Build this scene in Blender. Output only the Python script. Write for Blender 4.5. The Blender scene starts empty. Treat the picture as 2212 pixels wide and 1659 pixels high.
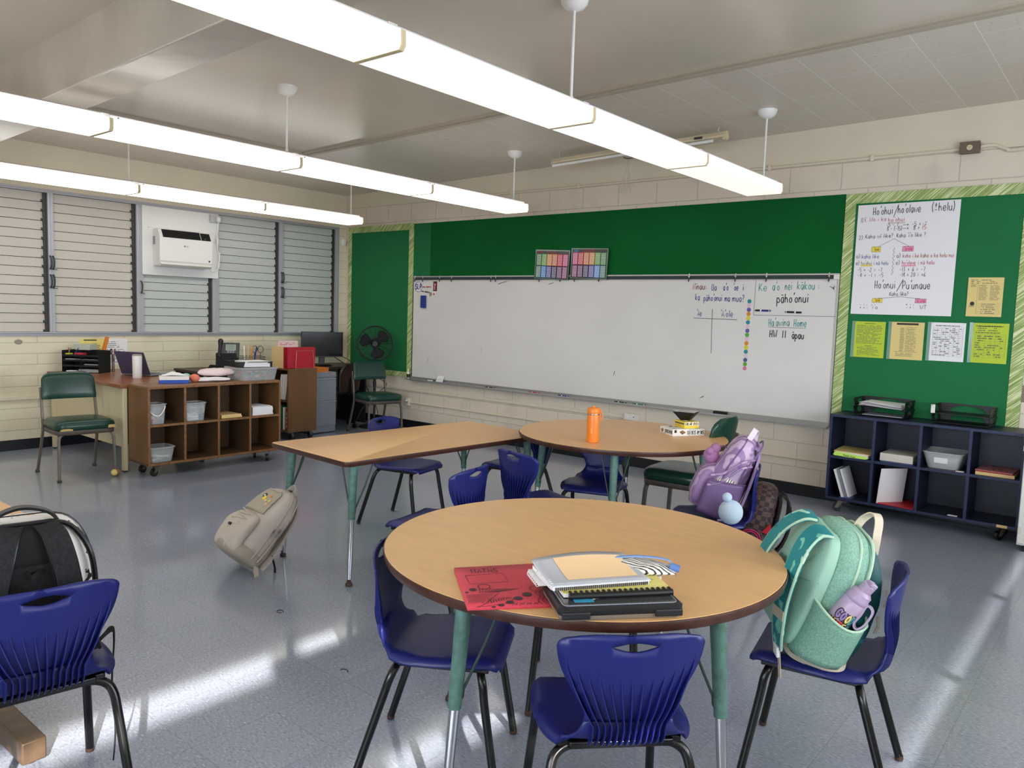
import bpy, bmesh, math, random
from mathutils import Vector, Matrix, Euler
from mathutils.geometry import delaunay_2d_cdt
random.seed(7)
SC = bpy.context.scene
COL = SC.collection
R = math.radians

# ------------------------------------------------------------------ camera
cam = bpy.data.cameras.new('camera')
cam.sensor_width = 36.0
cam.lens = 1674.44 / 2212 * 36.0
cam.clip_start = 0.05
cam.clip_end = 200
co = bpy.data.objects.new('camera', cam)
COL.objects.link(co)
YAW, PIT, ROLL = 0.6869, -0.0912, 0.0329
fw = Vector((-math.sin(YAW) * math.cos(PIT), math.cos(YAW) * math.cos(PIT), math.sin(PIT)))
rt = fw.cross(Vector((0, 0, 1))).normalized()
up = rt.cross(fw)
rt2 = rt * math.cos(ROLL) + up * math.sin(ROLL)
up2 = -rt * math.sin(ROLL) + up * math.cos(ROLL)
CAMM = Matrix((rt2, up2, -fw)).transposed().to_4x4()
CAMM.translation = Vector((8.051, -6.383, 1.418))
co.matrix_world = CAMM
SC.camera = co

# ------------------------------------------------------------------ world, sun, daylight, exposure
w = bpy.data.worlds.new('daylight')
SC.world = w
w.use_nodes = True
bg = w.node_tree.nodes['Background']
bg.inputs[0].default_value = (0.82, 0.90, 1.0, 1)
SKY, GROUND = 13.5, 7.5                       # brightness above and below the horizon
_nt = w.node_tree
_tc = _nt.nodes.new('ShaderNodeTexCoord')
_sp = _nt.nodes.new('ShaderNodeSeparateXYZ')
_mr = _nt.nodes.new('ShaderNodeMapRange')
_mr.inputs[1].default_value, _mr.inputs[2].default_value = -0.03, 0.03
_mr.inputs[3].default_value, _mr.inputs[4].default_value = GROUND, SKY
_nt.links.new(_tc.outputs['Generated'], _sp.inputs[0])
_nt.links.new(_sp.outputs[2], _mr.inputs[0])
_nt.links.new(_mr.outputs[0], bg.inputs[1])
SUN_T = 0.42                                  # tangent of the sun's elevation
sl = bpy.data.lights.new('sun', 'SUN')
sl.energy = 16.0
sl.angle = R(0.6)
sl.color = (1.0, 0.93, 0.82)
so = bpy.data.objects.new('sun', sl)
COL.objects.link(so)
so.rotation_euler = Vector((-0.8575, 0.5145, -SUN_T)).to_track_quat('-Z', 'Y').to_euler()
so.location = (14, -5, 5)
LAMPS = (0.75, 3.8, 4.0)                       # emission of the lenses: nearest row, middle row, window row


def portal(name, loc, rot, sx, sy):
    l = bpy.data.lights.new(name, 'AREA')
    l.shape = 'RECTANGLE'
    l.size, l.size_y = sx, sy
    l.cycles.is_portal = True
    o = bpy.data.objects.new(name, l)
    o.location, o.rotation_euler = loc, rot
    COL.objects.link(o)


portal('portal_rear', (7.1, -8.95, 1.68), (R(90), 0, 0), 3.8, 1.5)
portal('portal_right', (9.68, -3.5, 1.70), (R(90), 0, R(90)), 3.8, 1.5)
vs = SC.view_settings
vs.view_transform = 'Standard'
vs.look = 'None'
vs.gamma = 1
vs.use_curve_mapping = False
vs.exposure = 0.0
SC.cycles.use_denoising = True
SC.cycles.max_bounces = 10
SC.cycles.diffuse_bounces = 6
SC.cycles.caustics_reflective = False
SC.cycles.caustics_refractive = False
SC.cycles.sample_clamp_indirect = 6.0


# ------------------------------------------------------------------ materials
def lin(c):
    return tuple(((x / 255) / 12.92 if x / 255 <= 0.04045 else ((x / 255 + 0.055) / 1.055) ** 2.4) for x in c) + (1.0,)


MATS = {}


def mat(name, rgb, rough=0.5, metal=0.0, var=None, bump=None, coat=0.0, spec=0.5, alpha=1.0, trans=0.0):
    """Principled material; var=(scale, amount, stretch) darkens and lightens by noise; bump=(scale, strength)."""
    if name in MATS:
        return MATS[name]
    m = bpy.data.materials.new(name)
    m.use_nodes = True
    nt = m.node_tree
    b = nt.nodes['Principled BSDF']
    b.inputs['Base Color'].default_value = lin(rgb)
    b.inputs['Roughness'].default_value = rough
    b.inputs['Metallic'].default_value = metal
    b.inputs['Specular IOR Level'].default_value = spec
    b.inputs['Coat Weight'].default_value = coat
    b.inputs['Coat Roughness'].default_value = 0.1
    b.inputs['Alpha'].default_value = alpha
    b.inputs['Transmission Weight'].default_value = trans
    if var or bump:
        tc = nt.nodes.new('ShaderNodeTexCoord')
    if var:
        mp = nt.nodes.new('ShaderNodeMapping')
        nt.links.new(tc.outputs['Object'], mp.inputs[0])
        if len(var) > 2:
            mp.inputs['Scale'].default_value = var[2]
        n = nt.nodes.new('ShaderNodeTexNoise')
        n.inputs['Scale'].default_value = var[0]
        n.inputs['Detail'].default_value = 4
        nt.links.new(mp.outputs[0], n.inputs['Vector'])
        rmp = nt.nodes.new('ShaderNodeMapRange')
        rmp.inputs[1].default_value, rmp.inputs[2].default_value = 0.3, 0.7
        rmp.inputs[3].default_value, rmp.inputs[4].default_value = 1 - var[1], 1 + var[1]
        nt.links.new(n.outputs[0], rmp.inputs[0])
        mx = nt.nodes.new('ShaderNodeVectorMath')
        mx.operation = 'SCALE'
        mx.inputs[0].default_value = lin(rgb)[:3]
        nt.links.new(rmp.outputs[0], mx.inputs['Scale'])
        nt.links.new(mx.outputs[0], b.inputs['Base Color'])
    if bump:
        n2 = nt.nodes.new('ShaderNodeTexNoise')
        n2.inputs['Scale'].default_value = bump[0]
        n2.inputs['Detail'].default_value = 3
        nt.links.new(tc.outputs['Object'], n2.inputs['Vector'])
        bp = nt.nodes.new('ShaderNodeBump')
        bp.inputs['Strength'].default_value = bump[1]
        bp.inputs['Distance'].default_value = 0.01
        nt.links.new(n2.outputs[0], bp.inputs['Height'])
        nt.links.new(bp.outputs[0], b.inputs['Normal'])
    MATS[name] = m
    return m


def new_mat(name):
    m = bpy.data.materials.new(name)
    m.use_nodes = True
    MATS[name] = m
    nt = m.node_tree
    return m, nt, nt.nodes['Principled BSDF']


def N(nt, kind, **kw):
    n = nt.nodes.new(kind)
    for k, v in kw.items():
        if hasattr(n, k):
            setattr(n, k, v)
    return n


def mixc(nt, fac, a, b):
    mx = nt.nodes.new('ShaderNodeMix')
    mx.data_type = 'RGBA'
    for s, v in ((mx.inputs[0], fac), (mx.inputs[6], a), (mx.inputs[7], b)):
        if hasattr(v, 'is_linked'):
            nt.links.new(v, s)
        else:
            s.default_value = v
    return mx.outputs[2]


def ramp(nt, src, a, b):
    r = nt.nodes.new('ShaderNodeMapRange')
    r.inputs[1].default_value, r.inputs[2].default_value = a, b
    nt.links.new(src, r.inputs[0])
    return r.outputs[0]


def floor_mat():
    m, nt, b = new_mat('vinyl_floor_tile')
    tc = N(nt, 'ShaderNodeTexCoord')
    br = N(nt, 'ShaderNodeTexBrick')
    br.offset = 0
    br.inputs['Scale'].default_value = 1
    br.inputs['Brick Width'].default_value = 0.3048
    br.inputs['Row Height'].default_value = 0.3048
    br.inputs['Mortar Size'].default_value = 0.0016
    br.inputs['Mortar Smooth'].default_value = 0.3
    br.inputs['Color1'].default_value = lin((154, 162, 182))
    br.inputs['Color2'].default_value = lin((146, 155, 176))
    br.inputs['Mortar'].default_value = lin((128, 133, 146))
    nt.links.new(tc.outputs['Object'], br.inputs['Vector'])
    mp = N(nt, 'ShaderNodeMapping')
    mp.inputs['Scale'].default_value = (60, 150, 60)
    mp.inputs['Rotation'].default_value = (0, 0, 0.6)
    nt.links.new(tc.outputs['Object'], mp.inputs[0])
    n1 = N(nt, 'ShaderNodeTexNoise')
    n1.inputs['Scale'].default_value = 1.0
    n1.inputs['Detail'].default_value = 4
    n1.inputs['Roughness'].default_value = 0.65
    nt.links.new(mp.outputs[0], n1.inputs['Vector'])
    c1 = mixc(nt, ramp(nt, n1.outputs[0], 0.54, 0.66), br.outputs['Color'], lin((116, 122, 140)))
    c2 = mixc(nt, ramp(nt, n1.outputs[0], 0.43, 0.33), c1, lin((196, 202, 212)))
    n2 = N(nt, 'ShaderNodeTexNoise')
    n2.inputs['Scale'].default_value = 0.8
    n2.inputs['Detail'].default_value = 3
    nt.links.new(tc.outputs['Object'], n2.inputs['Vector'])
    c3 = mixc(nt, ramp(nt, n2.outputs[0], 0.45, 1.1), c2, lin((130, 140, 152)))
    nt.links.new(c3, b.inputs['Base Color'])
    b.inputs['Roughness'].default_value = 0.3
    b.inputs['Coat Weight'].default_value = 0.55
    b.inputs['Coat Roughness'].default_value = 0.09
    n3 = N(nt, 'ShaderNodeTexNoise')
    n3.inputs['Scale'].default_value = 5
    n3.inputs['Detail'].default_value = 2
    nt.links.new(tc.outputs['Object'], n3.inputs['Vector'])
    bp = N(nt, 'ShaderNodeBump')
    bp.inputs['Strength'].default_value = 0.012
    bp.inputs['Distance'].default_value = 0.02
    nt.links.new(n3.outputs[0], bp.inputs['Height'])
    nt.links.new(bp.outputs[0], b.inputs['Normal'])
    nt.links.new(bp.outputs[0], b.inputs['Coat Normal'])
    return m


def block_mat(name, rgb, axis, zoff, w=0.4064, h=0.2032, xoff=0.0):
    """painted concrete block: brick pattern gives the joints their groove"""
    m, nt, b = new_mat(name)
    tc = N(nt, 'ShaderNodeTexCoord')
    sx = N(nt, 'ShaderNodeSeparateXYZ')
    nt.links.new(tc.outputs['Object'], sx.inputs[0])
    ax = N(nt, 'ShaderNodeMath', operation='ADD')
    ax.inputs[1].default_value = xoff
    nt.links.new(sx.outputs[axis], ax.inputs[0])
    az = N(nt, 'ShaderNodeMath', operation='ADD')
    az.inputs[1].default_value = zoff
    nt.links.new(sx.outputs[2], az.inputs[0])
    cx = N(nt, 'ShaderNodeCombineXYZ')
    nt.links.new(ax.outputs[0], cx.inputs[0])
    nt.links.new(az.outputs[0], cx.inputs[1])
    br = N(nt, 'ShaderNodeTexBrick')
    br.inputs['Scale'].default_value = 1
    br.inputs['Brick Width'].default_value = w
    br.inputs['Row Height'].default_value = h
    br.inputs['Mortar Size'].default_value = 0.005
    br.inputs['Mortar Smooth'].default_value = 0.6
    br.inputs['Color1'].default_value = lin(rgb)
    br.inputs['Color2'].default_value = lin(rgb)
    br.inputs['Mortar'].default_value = lin(tuple(int(c * 0.9) for c in rgb))  # same paint set slightly darker: groove shade put into the joint colour
    nt.links.new(cx.outputs[0], br.inputs['Vector'])
    n = N(nt, 'ShaderNodeTexNoise')
    n.inputs['Scale'].default_value = 3
    n.inputs['Detail'].default_value = 5
    nt.links.new(tc.outputs['Object'], n.inputs['Vector'])
    col = mixc(nt, ramp(nt, n.outputs[0], 0.55, 1.0), br.outputs['Color'], lin(tuple(int(c * 0.82) for c in rgb)))
    nt.links.new(col, b.inputs['Base Color'])
    b.inputs['Roughness'].default_value = 0.45
    n2 = N(nt, 'ShaderNodeTexNoise')
    n2.inputs['Scale'].default_value = 60
    n2.inputs['Detail'].default_value = 3
    nt.links.new(tc.outputs['Object'], n2.inputs['Vector'])
    ad = N(nt, 'ShaderNodeMath', operation='MULTIPLY_ADD')
    nt.links.new(n2.outputs[0], ad.inputs[0])
    ad.inputs[1].default_value = 0.12
    inv = N(nt, 'ShaderNodeMath', operation='SUBTRACT')
    inv.inputs[0].default_value = 1
    nt.links.new(br.outputs['Fac'], inv.inputs[1])
    nt.links.new(inv.outputs[0], ad.inputs[2])
    bp = N(nt, 'ShaderNodeBump')
    bp.inputs['Strength'].default_value = 0.45
    bp.inputs['Distance'].default_value = 0.008
    nt.links.new(ad.outputs[0], bp.inputs['Height'])
    nt.links.new(bp.outputs[0], b.inputs['Normal'])
    return m


def tile_ceiling_mat():
    m, nt, b = new_mat('acoustic_ceiling_tile')
    tc = N(nt, 'ShaderNodeTexCoord')
    mp0 = N(nt, 'ShaderNodeMapping')
    mp0.inputs['Rotation'].default_value = (0, 0, R(90))
    mp0.inputs['Location'].default_value = (0.0, 0.10, 0)
    nt.links.new(tc.outputs['Object'], mp0.inputs[0])
    br = N(nt, 'ShaderNodeTexBrick')
    br.inputs['Scale'].default_value = 1
    br.inputs['Brick Width'].default_value = 0.6096
    br.inputs['Row Height'].default_value = 0.3048
    br.inputs['Mortar Size'].default_value = 0.0022
    br.inputs['Mortar Smooth'].default_value = 0.1
    br.inputs['Color1'].default_value = lin((214, 205, 194))
    br.inputs['Color2'].default_value = lin((210, 200, 188))
    br.inputs['Mortar'].default_value = lin((238, 236, 230))
    nt.links.new(mp0.outputs[0], br.inputs['Vector'])
    mp = N(nt, 'ShaderNodeMapping')
    mp.inputs['Scale'].default_value = (40, 120, 40)
    nt.links.new(tc.outputs['Object'], mp.inputs[0])
    n = N(nt, 'ShaderNodeTexNoise')
    n.inputs['Scale'].default_value = 1.0
    n.inputs['Detail'].default_value = 2
    nt.links.new(mp.outputs[0], n.inputs['Vector'])
    f = ramp(nt, n.outputs[0], 0.66, 0.74)
    col = mixc(nt, f, br.outputs['Color'], lin((150, 142, 130)))
    nt.links.new(col, b.inputs['Base Color'])
    b.inputs['Roughness'].default_value = 0.36
    bp = N(nt, 'ShaderNodeBump')
    bp.inputs['Strength'].default_value = 0.4
    bp.inputs['Distance'].default_value = 0.004
    bp.invert = True
    nt.links.new(f, bp.inputs['Height'])
    nt.links.new(bp.outputs[0], b.inputs['Normal'])
    return m


def border_mat():
    """light green paper border printed with fine slanting pale strokes"""
    m, nt, b = new_mat('leafy_border_paper')
    tc = N(nt, 'ShaderNodeTexCoord')
    mp = N(nt, 'ShaderNodeMapping')
    mp.inputs['Rotation'].default_value = (0, R(42), 0)
    nt.links.new(tc.outputs['Object'], mp.inputs[0])
    mp2 = N(nt, 'ShaderNodeMapping')
    mp2.inputs['Scale'].default_value = (4, 4, 130)
    nt.links.new(mp.outputs[0], mp2.inputs[0])
    n = N(nt, 'ShaderNodeTexNoise')
    n.inputs['Scale'].default_value = 1.0
    n.inputs['Detail'].default_value = 2
    nt.links.new(mp2.outputs[0], n.inputs['Vector'])
    c1 = mixc(nt, ramp(nt, n.outputs[0], 0.50, 0.58), lin((150, 172, 96)), lin((222, 228, 178)))
    c2 = mixc(nt, ramp(nt, n.outputs[0], 0.40, 0.33), c1, lin((120, 146, 76)))
    nt.links.new(c2, b.inputs['Base Color'])
    b.inputs['Roughness'].default_value = 0.6
    return m


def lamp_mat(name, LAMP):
    """acrylic lens that glows itself, its ribs painted as bands of emission"""
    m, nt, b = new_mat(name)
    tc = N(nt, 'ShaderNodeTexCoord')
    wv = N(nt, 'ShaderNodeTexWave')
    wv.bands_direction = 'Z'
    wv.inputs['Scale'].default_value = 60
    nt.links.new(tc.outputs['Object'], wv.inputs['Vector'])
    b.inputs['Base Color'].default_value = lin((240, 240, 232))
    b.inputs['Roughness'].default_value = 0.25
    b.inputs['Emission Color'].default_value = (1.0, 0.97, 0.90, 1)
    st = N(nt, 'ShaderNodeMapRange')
    st.inputs[3].default_value, st.inputs[4].default_value = LAMP * 0.85, LAMP * 1.15  # brighter and dimmer bands stand in for light on the ribs
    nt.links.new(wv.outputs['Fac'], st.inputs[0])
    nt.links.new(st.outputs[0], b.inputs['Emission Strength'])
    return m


def checker_mat(name, a, bcol, scale):
    m, nt, b = new_mat(name)
    tc = N(nt, 'ShaderNodeTexCoord')
    ck = N(nt, 'ShaderNodeTexChecker')
    ck.inputs['Scale'].default_value = scale
    ck.inputs['Color1'].default_value = lin(a)
    ck.inputs['Color2'].default_value = lin(bcol)
    nt.links.new(tc.outputs['Object'], ck.inputs['Vector'])
    nt.links.new(ck.outputs[0], b.inputs['Base Color'])
    b.inputs['Roughness'].default_value = 0.6
    return m


def blot_mat(name, base, cols, scale, rough=0.6, edge=0.02, detail=3, dist=0.0):
    """patches of several colours with crisp borders, as on printed fabric"""
    m, nt, b = new_mat(name)
    tc = N(nt, 'ShaderNodeTexCoord')
    col = lin(base)
    for i, (c, lo) in enumerate(cols):
        mp = N(nt, 'ShaderNodeMapping')
        mp.inputs['Location'].default_value = (3.1 * i + 1, 1.7 * i, 5.3 * i)
        nt.links.new(tc.outputs['Object'], mp.inputs[0])
        n = N(nt, 'ShaderNodeTexNoise')
        n.inputs['Scale'].default_value = scale
        n.inputs['Detail'].default_value = detail
        n.inputs['Distortion'].default_value = dist
        nt.links.new(mp.outputs[0], n.inputs['Vector'])
        col = mixc(nt, ramp(nt, n.outputs[0], lo, lo + edge), col, lin(c))
    nt.links.new(col, b.inputs['Base Color'])
    b.inputs['Roughness'].default_value = rough
    return m


def wave_mat(name, a, bcol, scale, dist, thr=0.5, rough=0.6, rot=(0, 0, 0), direction='X'):
    m, nt, b = new_mat(name)
    tc = N(nt, 'ShaderNodeTexCoord')
    mp = N(nt, 'ShaderNodeMapping')
    mp.inputs['Rotation'].default_value = rot
    nt.links.new(tc.outputs['Object'], mp.inputs[0])
    wv = N(nt, 'ShaderNodeTexWave')
    wv.bands_direction = direction
    wv.inputs['Scale'].default_value = scale
    wv.inputs['Distortion'].default_value = dist
    wv.inputs['Detail'].default_value = 2
    wv.inputs['Detail Scale'].default_value = 1.5
    nt.links.new(mp.outputs[0], wv.inputs['Vector'])
    nt.links.new(mixc(nt, ramp(nt, wv.outputs['Fac'], thr - 0.08, thr + 0.08), lin(a), lin(bcol)), b.inputs['Base Color'])
    b.inputs['Roughness'].default_value = rough
    return m


CREAM = (226, 217, 196)
M = dict(
    floor=floor_mat(),
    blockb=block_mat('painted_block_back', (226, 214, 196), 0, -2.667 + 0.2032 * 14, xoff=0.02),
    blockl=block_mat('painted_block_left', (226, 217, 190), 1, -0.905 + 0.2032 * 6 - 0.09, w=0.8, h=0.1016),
    paint=mat('cream_wall_paint', (222, 213, 196), 0.5, var=(2, 0.04), bump=(80, 0.05)),
    beamp=mat('cream_beam_paint', (222, 212, 190), 0.5, var=(2, 0.04)),
    plaster=mat('gloss_ceiling_plaster', (204, 193, 178), 0.24, var=(1.3, 0.05), bump=(4, 0.12)),
    beam=mat('concrete_beam_paint', (198, 189, 174), 0.28, var=(3, 0.10), bump=(9, 0.25)),
    tilec=tile_ceiling_mat(),
    batten=mat('ceiling_batten_paint', (178, 168, 150), 0.5),
    base=mat('black_rubber_base', (14, 18, 26), 0.4),
    alum=mat('window_aluminium', (178, 178, 184), 0.4, 0.25),
    louv=mat('louver_blade_paint', (198, 192, 182), 0.35, var=(2, 0.03)),
    louvb=mat('cool_louver_blade', (192, 196, 192), 0.35),
    dark=mat('dark_channel', (58, 54, 50), 0.5),
    white=mat('white_plastic', (236, 235, 232), 0.35),
    offw=mat('off_white_metal', (226, 222, 214), 0.4),
    black=mat('black_plastic', (14, 14, 16), 0.4),
    blackm=mat('matte_black', (12, 12, 13), 0.75),
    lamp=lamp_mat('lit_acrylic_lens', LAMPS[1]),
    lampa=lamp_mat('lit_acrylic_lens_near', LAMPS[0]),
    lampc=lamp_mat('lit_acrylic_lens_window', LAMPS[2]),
    house=mat('fixture_enamel', (216, 212, 214), 0.35),
    endcap=mat('yellowed_end_cap', (222, 208, 170), 0.4),
    green=mat('green_bulletin_paper', (18, 112, 58), 0.75, var=(1.2, 0.12), bump=(1.5, 0.10)),
    green2=mat('deep_green_paper', (6, 92, 40), 0.8, var=(1.0, 0.14), spec=0.15),
    green3=mat('faded_green_paper', (34, 112, 66), 0.8, var=(1.2, 0.06), spec=0.2),
    border=border_mat(),
    wboard=mat('whiteboard_enamel', (224, 221, 217), 0.22, var=(1.6, 0.035), spec=0.4),
    alu2=mat('satin_aluminium', (190, 190, 188), 0.35, 0.7),
    cork=mat('dark_cork_strip', (54, 62, 62), 0.8),
    paper=mat('white_paper', (238, 236, 238), 0.7),
    ink=mat('black_marker_ink', (22, 20, 24), 0.5),
    inkr=mat('red_marker_ink', (176, 62, 58), 0.5),
    inkdr=mat('dark_red_ink', (130, 34, 42), 0.5),
    inkb=mat('blue_marker_ink', (52, 60, 138), 0.5),
    inkt=mat('teal_marker_ink', (44, 148, 142), 0.5),
    inkg=mat('olive_marker_ink', (140, 128, 40), 0.5),
    inkm=mat('magenta_marker_ink', (196, 44, 96), 0.5),
    grey_line=mat('grey_marker_line', (98, 98, 106), 0.5),
    yel=mat('yellow_highlight', (240, 214, 70), 0.6),
    pink=mat('pink_highlight', (238, 150, 180), 0.6),
    print=mat('print_grey', (92, 88, 84), 0.7),
    lam=mat('table_laminate', (226, 178, 122), 0.38, var=(9, 0.045, (1, 3.5, 1)), spec=0.5),
    edge=mat('table_edge_brown', (66, 36, 26), 0.4, var=(25, 0.35)),
    patina=mat('green_hammered_paint', (86, 122, 112), 0.45, var=(38, 0.28)),
    patdk=mat('dark_green_rod', (48, 66, 62), 0.45),
    chrome=mat('worn_chrome', (200, 202, 206), 0.16, 1.0),
    glide=mat('brown_glide', (62, 42, 34), 0.5),
    blue=mat('blue_chair_plastic', (22, 30, 104), 0.42, bump=(300, 0.03)),
    tube=mat('black_chair_tube', (12, 12, 14), 0.25),
    vinyl=mat('green_vinyl', (16, 58, 46), 0.3, var=(6, 0.10)),
    foam=mat('torn_foam', (190, 160, 100), 0.8),
    steel=mat('brown_grey_steel', (112, 102, 94), 0.4, 0.4, var=(20, 0.1)),
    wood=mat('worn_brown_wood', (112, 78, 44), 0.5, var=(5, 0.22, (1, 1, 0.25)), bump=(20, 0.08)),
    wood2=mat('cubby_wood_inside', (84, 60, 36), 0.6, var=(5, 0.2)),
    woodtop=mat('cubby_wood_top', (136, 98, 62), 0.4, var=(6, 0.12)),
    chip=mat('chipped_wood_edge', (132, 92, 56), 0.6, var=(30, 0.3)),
    desk=mat('desk_laminate', (146, 92, 62), 0.3, var=(7, 0.10, (3, 1, 1))),
    deskm=mat('desk_cream_metal', (214, 200, 164), 0.4),
    navy=mat('navy_painted_wood', (20, 26, 48), 0.45, var=(14, 0.3)),
    navychip=mat('chipped_navy_edge', (30, 40, 74), 0.5, var=(40, 0.45)),
    clear=mat('clear_plastic', (225, 230, 232), 0.12, alpha=0.28),
    cloud=mat('cloudy_plastic', (205, 208, 208), 0.3, alpha=0.5),
    red=mat('red_folder', (182, 22, 44), 0.5),
    manila=mat('manila_card', (228, 196, 138), 0.65),
    bluegrey=mat('file_cabinet_grey', (132, 136, 146), 0.4),
    orange=mat('orange_enamel', (238, 132, 42), 0.38),
    orange2=mat('orange_folder', (214, 120, 34), 0.6),
    lime=mat('lime_paper', (186, 206, 52), 0.6),
    tanp=mat('manila_paper', (226, 204, 132), 0.6),
    navyc=mat('navy_cloth', (40, 42, 66), 0.7),
    slate=mat('purple_grey_lid', (74, 70, 98), 0.45),
    folder=mat('red_card_folder', (212, 66, 84), 0.6, var=(3, 0.03)),
    case=mat('black_rubber_case', (26, 26, 28), 0.5),
    smoke=mat('dark_translucent_lid', (56, 58, 60), 0.15, coat=0.6),
    caseb=mat('clear_case_base', (122, 110, 98), 0.3),
    lemon=mat('yellow_card_cover', (232, 222, 132), 0.6),
    greytr=mat('grey_translucent_cover', (192, 194, 202), 0.25),
    peach=mat('peach_sheet', (248, 212, 164), 0.6),
    zebra=wave_mat('zebra_stripe', (238, 234, 224), (34, 30, 32), 26, 2.5, 0.72, rot=(0, 0, R(25)), direction='Y'),
    cyan=mat('cyan_sticker', (52, 152, 190), 0.5),
    greyfab=mat('stone_grey_fabric', (200, 190, 180), 0.75, var=(5, 0.05), bump=(6, 0.5)),
    greyfab2=mat('stone_grey_webbing', (186, 177, 166), 0.8),
    greybot=mat('taupe_fabric', (172, 162, 146), 0.7, bump=(7, 0.4)),
    cord=mat('pale_cord', (206, 196, 180), 0.8),
    mint=mat('mint_fabric', (150, 190, 170), 0.7, bump=(200, 0.1)),
    mintmesh=mat('mint_mesh', (128, 172, 152), 0.8, var=(180, 0.25)),
    mintpip=mat('mint_piping', (176, 206, 180), 0.6),
    tealp=blot_mat('teal_print', (20, 128, 134), [((120, 196, 176), 0.56), ((12, 84, 92), 0.62), ((176, 214, 196), 0.66)], 12, dist=0.8),
    tealdk=blot_mat('dark_teal_print', (14, 74, 78), [((26, 112, 114), 0.54), ((60, 140, 132), 0.64)], 12, dist=0.8),
    sand=mat('sand_webbing', (198, 188, 168), 0.8),
    lav=mat('lavender_steel', (186, 164, 192), 0.35),
    lavdk=mat('lavender_lid', (174, 152, 182), 0.4),
    purp=mat('purple_fabric', (158, 128, 172), 0.5, var=(4, 0.08), bump=(5, 0.4)),
    purpm=wave_mat('purple_marble_fabric', (150, 118, 164), (196, 172, 200), 5, 9, 0.62, rough=0.45),
    purps=mat('purple_satin_panel', (126, 98, 144), 0.4, bump=(4, 0.2)),
    purpd=mat('deep_purple_trim', (112, 86, 130), 0.6),
    plush=mat('pale_blue_plush', (196, 216, 234), 0.9, bump=(150, 0.3)),
    plushp=mat('mauve_plush', (170, 118, 160), 0.9, bump=(150, 0.3)),
    checkr=checker_mat('brown_check_fabric', (92, 66, 66), (44, 32, 34), 34),
    mesh=mat('black_air_mesh', (22, 22, 24), 0.85, var=(120, 0.8)),
    scrib=wave_mat('scribble_fabric', (236, 232, 230), (30, 26, 30), 9, 16, 0.86, rough=0.7),
    scrib2=blot_mat('comic_fabric', (238, 234, 230), [((24, 22, 24), 0.60), ((216, 110, 48), 0.665), ((226, 180, 60), 0.70)], 14, dist=1.2),
    glassy=mat('black_screen', (6, 6, 8), 0.12),
    brownplate=mat('brown_cover_plate', (112, 98, 86), 0.4, 0.5),
    ivory=mat('ivory_outlet', (222, 206, 164), 0.5),
    silver=mat('reflector_foil', (206, 206, 204), 0.25, 0.8),
    boxw=mat('white_box_card', (234, 232, 226), 0.5),
    boxy=mat('yellow_box_card', (240, 206, 60), 0.5),
)


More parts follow.
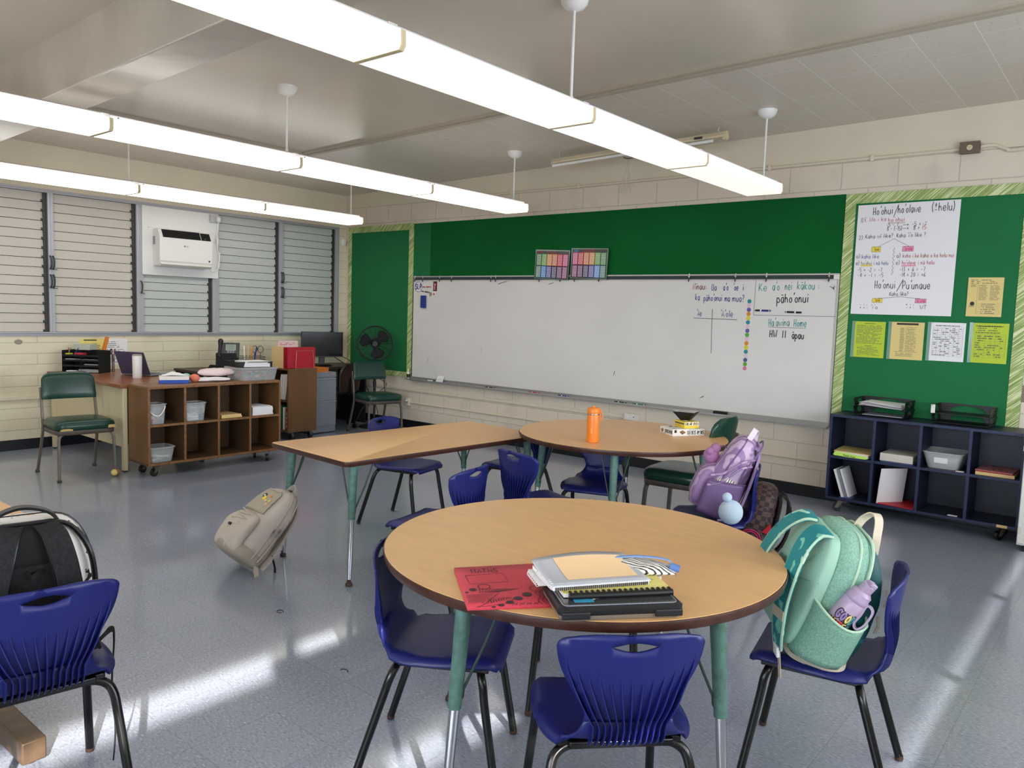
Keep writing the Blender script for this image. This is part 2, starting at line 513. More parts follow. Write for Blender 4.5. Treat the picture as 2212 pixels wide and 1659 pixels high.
# ------------------------------------------------------------------ mesh builder
class MB:
    def __init__(s):
        s.v, s.f, s.mi = [], [], []
        s.T = Matrix.Identity(4)

    def add(s, vs, fs, m=0):
        o = len(s.v)
        s.v += [tuple(s.T @ Vector(p)) for p in vs]
        s.f += [tuple(i + o for i in f) for f in fs]
        s.mi += [m] * len(fs)
        return s

    def box(s, x0, y0, z0, x1, y1, z1, m=0, rot=None, pivot=None):
        vs = [(x, y, z) for z in (z0, z1) for y in (y0, y1) for x in (x0, x1)]
        if rot:
            c = Vector(pivot) if pivot else Vector(((x0 + x1) / 2, (y0 + y1) / 2, (z0 + z1) / 2))
            E_ = Euler(rot).to_matrix()
            vs = [tuple(E_ @ (Vector(p) - c) + c) for p in vs]
        return s.add(vs, [(0, 2, 3, 1), (4, 5, 7, 6), (0, 1, 5, 4), (1, 3, 7, 5), (3, 2, 6, 7), (2, 0, 4, 6)], m)

    def loft(s, rings, m=0, c0=True, c1=True, closed=True):
        n = len(rings[0])
        vs = [p for r in rings for p in r]
        fs = []
        for k in range(len(rings) - 1):
            for i in range(n if closed else n - 1):
                j = (i + 1) % n
                fs.append((k * n + i, k * n + j, (k + 1) * n + j, (k + 1) * n + i))
        if c0:
            fs.append(tuple(range(n - 1, -1, -1)))
        if c1:
            fs.append(tuple(range((len(rings) - 1) * n, len(rings) * n)))
        return s.add(vs, fs, m)

    def cyl(s, p0, p1, r0, r1=None, n=16, m=0, caps=True):
        r1 = r0 if r1 is None else r1
        p0, p1 = Vector(p0), Vector(p1)
        a, b = frame((p1 - p0).normalized())
        rg = [[tuple(p + (a * math.cos(t) + b * math.sin(t)) * r) for t in [2 * math.pi * i / n for i in range(n)]] for p, r in ((p0, r0), (p1, r1))]
        return s.loft(rg, m, caps, caps)

    def tube(s, pts, r, n=10, m=0, closed=False):
        pts = [Vector(p) for p in pts]
        k = len(pts)
        rr = r if isinstance(r, (list, tuple)) else [r] * k
        a = None
        rings = []
        for i, p in enumerate(pts):
            if closed:
                t = (pts[(i + 1) % k] - pts[i - 1]).normalized()
            else:
                t = (pts[min(i + 1, k - 1)] - pts[max(i - 1, 0)]).normalized()
            if a is None:
                a, b = frame(t)
            else:
                a = (a - t * a.dot(t)).normalized()
                b = t.cross(a)
            rings.append([tuple(p + (a * math.cos(q) + b * math.sin(q)) * rr[i]) for q in [2 * math.pi * j / n for j in range(n)]])
        if closed:
            rings.append(rings[0])
        return s.loft(rings, m, not closed, not closed)

    def ribbon(s, pts, wd, th, side, m=0):
        """flat strap: side = direction of its width (one vector or one per point)"""
        pts = [Vector(p) for p in pts]
        k = len(pts)
        rings = []
        for i, p in enumerate(pts):
            t = (pts[min(i + 1, k - 1)] - pts[max(i - 1, 0)]).normalized()
            sd = Vector(side[i] if isinstance(side, list) else side)
            sd = (sd - t * sd.dot(t)).normalized()
            nn = t.cross(sd)
            wi = wd[i] if isinstance(wd, list) else wd
            rings.append([tuple(p + sd * (u * wi / 2) + nn * (q * th / 2)) for u, q in ((-1, -1), (1, -1), (1, 1), (-1, 1))])
        return s.loft(rings, m)

    def lathe(s, prof, n=24, m=0, c=(0, 0, 0)):
        rings = [[(c[0] + r * math.cos(2 * math.pi * i / n), c[1] + r * math.sin(2 * math.pi * i / n), c[2] + z) for i in range(n)] for r, z in prof]
        return s.loft(rings, m)

    def sphere(s, c, r, n=16, m=0, sc=(1, 1, 1)):
        k = n // 2
        prof = [(max(1e-4, math.sin(math.pi * i / k)) * r, -math.cos(math.pi * i / k) * r) for i in range(k + 1)]
        rings = [[(c[0] + q * math.cos(2 * math.pi * i / n) * sc[0], c[1] + q * math.sin(2 * math.pi * i / n) * sc[1], c[2] + z * sc[2]) for i in range(n)] for q, z in prof]
        return s.loft(rings, m)

    def quad(s, a, b, c, d, m=0):
        return s.add([a, b, c, d], [(0, 1, 2, 3)], m)

    def plate(s, O, U, V, w, h, t=0.0012, m=0):
        """thin slab: corner O, directions U (width), V (height); thickness towards U x V"""
        O, U, V = Vector(O), Vector(U).normalized(), Vector(V).normalized()
        n = U.cross(V) * t
        a = [O, O + U * w, O + U * w + V * h, O + V * h]
        return s.add([tuple(p) for p in a] + [tuple(p + n) for p in a], [(3, 2, 1, 0), (4, 5, 6, 7), (0, 1, 5, 4), (1, 2, 6, 5), (2, 3, 7, 6), (3, 0, 4, 7)], m)

    def disc(s, c, U, V, r, t=0.001, n=20, m=0, rv=None):
        c, U, V = Vector(c), Vector(U).normalized(), Vector(V).normalized()
        nn = U.cross(V) * t
        rv = rv or r
        rg = [tuple(c + U * r * math.cos(2 * math.pi * i / n) + V * rv * math.sin(2 * math.pi * i / n)) for i in range(n)]
        return s.loft([rg, [tuple(Vector(p) + nn) for p in rg]], m)

    def build(s, name, mats, parent=None, smooth=35, bevel=0, sub=0, solid=0, seg=2):
        me = bpy.data.meshes.new(name)
        me.from_pydata(s.v, [], s.f)
        for mm in (mats if isinstance(mats, (list, tuple)) else [mats]):
            me.materials.append(M[mm] if isinstance(mm, str) else mm)
        me.polygons.foreach_set('material_index', s.mi)
        me.validate()
        if smooth:
            me.polygons.foreach_set('use_smooth', [True] * len(me.polygons))
            me.set_sharp_from_angle(angle=R(smooth))
        me.update()
        o = bpy.data.objects.new(name, me)
        COL.objects.link(o)
        if parent:
            o.parent = parent
        if solid:
            d = o.modifiers.new('thickness', 'SOLIDIFY')
            d.thickness, d.offset = solid, 0
        if bevel:
            d = o.modifiers.new('bevel', 'BEVEL')
            d.width, d.segments, d.limit_method, d.angle_limit = bevel, seg, 'ANGLE', R(40)
        if sub:
            d = o.modifiers.new('smooth', 'SUBSURF')
            d.levels = d.render_levels = sub
        return o


def frame(t):
    a = Vector((0, 0, 1)) if abs(t.z) < 0.9 else Vector((1, 0, 0))
    a = (a - t * a.dot(t)).normalized()
    return a, t.cross(a)


def cr(pts, n=8, closed=False):
    """Catmull-Rom through points"""
    pts = [Vector(p) for p in pts]
    k = len(pts)
    out = []
    for i in range(k if closed else k - 1):
        if closed:
            p0, p1, p2, p3 = pts[i - 1], pts[i], pts[(i + 1) % k], pts[(i + 2) % k]
        else:
            p0, p1, p2, p3 = pts[max(i - 1, 0)], pts[i], pts[i + 1], pts[min(i + 2, k - 1)]
        for j in range(n):
            t = j / n
            out.append(0.5 * (2 * p1 + (p2 - p0) * t + (2 * p0 - 5 * p1 + 4 * p2 - p3) * t * t + (3 * p1 - p0 - 3 * p2 + p3) * t ** 3))
    if not closed:
        out.append(pts[-1])
    return out


def ring(z, a, y0, y1, n=28, e=2.6, cx=0.0):
    """superellipse cross-section in a horizontal plane: half width a, from y0 to y1"""
    cy, b = (y0 + y1) / 2, (y1 - y0) / 2
    out = []
    for i in range(n):
        t = 2 * math.pi * i / n
        c, s_ = math.cos(t), math.sin(t)
        out.append((cx + a * math.copysign(abs(c) ** (2 / e), c), cy + b * math.copysign(abs(s_) ** (2 / e), s_), z))
    return out


def sheet(outline, holes, sp, f, m=0, mb=None):
    """triangulated sheet with holes: 2-D outline and holes, mapped to 3-D by f(u, v)"""
    us = [p[0] for p in outline]
    vs_ = [p[1] for p in outline]
    pts, edges = [], []
    for lp in [outline] + holes:
        o = len(pts)
        pts += [Vector((p[0], p[1])) for p in lp]
        edges += [(o + i, o + (i + 1) % len(lp)) for i in range(len(lp))]

    def inside(p, lp):
        r = False
        j = len(lp) - 1
        for i in range(len(lp)):
            if (lp[i][1] > p[1]) != (lp[j][1] > p[1]) and p[0] < (lp[j][0] - lp[i][0]) * (p[1] - lp[i][1]) / (lp[j][1] - lp[i][1]) + lp[i][0]:
                r = not r
            j = i
        return r

    def near(p):
        return any((p[0] - q.x) ** 2 + (p[1] - q.y) ** 2 < (sp * 0.5) ** 2 for q in pts[:nb])
    nb = len(pts)
    x = min(us) + sp / 2
    while x < max(us):
        y = min(vs_) + sp / 2
        while y < max(vs_):
            if inside((x, y), outline) and not any(inside((x, y), h) for h in holes) and not near((x, y)):
                pts.append(Vector((x, y)))
            y += sp
        x += sp
    r = delaunay_2d_cdt(pts, edges, [], 0, 1e-5)
    fs = []
    for q in r[2]:
        c = (sum(r[0][i].x for i in q) / len(q), sum(r[0][i].y for i in q) / len(q))
        if inside(c, outline) and not any(inside(c, h) for h in holes):
            fs.append(tuple(q))
    mb = mb or MB()
    mb.add([f(p.x, p.y) for p in r[0]], fs, m)
    return mb


def thing(name, label, cat, loc=(0, 0, 0), rot=0, group=None):
    o = bpy.data.objects.new(name, None)
    o.empty_display_size = 0.05
    COL.objects.link(o)
    o.location = loc
    o.rotation_euler = rot if isinstance(rot, (tuple, Euler)) else (0, 0, rot)
    return tag(o, label, cat, group)


def tag(o, label, cat, group=None):
    o['label'], o['category'] = label, cat
    if group:
        o['group'] = group
    return o


def st(o):
    o['kind'] = 'structure'
    return o


def place(o, loc=(0, 0, 0), rot=0):
    o.location = loc
    o.rotation_euler = rot if isinstance(rot, (tuple, Euler)) else (0, 0, rot)
    return o


def dup(root, loc=None, rot=None, label=None):
    """copy a thing with its parts and sub-parts"""
    kids = {}
    for o in COL.objects:
        if o.parent:
            kids.setdefault(o.parent, []).append(o)

    def rec(o, par):
        c = o.copy()
        COL.objects.link(c)
        c.parent = par
        for k in kids.get(o, []):
            rec(k, c)
        return c
    r = rec(root, None)
    if loc is not None:
        r.location = loc
    if rot is not None:
        r.rotation_euler = rot if isinstance(rot, (tuple, Euler)) else (0, 0, rot)
    if label:
        r['label'] = label
    return r


# ------------------------------------------------------------------ pen lettering: every glyph is a few strokes
G = {
    'a': '67 37 15 33 53 66|67 63', 'b': '1a 13|15 37 57 75 63 33 14', 'c': '66 47 25 33 53 64', 'e': '15 65 57 37 15 33 53 64',
    'h': '1a 13|15 37 56 63', 'i': '27 23|29 29', 'j': '47 41 20', 'k': '1a 13|67 15|25 63', 'l': '2a 23', 'm': '17 13|15 37 46 43|46 67 86 83',
    'n': '17 13|15 37 56 63', 'o': '47 26 24 43 64 66 47', 'p': '17 10|16 37 56 64 43 14', 'r': '17 13|15 37 57', 's': '66 37 26 45 64 43 23',
    't': '3a 33 43|18 58', 'u': '17 14 33 53 65|67 63', 'w': '17 23 46 63 87', 'y': '17 33|67 30', 'v': '17 43 77', 'd': '6a 63|66 37 15 33 53 65',
    'g': '66 37 15 33 54|67 61 30', 'A': '13 4a 73|25 65', 'K': '1a 13|6a 15|26 73', 'H': '1a 13|6a 63|16 66', 'N': '13 1a 63 6a', 'U': '1a 14 33 53 64 6a',
    'E': '6a 1a 13 63|16 56', 'W': '1a 33 58 73 9a', 'P': '1a 13|1a 4a 68 46 16', 'T': '0a 7a|3a 33', 'S': '69 4a 29 27 46 65 53 23 14',
    'L': '1a 13 63', 'M': '13 1a 46 7a 73', 'I': '2a 23', 'V': '0a 33 6a', 'D': '1a 13|1a 4a 67 65 43 13', 'O': '4a 28 25 43 65 68 4a',
    'C': '69 4a 28 25 43 64', 'R': '1a 13|1a 4a 68 46 16|36 63', 'G': '69 4a 28 25 43 64 66 46', 'B': '1a 13|1a 4a 68 47 17|47 65 43 13', 'F': '6a 1a 13|16 56',
    'Y': '0a 37 6a|37 33', '0': '4a 28 25 43 65 68 4a', '1': '3a 33', '2': '19 3a 59 57 13 63', '3': '1a 5a 37 56 54 33 13', '4': '4a 15 65|5a 53',
    '5': '6a 2a 17 47 65 43 13', '6': '5a 26 24 43 64 56 25', '7': '1a 6a 33', '8': '47 28 3a 5a 68 47 25 33 53 65 47', '9': '68 4a 28 37 57 69 53',
    "'": '3b 29', ':': '26 26|24 24', '?': '19 3a 59 58 36 35|33 33', '/': '01 8c', '-': '16 56', '+': '16 56|38 34', '=': '17 57|15 55',
    '(': '3b 18 15 32', ')': '1b 38 35 12', '→': '06 c6|a8 c6 a4', '±': '18 58|3a 36|14 54', '.': '23 23', '*': '36 36|26 46|37 35',
}
ADV = {'i': 4, 'l': 4, 'I': 4, '1': 5, 'm': 10, 'w': 9, 'W': 11, 'M': 9, "'": 3, ':': 4, '/': 7, '(': 5, ')': 5, ' ': 6, '→': 14, '.': 3, 'r': 6, '-': 7, '+': 7}
SHARP = set('AKHNEWTLMIVFY147/vwkiltjHrx+-=→±')


def strokes(ch):
    mac = ch in 'āīōū'
    base = {'ā': 'a', 'ī': 'i', 'ō': 'o', 'ū': 'u'}.get(ch, ch)
    if base == ' ':
        return []
    g = G[base].split('|')
    if mac:
        g = [g[0]] + [q for q in g[1:] if base != 'i'] + ['19 59' if base != 'i' else '09 49']
    out = []
    for q in g:
        p = [(int(a[0], 16), int(a[1], 16) - 3) for a in q.split()]
        if len(p) > 2 and base not in SHARP:
            p = [(v.x, v.y) for v in cr([(x, y, 0) for x, y in p], 4)]
        out.append(p)
    return out


def stroke(mb, pts, w, Nn, t=0.0006, m=0):
    """pen line through 3-D points lying on a plane with normal Nn"""
    Nn = Vector(Nn).normalized()
    pts = [Vector(p) for p in pts]
    if len(pts) == 2 and (pts[0] - pts[1]).length < 1e-6:
        a, b = frame(Nn)
        pts = [pts[0] - a * w * 0.6, pts[0] + a * w * 0.6]
    k = len(pts)
    vs = []
    for i, p in enumerate(pts):
        d = (pts[min(i + 1, k - 1)] - pts[max(i - 1, 0)])
        d = d.normalized() if d.length > 1e-9 else Vector((1, 0, 0))
        s_ = Nn.cross(d) * (w / 2)
        vs += [tuple(p + s_ + Nn * t), tuple(p - s_ + Nn * t)]
    mb.add(vs, [(2 * i, 2 * i + 1, 2 * i + 3, 2 * i + 2) for i in range(k - 1)], m)


def write(mb, text, O, U, V, width, h, w, m=0, t=0.0006):
    """letter text along U from O, cap height h (7 units), stretched to the given width (0 = natural)"""
    U, V = Vector(U).normalized(), Vector(V).normalized()
    Nn = U.cross(V)
    tot = sum(ADV.get(c, 8) for c in text.replace('ī', 'i'))
    sx = width / tot if width else h / 11
    sy = h / 7
    x = 0
    for c in text:
        for q in strokes(c):
            stroke(mb, [Vector(O) + U * ((x + a) * sx) + V * (b * sy) for a, b in q], w, Nn, t, m)
        x += 4 if c == 'ī' else ADV.get(c, 8)


def prints(mb, O, U, V, w, h, rows, m=0, t=0.0004, fill=0.75, lh=0.35, ragged=0.3):
    """rows of small printed text: dashes of uneven length"""
    U, V = Vector(U).normalized(), Vector(V).normalized()
    for i in range(rows):
        y = h - (i + 0.8) * h / rows
        x = 0
        end = w * (1 - random.random() * ragged)
        while x < end:
            l = min(w * random.uniform(0.03, 0.13), end - x)
            if random.random() < fill and l > w * 0.01:
                mb.plate(Vector(O) + U * x + V * y, U, V, l, h / rows * lh, t, m)
            x += l + w * 0.018

# ================================================================== THE ROOM
RX, RY = 9.6, -8.8                      # right wall and rear wall (room corner at the origin)
C0, CSL = 2.830, 0.0205                 # the ceiling climbs gently to the right


def cz(x):
    return C0 + CSL * x


b = MB()
b.box(-0.3, RY - 0.2, -0.1, RX + 0.2, 0.2, 0.0)
st(b.build('floor', 'floor', smooth=0))

# ceiling: plaster field, beam, acoustic tile border along two walls, battens
b = MB()


def cslab(mb, x0, y0, x1, y1, lo, hi, m=0):
    mb.add([(x, y, cz(x) + d) for d in (lo, hi) for x, y in ((x0, y0), (x1, y0), (x1, y1), (x0, y1))],
           [(3, 2, 1, 0), (4, 5, 6, 7), (0, 1, 5, 4), (1, 2, 6, 5), (2, 3, 7, 6), (3, 0, 4, 7)], m)


cslab(b, 1.70, RY - 0.1, RX + 0.1, -1.83, 0, 0.12, 0)
cslab(b, -0.1, RY - 0.1, 1.70, 0.1, 0, 0.12, 1)
cslab(b, 1.70, -1.83, RX + 0.1, 0.1, 0, 0.12, 1)
st(b.build('ceiling', ['plaster', 'tilec'], smooth=0))
b = MB()
cslab(b, -0.02, -4.56, RX, -4.315, -0.323, 0.02)
cslab(b, -0.02, -8.0, RX, -7.75, -0.323, 0.02)
st(b.build('trim_1', 'beam', smooth=0, bevel=0.008))
b = MB()
cslab(b, 1.70, -1.90, RX, -1.875, -0.016, 0.02)
cslab(b, 1.70, -1.875, RX, -1.845, -0.009, 0.02)
cslab(b, 1.70, -1.845, RX, -1.80, -0.02, 0.02)
cslab(b, 1.67, RY, 1.72, -1.80, -0.02, 0.02)
st(b.build('trim_2', 'batten', smooth=0))

# back wall (whiteboard wall) with a beam that stands a little proud at the top
b = MB()
b.box(-0.2, 0, 0, RX + 0.2, 0.15, 3.2)
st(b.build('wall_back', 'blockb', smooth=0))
b = MB()
b.add([(x, y, z) for y in (0.0, -0.012) for x, z in ((0, 2.667), (RX, 2.667), (RX, cz(RX) + 0.02), (0, cz(0) + 0.02))],
      [(0, 1, 2, 3), (7, 6, 5, 4), (0, 4, 5, 1), (1, 5, 6, 2), (2, 6, 7, 3), (3, 7, 4, 0)])
st(b.build('trim_3', 'beamp', smooth=0))

# window wall on the left
Z0, Z1 = 1.060, 2.425
WY0, WY1 = -6.75, -0.118
b = MB()
b.box(-0.25, RY - 0.2, 0, -0.10, 0.15, 3.1)
b.box(-0.10, RY - 0.2, 0, 0, 0.0, Z0)
b.box(-0.10, WY1, Z0, 0, 0.0, Z1)
b.box(-0.10, RY - 0.2, Z0, 0, WY0, Z1)
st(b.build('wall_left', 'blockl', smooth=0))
b = MB()
b.box(-0.10, RY - 0.2, Z1, 0.0, 0.0, 3.1)
st(b.build('trim_4', 'beamp', smooth=0))

# right and rear walls (behind the camera) with the windows that let the daylight in
b = MB()
SY0, SY1 = -8.6, -6.1
b.box(RX, RY - 0.2, 0, RX + 0.012, 0.15, 0.95)
b.box(RX, RY - 0.2, 2.45, RX + 0.012, 0.15, 3.3)
b.box(RX, RY - 0.2, 0.95, RX + 0.012, SY0, 2.45)
b.box(RX, SY0, 0.95, RX + 0.012, SY1, 1.3)
b.box(RX, SY1, 0.95, RX + 0.012, -5.4, 2.45)
b.box(RX, -1.6, 0.95, RX + 0.012, 0.15, 2.45)
st(b.build('wall_right', 'paint', smooth=0))
b = MB()
b.box(-0.3, RY - 0.12, 0, 5.2, RY, 3.3)
b.box(9.0, RY - 0.12, 0, RX + 0.1, RY, 3.3)
b.box(5.2, RY - 0.12, 0, 9.0, RY, 0.95)
b.box(5.2, RY - 0.12, 2.42, 9.0, RY, 3.3)
st(b.build('wall_rear', 'paint', smooth=0))
w6 = bpy.data.objects.new('window_6', None)
COL.objects.link(w6)
st(w6)
b = MB()
for x in (5.2, 6.45, 7.70, 8.95):
    b.box(x, RY - 0.09, 0.95, x + 0.05, RY - 0.03, 2.42)
b.box(5.2, RY - 0.09, 0.95, 9.0, RY - 0.03, 1.0)
b.box(5.2, RY - 0.09, 2.37, 9.0, RY - 0.03, 2.42)
b.build('frame', 'alum', w6, smooth=0)
w7 = bpy.data.objects.new('window_7', None)
COL.objects.link(w7)
st(w7)
b = MB()
ZA0, ZA1, ZB0, ZB1 = 1.975, 2.068, 1.552, 1.622     # the two gaps between closed blades that the sun slips through
for y0, y1, z0, z1 in ((SY0, SY1, 1.3, ZB0), (SY0, SY1, ZB1, ZA0), (SY0, SY1, ZA1, 2.45), (-6.82, SY1, ZA0, ZA1), (-7.16, -7.03, ZA0, ZA1), (-7.03, -6.82, ZA0, ZA0 + 0.045),
                       (-6.22, SY1, ZB0, ZB1), (SY0, -6.80, ZB0, ZB1), (-6.55, -6.50, ZB0, ZB1)):
    b.box(RX + 0.001, y0, z0, RX + 0.011, y1, z1)
b.build('louver_blades', 'louv', w7, smooth=0)

b = MB()
for y in (-5.4, -4.15, -2.90, -1.65):
    b.box(RX + 0.013, y, 0.95, RX + 0.06, y + 0.05, 2.45)
b.box(RX + 0.013, -5.4, 0.95, RX + 0.06, -1.6, 1.0)
b.build('frame', 'alum', w7, smooth=0)
# two unseen slabs added outside to keep the sun out of these windows
b = MB()
b.box(RX + 0.02, -7.3, 2.62, RX + 3.3, 0.6, 2.75)
b.box(2.5, RY - 2.3, 2.62, RX + 0.2, RY - 0.13, 2.75)
st(b.build('added_sun_blocker', 'paint', smooth=0))

# baseboards
b = MB()
b.box(0.0, -0.008, 0, 7.45, 0.0, 0.098)
st(b.build('baseboard_back', 'base', smooth=0, bevel=0.003))
b = MB()
b.box(0.0, RY, 0, 0.008, -0.008, 0.098)
st(b.build('baseboard_left', 'base', smooth=0, bevel=0.003))

# ------------------------------------------------------------------ jalousie windows
def louver_window(n, y0, y1, z0, z1, mname, side=True):
    root = st(bpy.data.objects.new('window_%d' % n, None))
    COL.objects.link(root)
    k = round((z1 - z0) / 0.0862)
    p = (z1 - z0) / k
    bl = MB()
    for i in range(k):
        za = z0 + i * p
        bl.add([(x, y, z) for y in (y0, y1 - (0.03 if side else 0)) for x, z in ((-0.026, za + 0.0022), (-0.020, za + 0.0022), (-0.028, za + p - 0.0022), (-0.034, za + p - 0.0022))],
               [(0, 1, 2, 3), (7, 6, 5, 4), (0, 4, 5, 1), (1, 5, 6, 2), (2, 6, 7, 3), (3, 7, 4, 0)])
    bl.build('louver_blades', mname, root, smooth=0)
    ch = MB()
    ch.box(-0.06, y1 - 0.034, z0, -0.006, y1 - 0.022, z1)
    for i in range(k):
        za = z0 + i * p
        ch.box(-0.03, y1 - 0.05, za + 0.002, -0.010, y1 - 0.02, za + 0.022)
    ch.build('side_channel', 'dark', root, smooth=0)
    jm = MB()
    jm.box(-0.09, y1 - 0.022, z0, -0.02, y1, z1)
    jm.build('dark_reveal', 'dark', root, smooth=0)
    sc_ = MB()
    sc_.box(-0.075, y0, z0, -0.070, y1, z1)  # dark sheet added to paint the shade seen between the blades
    sc_.build('dark_gap_backing', mat('painted_gap_shade', (34, 31, 28), 0.9), root, smooth=0)
    return root


ZB, ZT = 1.097, 2.392
louver_window(1, -4.30, -3.49, ZB, ZT, 'louv')
louver_window(2, -3.44, -2.67, ZB, ZT, 'louv')
louver_window(3, -2.60, -1.84, ZB, 1.70, 'louvb')
louver_window(4, -1.765, -0.995, ZB, ZT, 'louvb')
louver_window(5, -0.935, -0.175, ZB, ZT, 'louvb')
b = MB()
for y0, y1 in ((-3.49, -3.44), (-2.67, -2.60), (-1.84, -1.765), (-0.995, -0.935), (-0.175, -0.118), (-4.36, -4.30)):
    b.box(-0.095, y0, ZB, 0.006, y1, ZT)
    b.box(-0.02, (y0 + y1) / 2 - 0.004, ZB, 0.010, (y0 + y1) / 2 + 0.004, ZT)
b.box(-0.098, -4.36, ZT, 0.006, -0.118, Z1)
b.box(-0.098, -4.36, Z0, 0.012, -0.118, ZB - 0.012)
b.box(-0.05, -4.36, ZB - 0.012, 0.03, -0.118, ZB)
b.box(-0.098, -4.36, ZT + 0.012, 0.016, -0.118, ZT + 0.02)
st(b.build('trim_5', 'alum', smooth=0, bevel=0.002))
b = MB()
b.box(-0.098, -6.75, Z0, 0.0, -4.36, Z1)
st(b.build('trim_6', 'louv', smooth=0))

CR = thing('window_crank', 'upper left louver crank on the leftmost mullion', 'window crank', (0.008, -3.482, 1.75), 0, 'louver cranks on the window mullions')
b = MB()
b.box(-0.002, -0.010, -0.065, 0.006, 0.010, 0.065)
b.build('mount_plate', 'alum', CR, bevel=0.002)
b = MB()
b.tube(cr([(0.008, 0, 0.06), (0.022, 0.006, 0.045), (0.026, 0.009, 0), (0.022, 0.006, -0.045), (0.010, 0, -0.06)], 5), 0.007, 8)
b.tube([(0.012, 0, -0.06), (0.03, 0.004, -0.064), (0.034, 0.03, -0.066)], 0.003, 6)
b.build('lever', mat('crank_grey', (72, 74, 80), 0.4, 0.5), CR)
for (y, z, lb) in ((-3.458, 1.75, 'upper right louver crank on the leftmost mullion'), (-3.482, 1.575, 'lower left louver crank on the leftmost mullion'),
                   (-3.458, 1.575, 'lower right louver crank on the leftmost mullion'), (-2.635, 1.56, 'single louver crank beside the air conditioner panel'),
                   (-0.975, 1.75, 'upper left louver crank on the mullion nearest the corner'), (-0.952, 1.75, 'upper right louver crank on the mullion nearest the corner'),
                   (-0.975, 1.575, 'lower left louver crank on the mullion nearest the corner'), (-0.952, 1.575, 'lower right louver crank on the mullion nearest the corner')):
    dup(CR, (0.008, y, z), 0, lb)

# ------------------------------------------------------------------ light rows
RUN0, MODL, NM = -0.672, 1.247, 6


def light_row(x, label, lm):
    root = thing('fluorescent_light_row', label, 'ceiling light', (x, 0, 0), 0, 'suspended fluorescent light rows')
    h = MB()
    for k in range(NM):
        a = RUN0 - 0.02 - k * MODL
        h.loft([[(-0.10, y, 2.425), (-0.10, y, 2.447), (-0.075, y, 2.458), (0.075, y, 2.458), (0.10, y, 2.447), (0.10, y, 2.425)] for y in (a, a - MODL + 0.004)])
        if k < NM - 1:
            h.box(-0.103, a - MODL - 0.02, 2.425, 0.103, a - MODL + 0.024, 2.450)
    h.build('housing', 'house', root, smooth=0)
    for k in range(NM):
        a = RUN0 - k * MODL
        ln = MB()
        sec = [(-0.138, 2.424), (-0.140, 2.372), (-0.128, 2.354), (0.128, 2.354), (0.140, 2.372), (0.138, 2.424)]
        ln.loft([[(u, y, z) for u, z in sec] for y in (a - 0.012, a - MODL + 0.012)], c0=True, c1=True)
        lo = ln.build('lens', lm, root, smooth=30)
        for y in (a, a - MODL + 0.012):
            ec = MB()
            ec.loft([[(u * 1.012, q, 2.3525 + (z - 2.354) * 1.01) for u, z in sec] for q in (y, y - 0.011)])
            ec.build('end_cap', 'endcap', lo, smooth=0)
        if k in (1, 2, 3):
            for d in (-0.03, 0.035):
                sc = MB()
                sc.cyl((0.0985, a + d + 0.02, 2.437), (0.102, a + d + 0.02, 2.437), 0.004, n=8)
                sc.build('screw', 'dark', root)
    for y in (-0.755, -3.20, -5.65, -7.4):
        s_ = MB()
        s_.cyl((0.02, y, 2.455), (0.02, y, cz(x) - 0.03), 0.0075, n=10)
        s_.cyl((0.02, y, 2.455), (0.02, y, 2.485), 0.011, n=10)
        so_ = s_.build('stem', 'white', root)
        c_ = MB()
        top = cz(x) + 0.012
        c_.lathe([(0.001, top - 0.072), (0.022, top - 0.070), (0.048, top - 0.058), (0.064, top - 0.038), (0.070, top - 0.014), (0.070, top)], 24, c=(0.02, y, 0))
        c_.build('canopy', 'white', so_)
    return root


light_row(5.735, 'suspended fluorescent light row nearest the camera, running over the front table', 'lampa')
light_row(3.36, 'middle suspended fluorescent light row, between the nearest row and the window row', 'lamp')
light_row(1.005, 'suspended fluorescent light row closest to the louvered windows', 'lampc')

b = MB()
b.tube(cr([(0.93, -4.16, 2.455), (0.94, -4.22, 2.48), (0.96, -4.40, 2.495), (0.95, -4.62, 2.47), (0.94, -4.75, 2.46)], 6), 0.005, 8)
tag(b.build('loose_cable', 'black'), 'black cable lying on the light row by the windows', 'cable')

# ================================================================== TABLES
def table_leg(root, p0, p1, z_top, inner, z_s=0.34):
    """green sleeve, chrome extension, foot glide and two bracing rods"""
    p0, p1 = Vector(p0), Vector(p1)

    def at(z):
        return p1 + (p0 - p1) * (z / z_top)
    b = MB()
    a0, a1 = at(z_top), at(z_s)
    b.tube([a0, at(z_top - 0.1), at((z_top + z_s) / 2), a1], [0.0235, 0.0225, 0.021, 0.0185], 16)
    b.cyl(at(z_top - 0.012), at(z_top), 0.042, n=16)
    lg = b.build('leg', 'patina', root)
    b = MB()
    b.tube([at(z_s + 0.06), at(z_s - 0.02), at(0.12), at(0.022)], [0.015, 0.015, 0.0135, 0.0095], 14)
    b.build('leg_extension', 'chrome', lg)
    b = MB()
    q = at(0)
    b.lathe([(0.009, 0.034), (0.010, 0.022), (0.017, 0.014), (0.018, 0.004), (0.014, 0.0)], 14, c=(q.x, q.y, 0))
    b.build('foot_glide', 'glide', lg)
    d = Vector(inner) - Vector((p0.x, p0.y, 0))
    d.z = 0
    d.normalize()
    s_ = Vector((-d.y, d.x, 0))
    b = MB()
    for k in (-1, 1):
        e = at(z_s + 0.035)
        t = Vector((p0.x, p0.y, z_top)) + d * 0.075 + s_ * (0.085 * k)
        n0 = e + (d + s_ * k).normalized() * 0.021
        b.tube([e + Vector((0, 0, 0.03)), n0 - Vector((0, 0, 0.006)), n0 + Vector((0, 0, 0.02)), n0.lerp(t, 0.5), t], 0.0042, 8)
    b.build('brace_rod', 'patdk', lg)


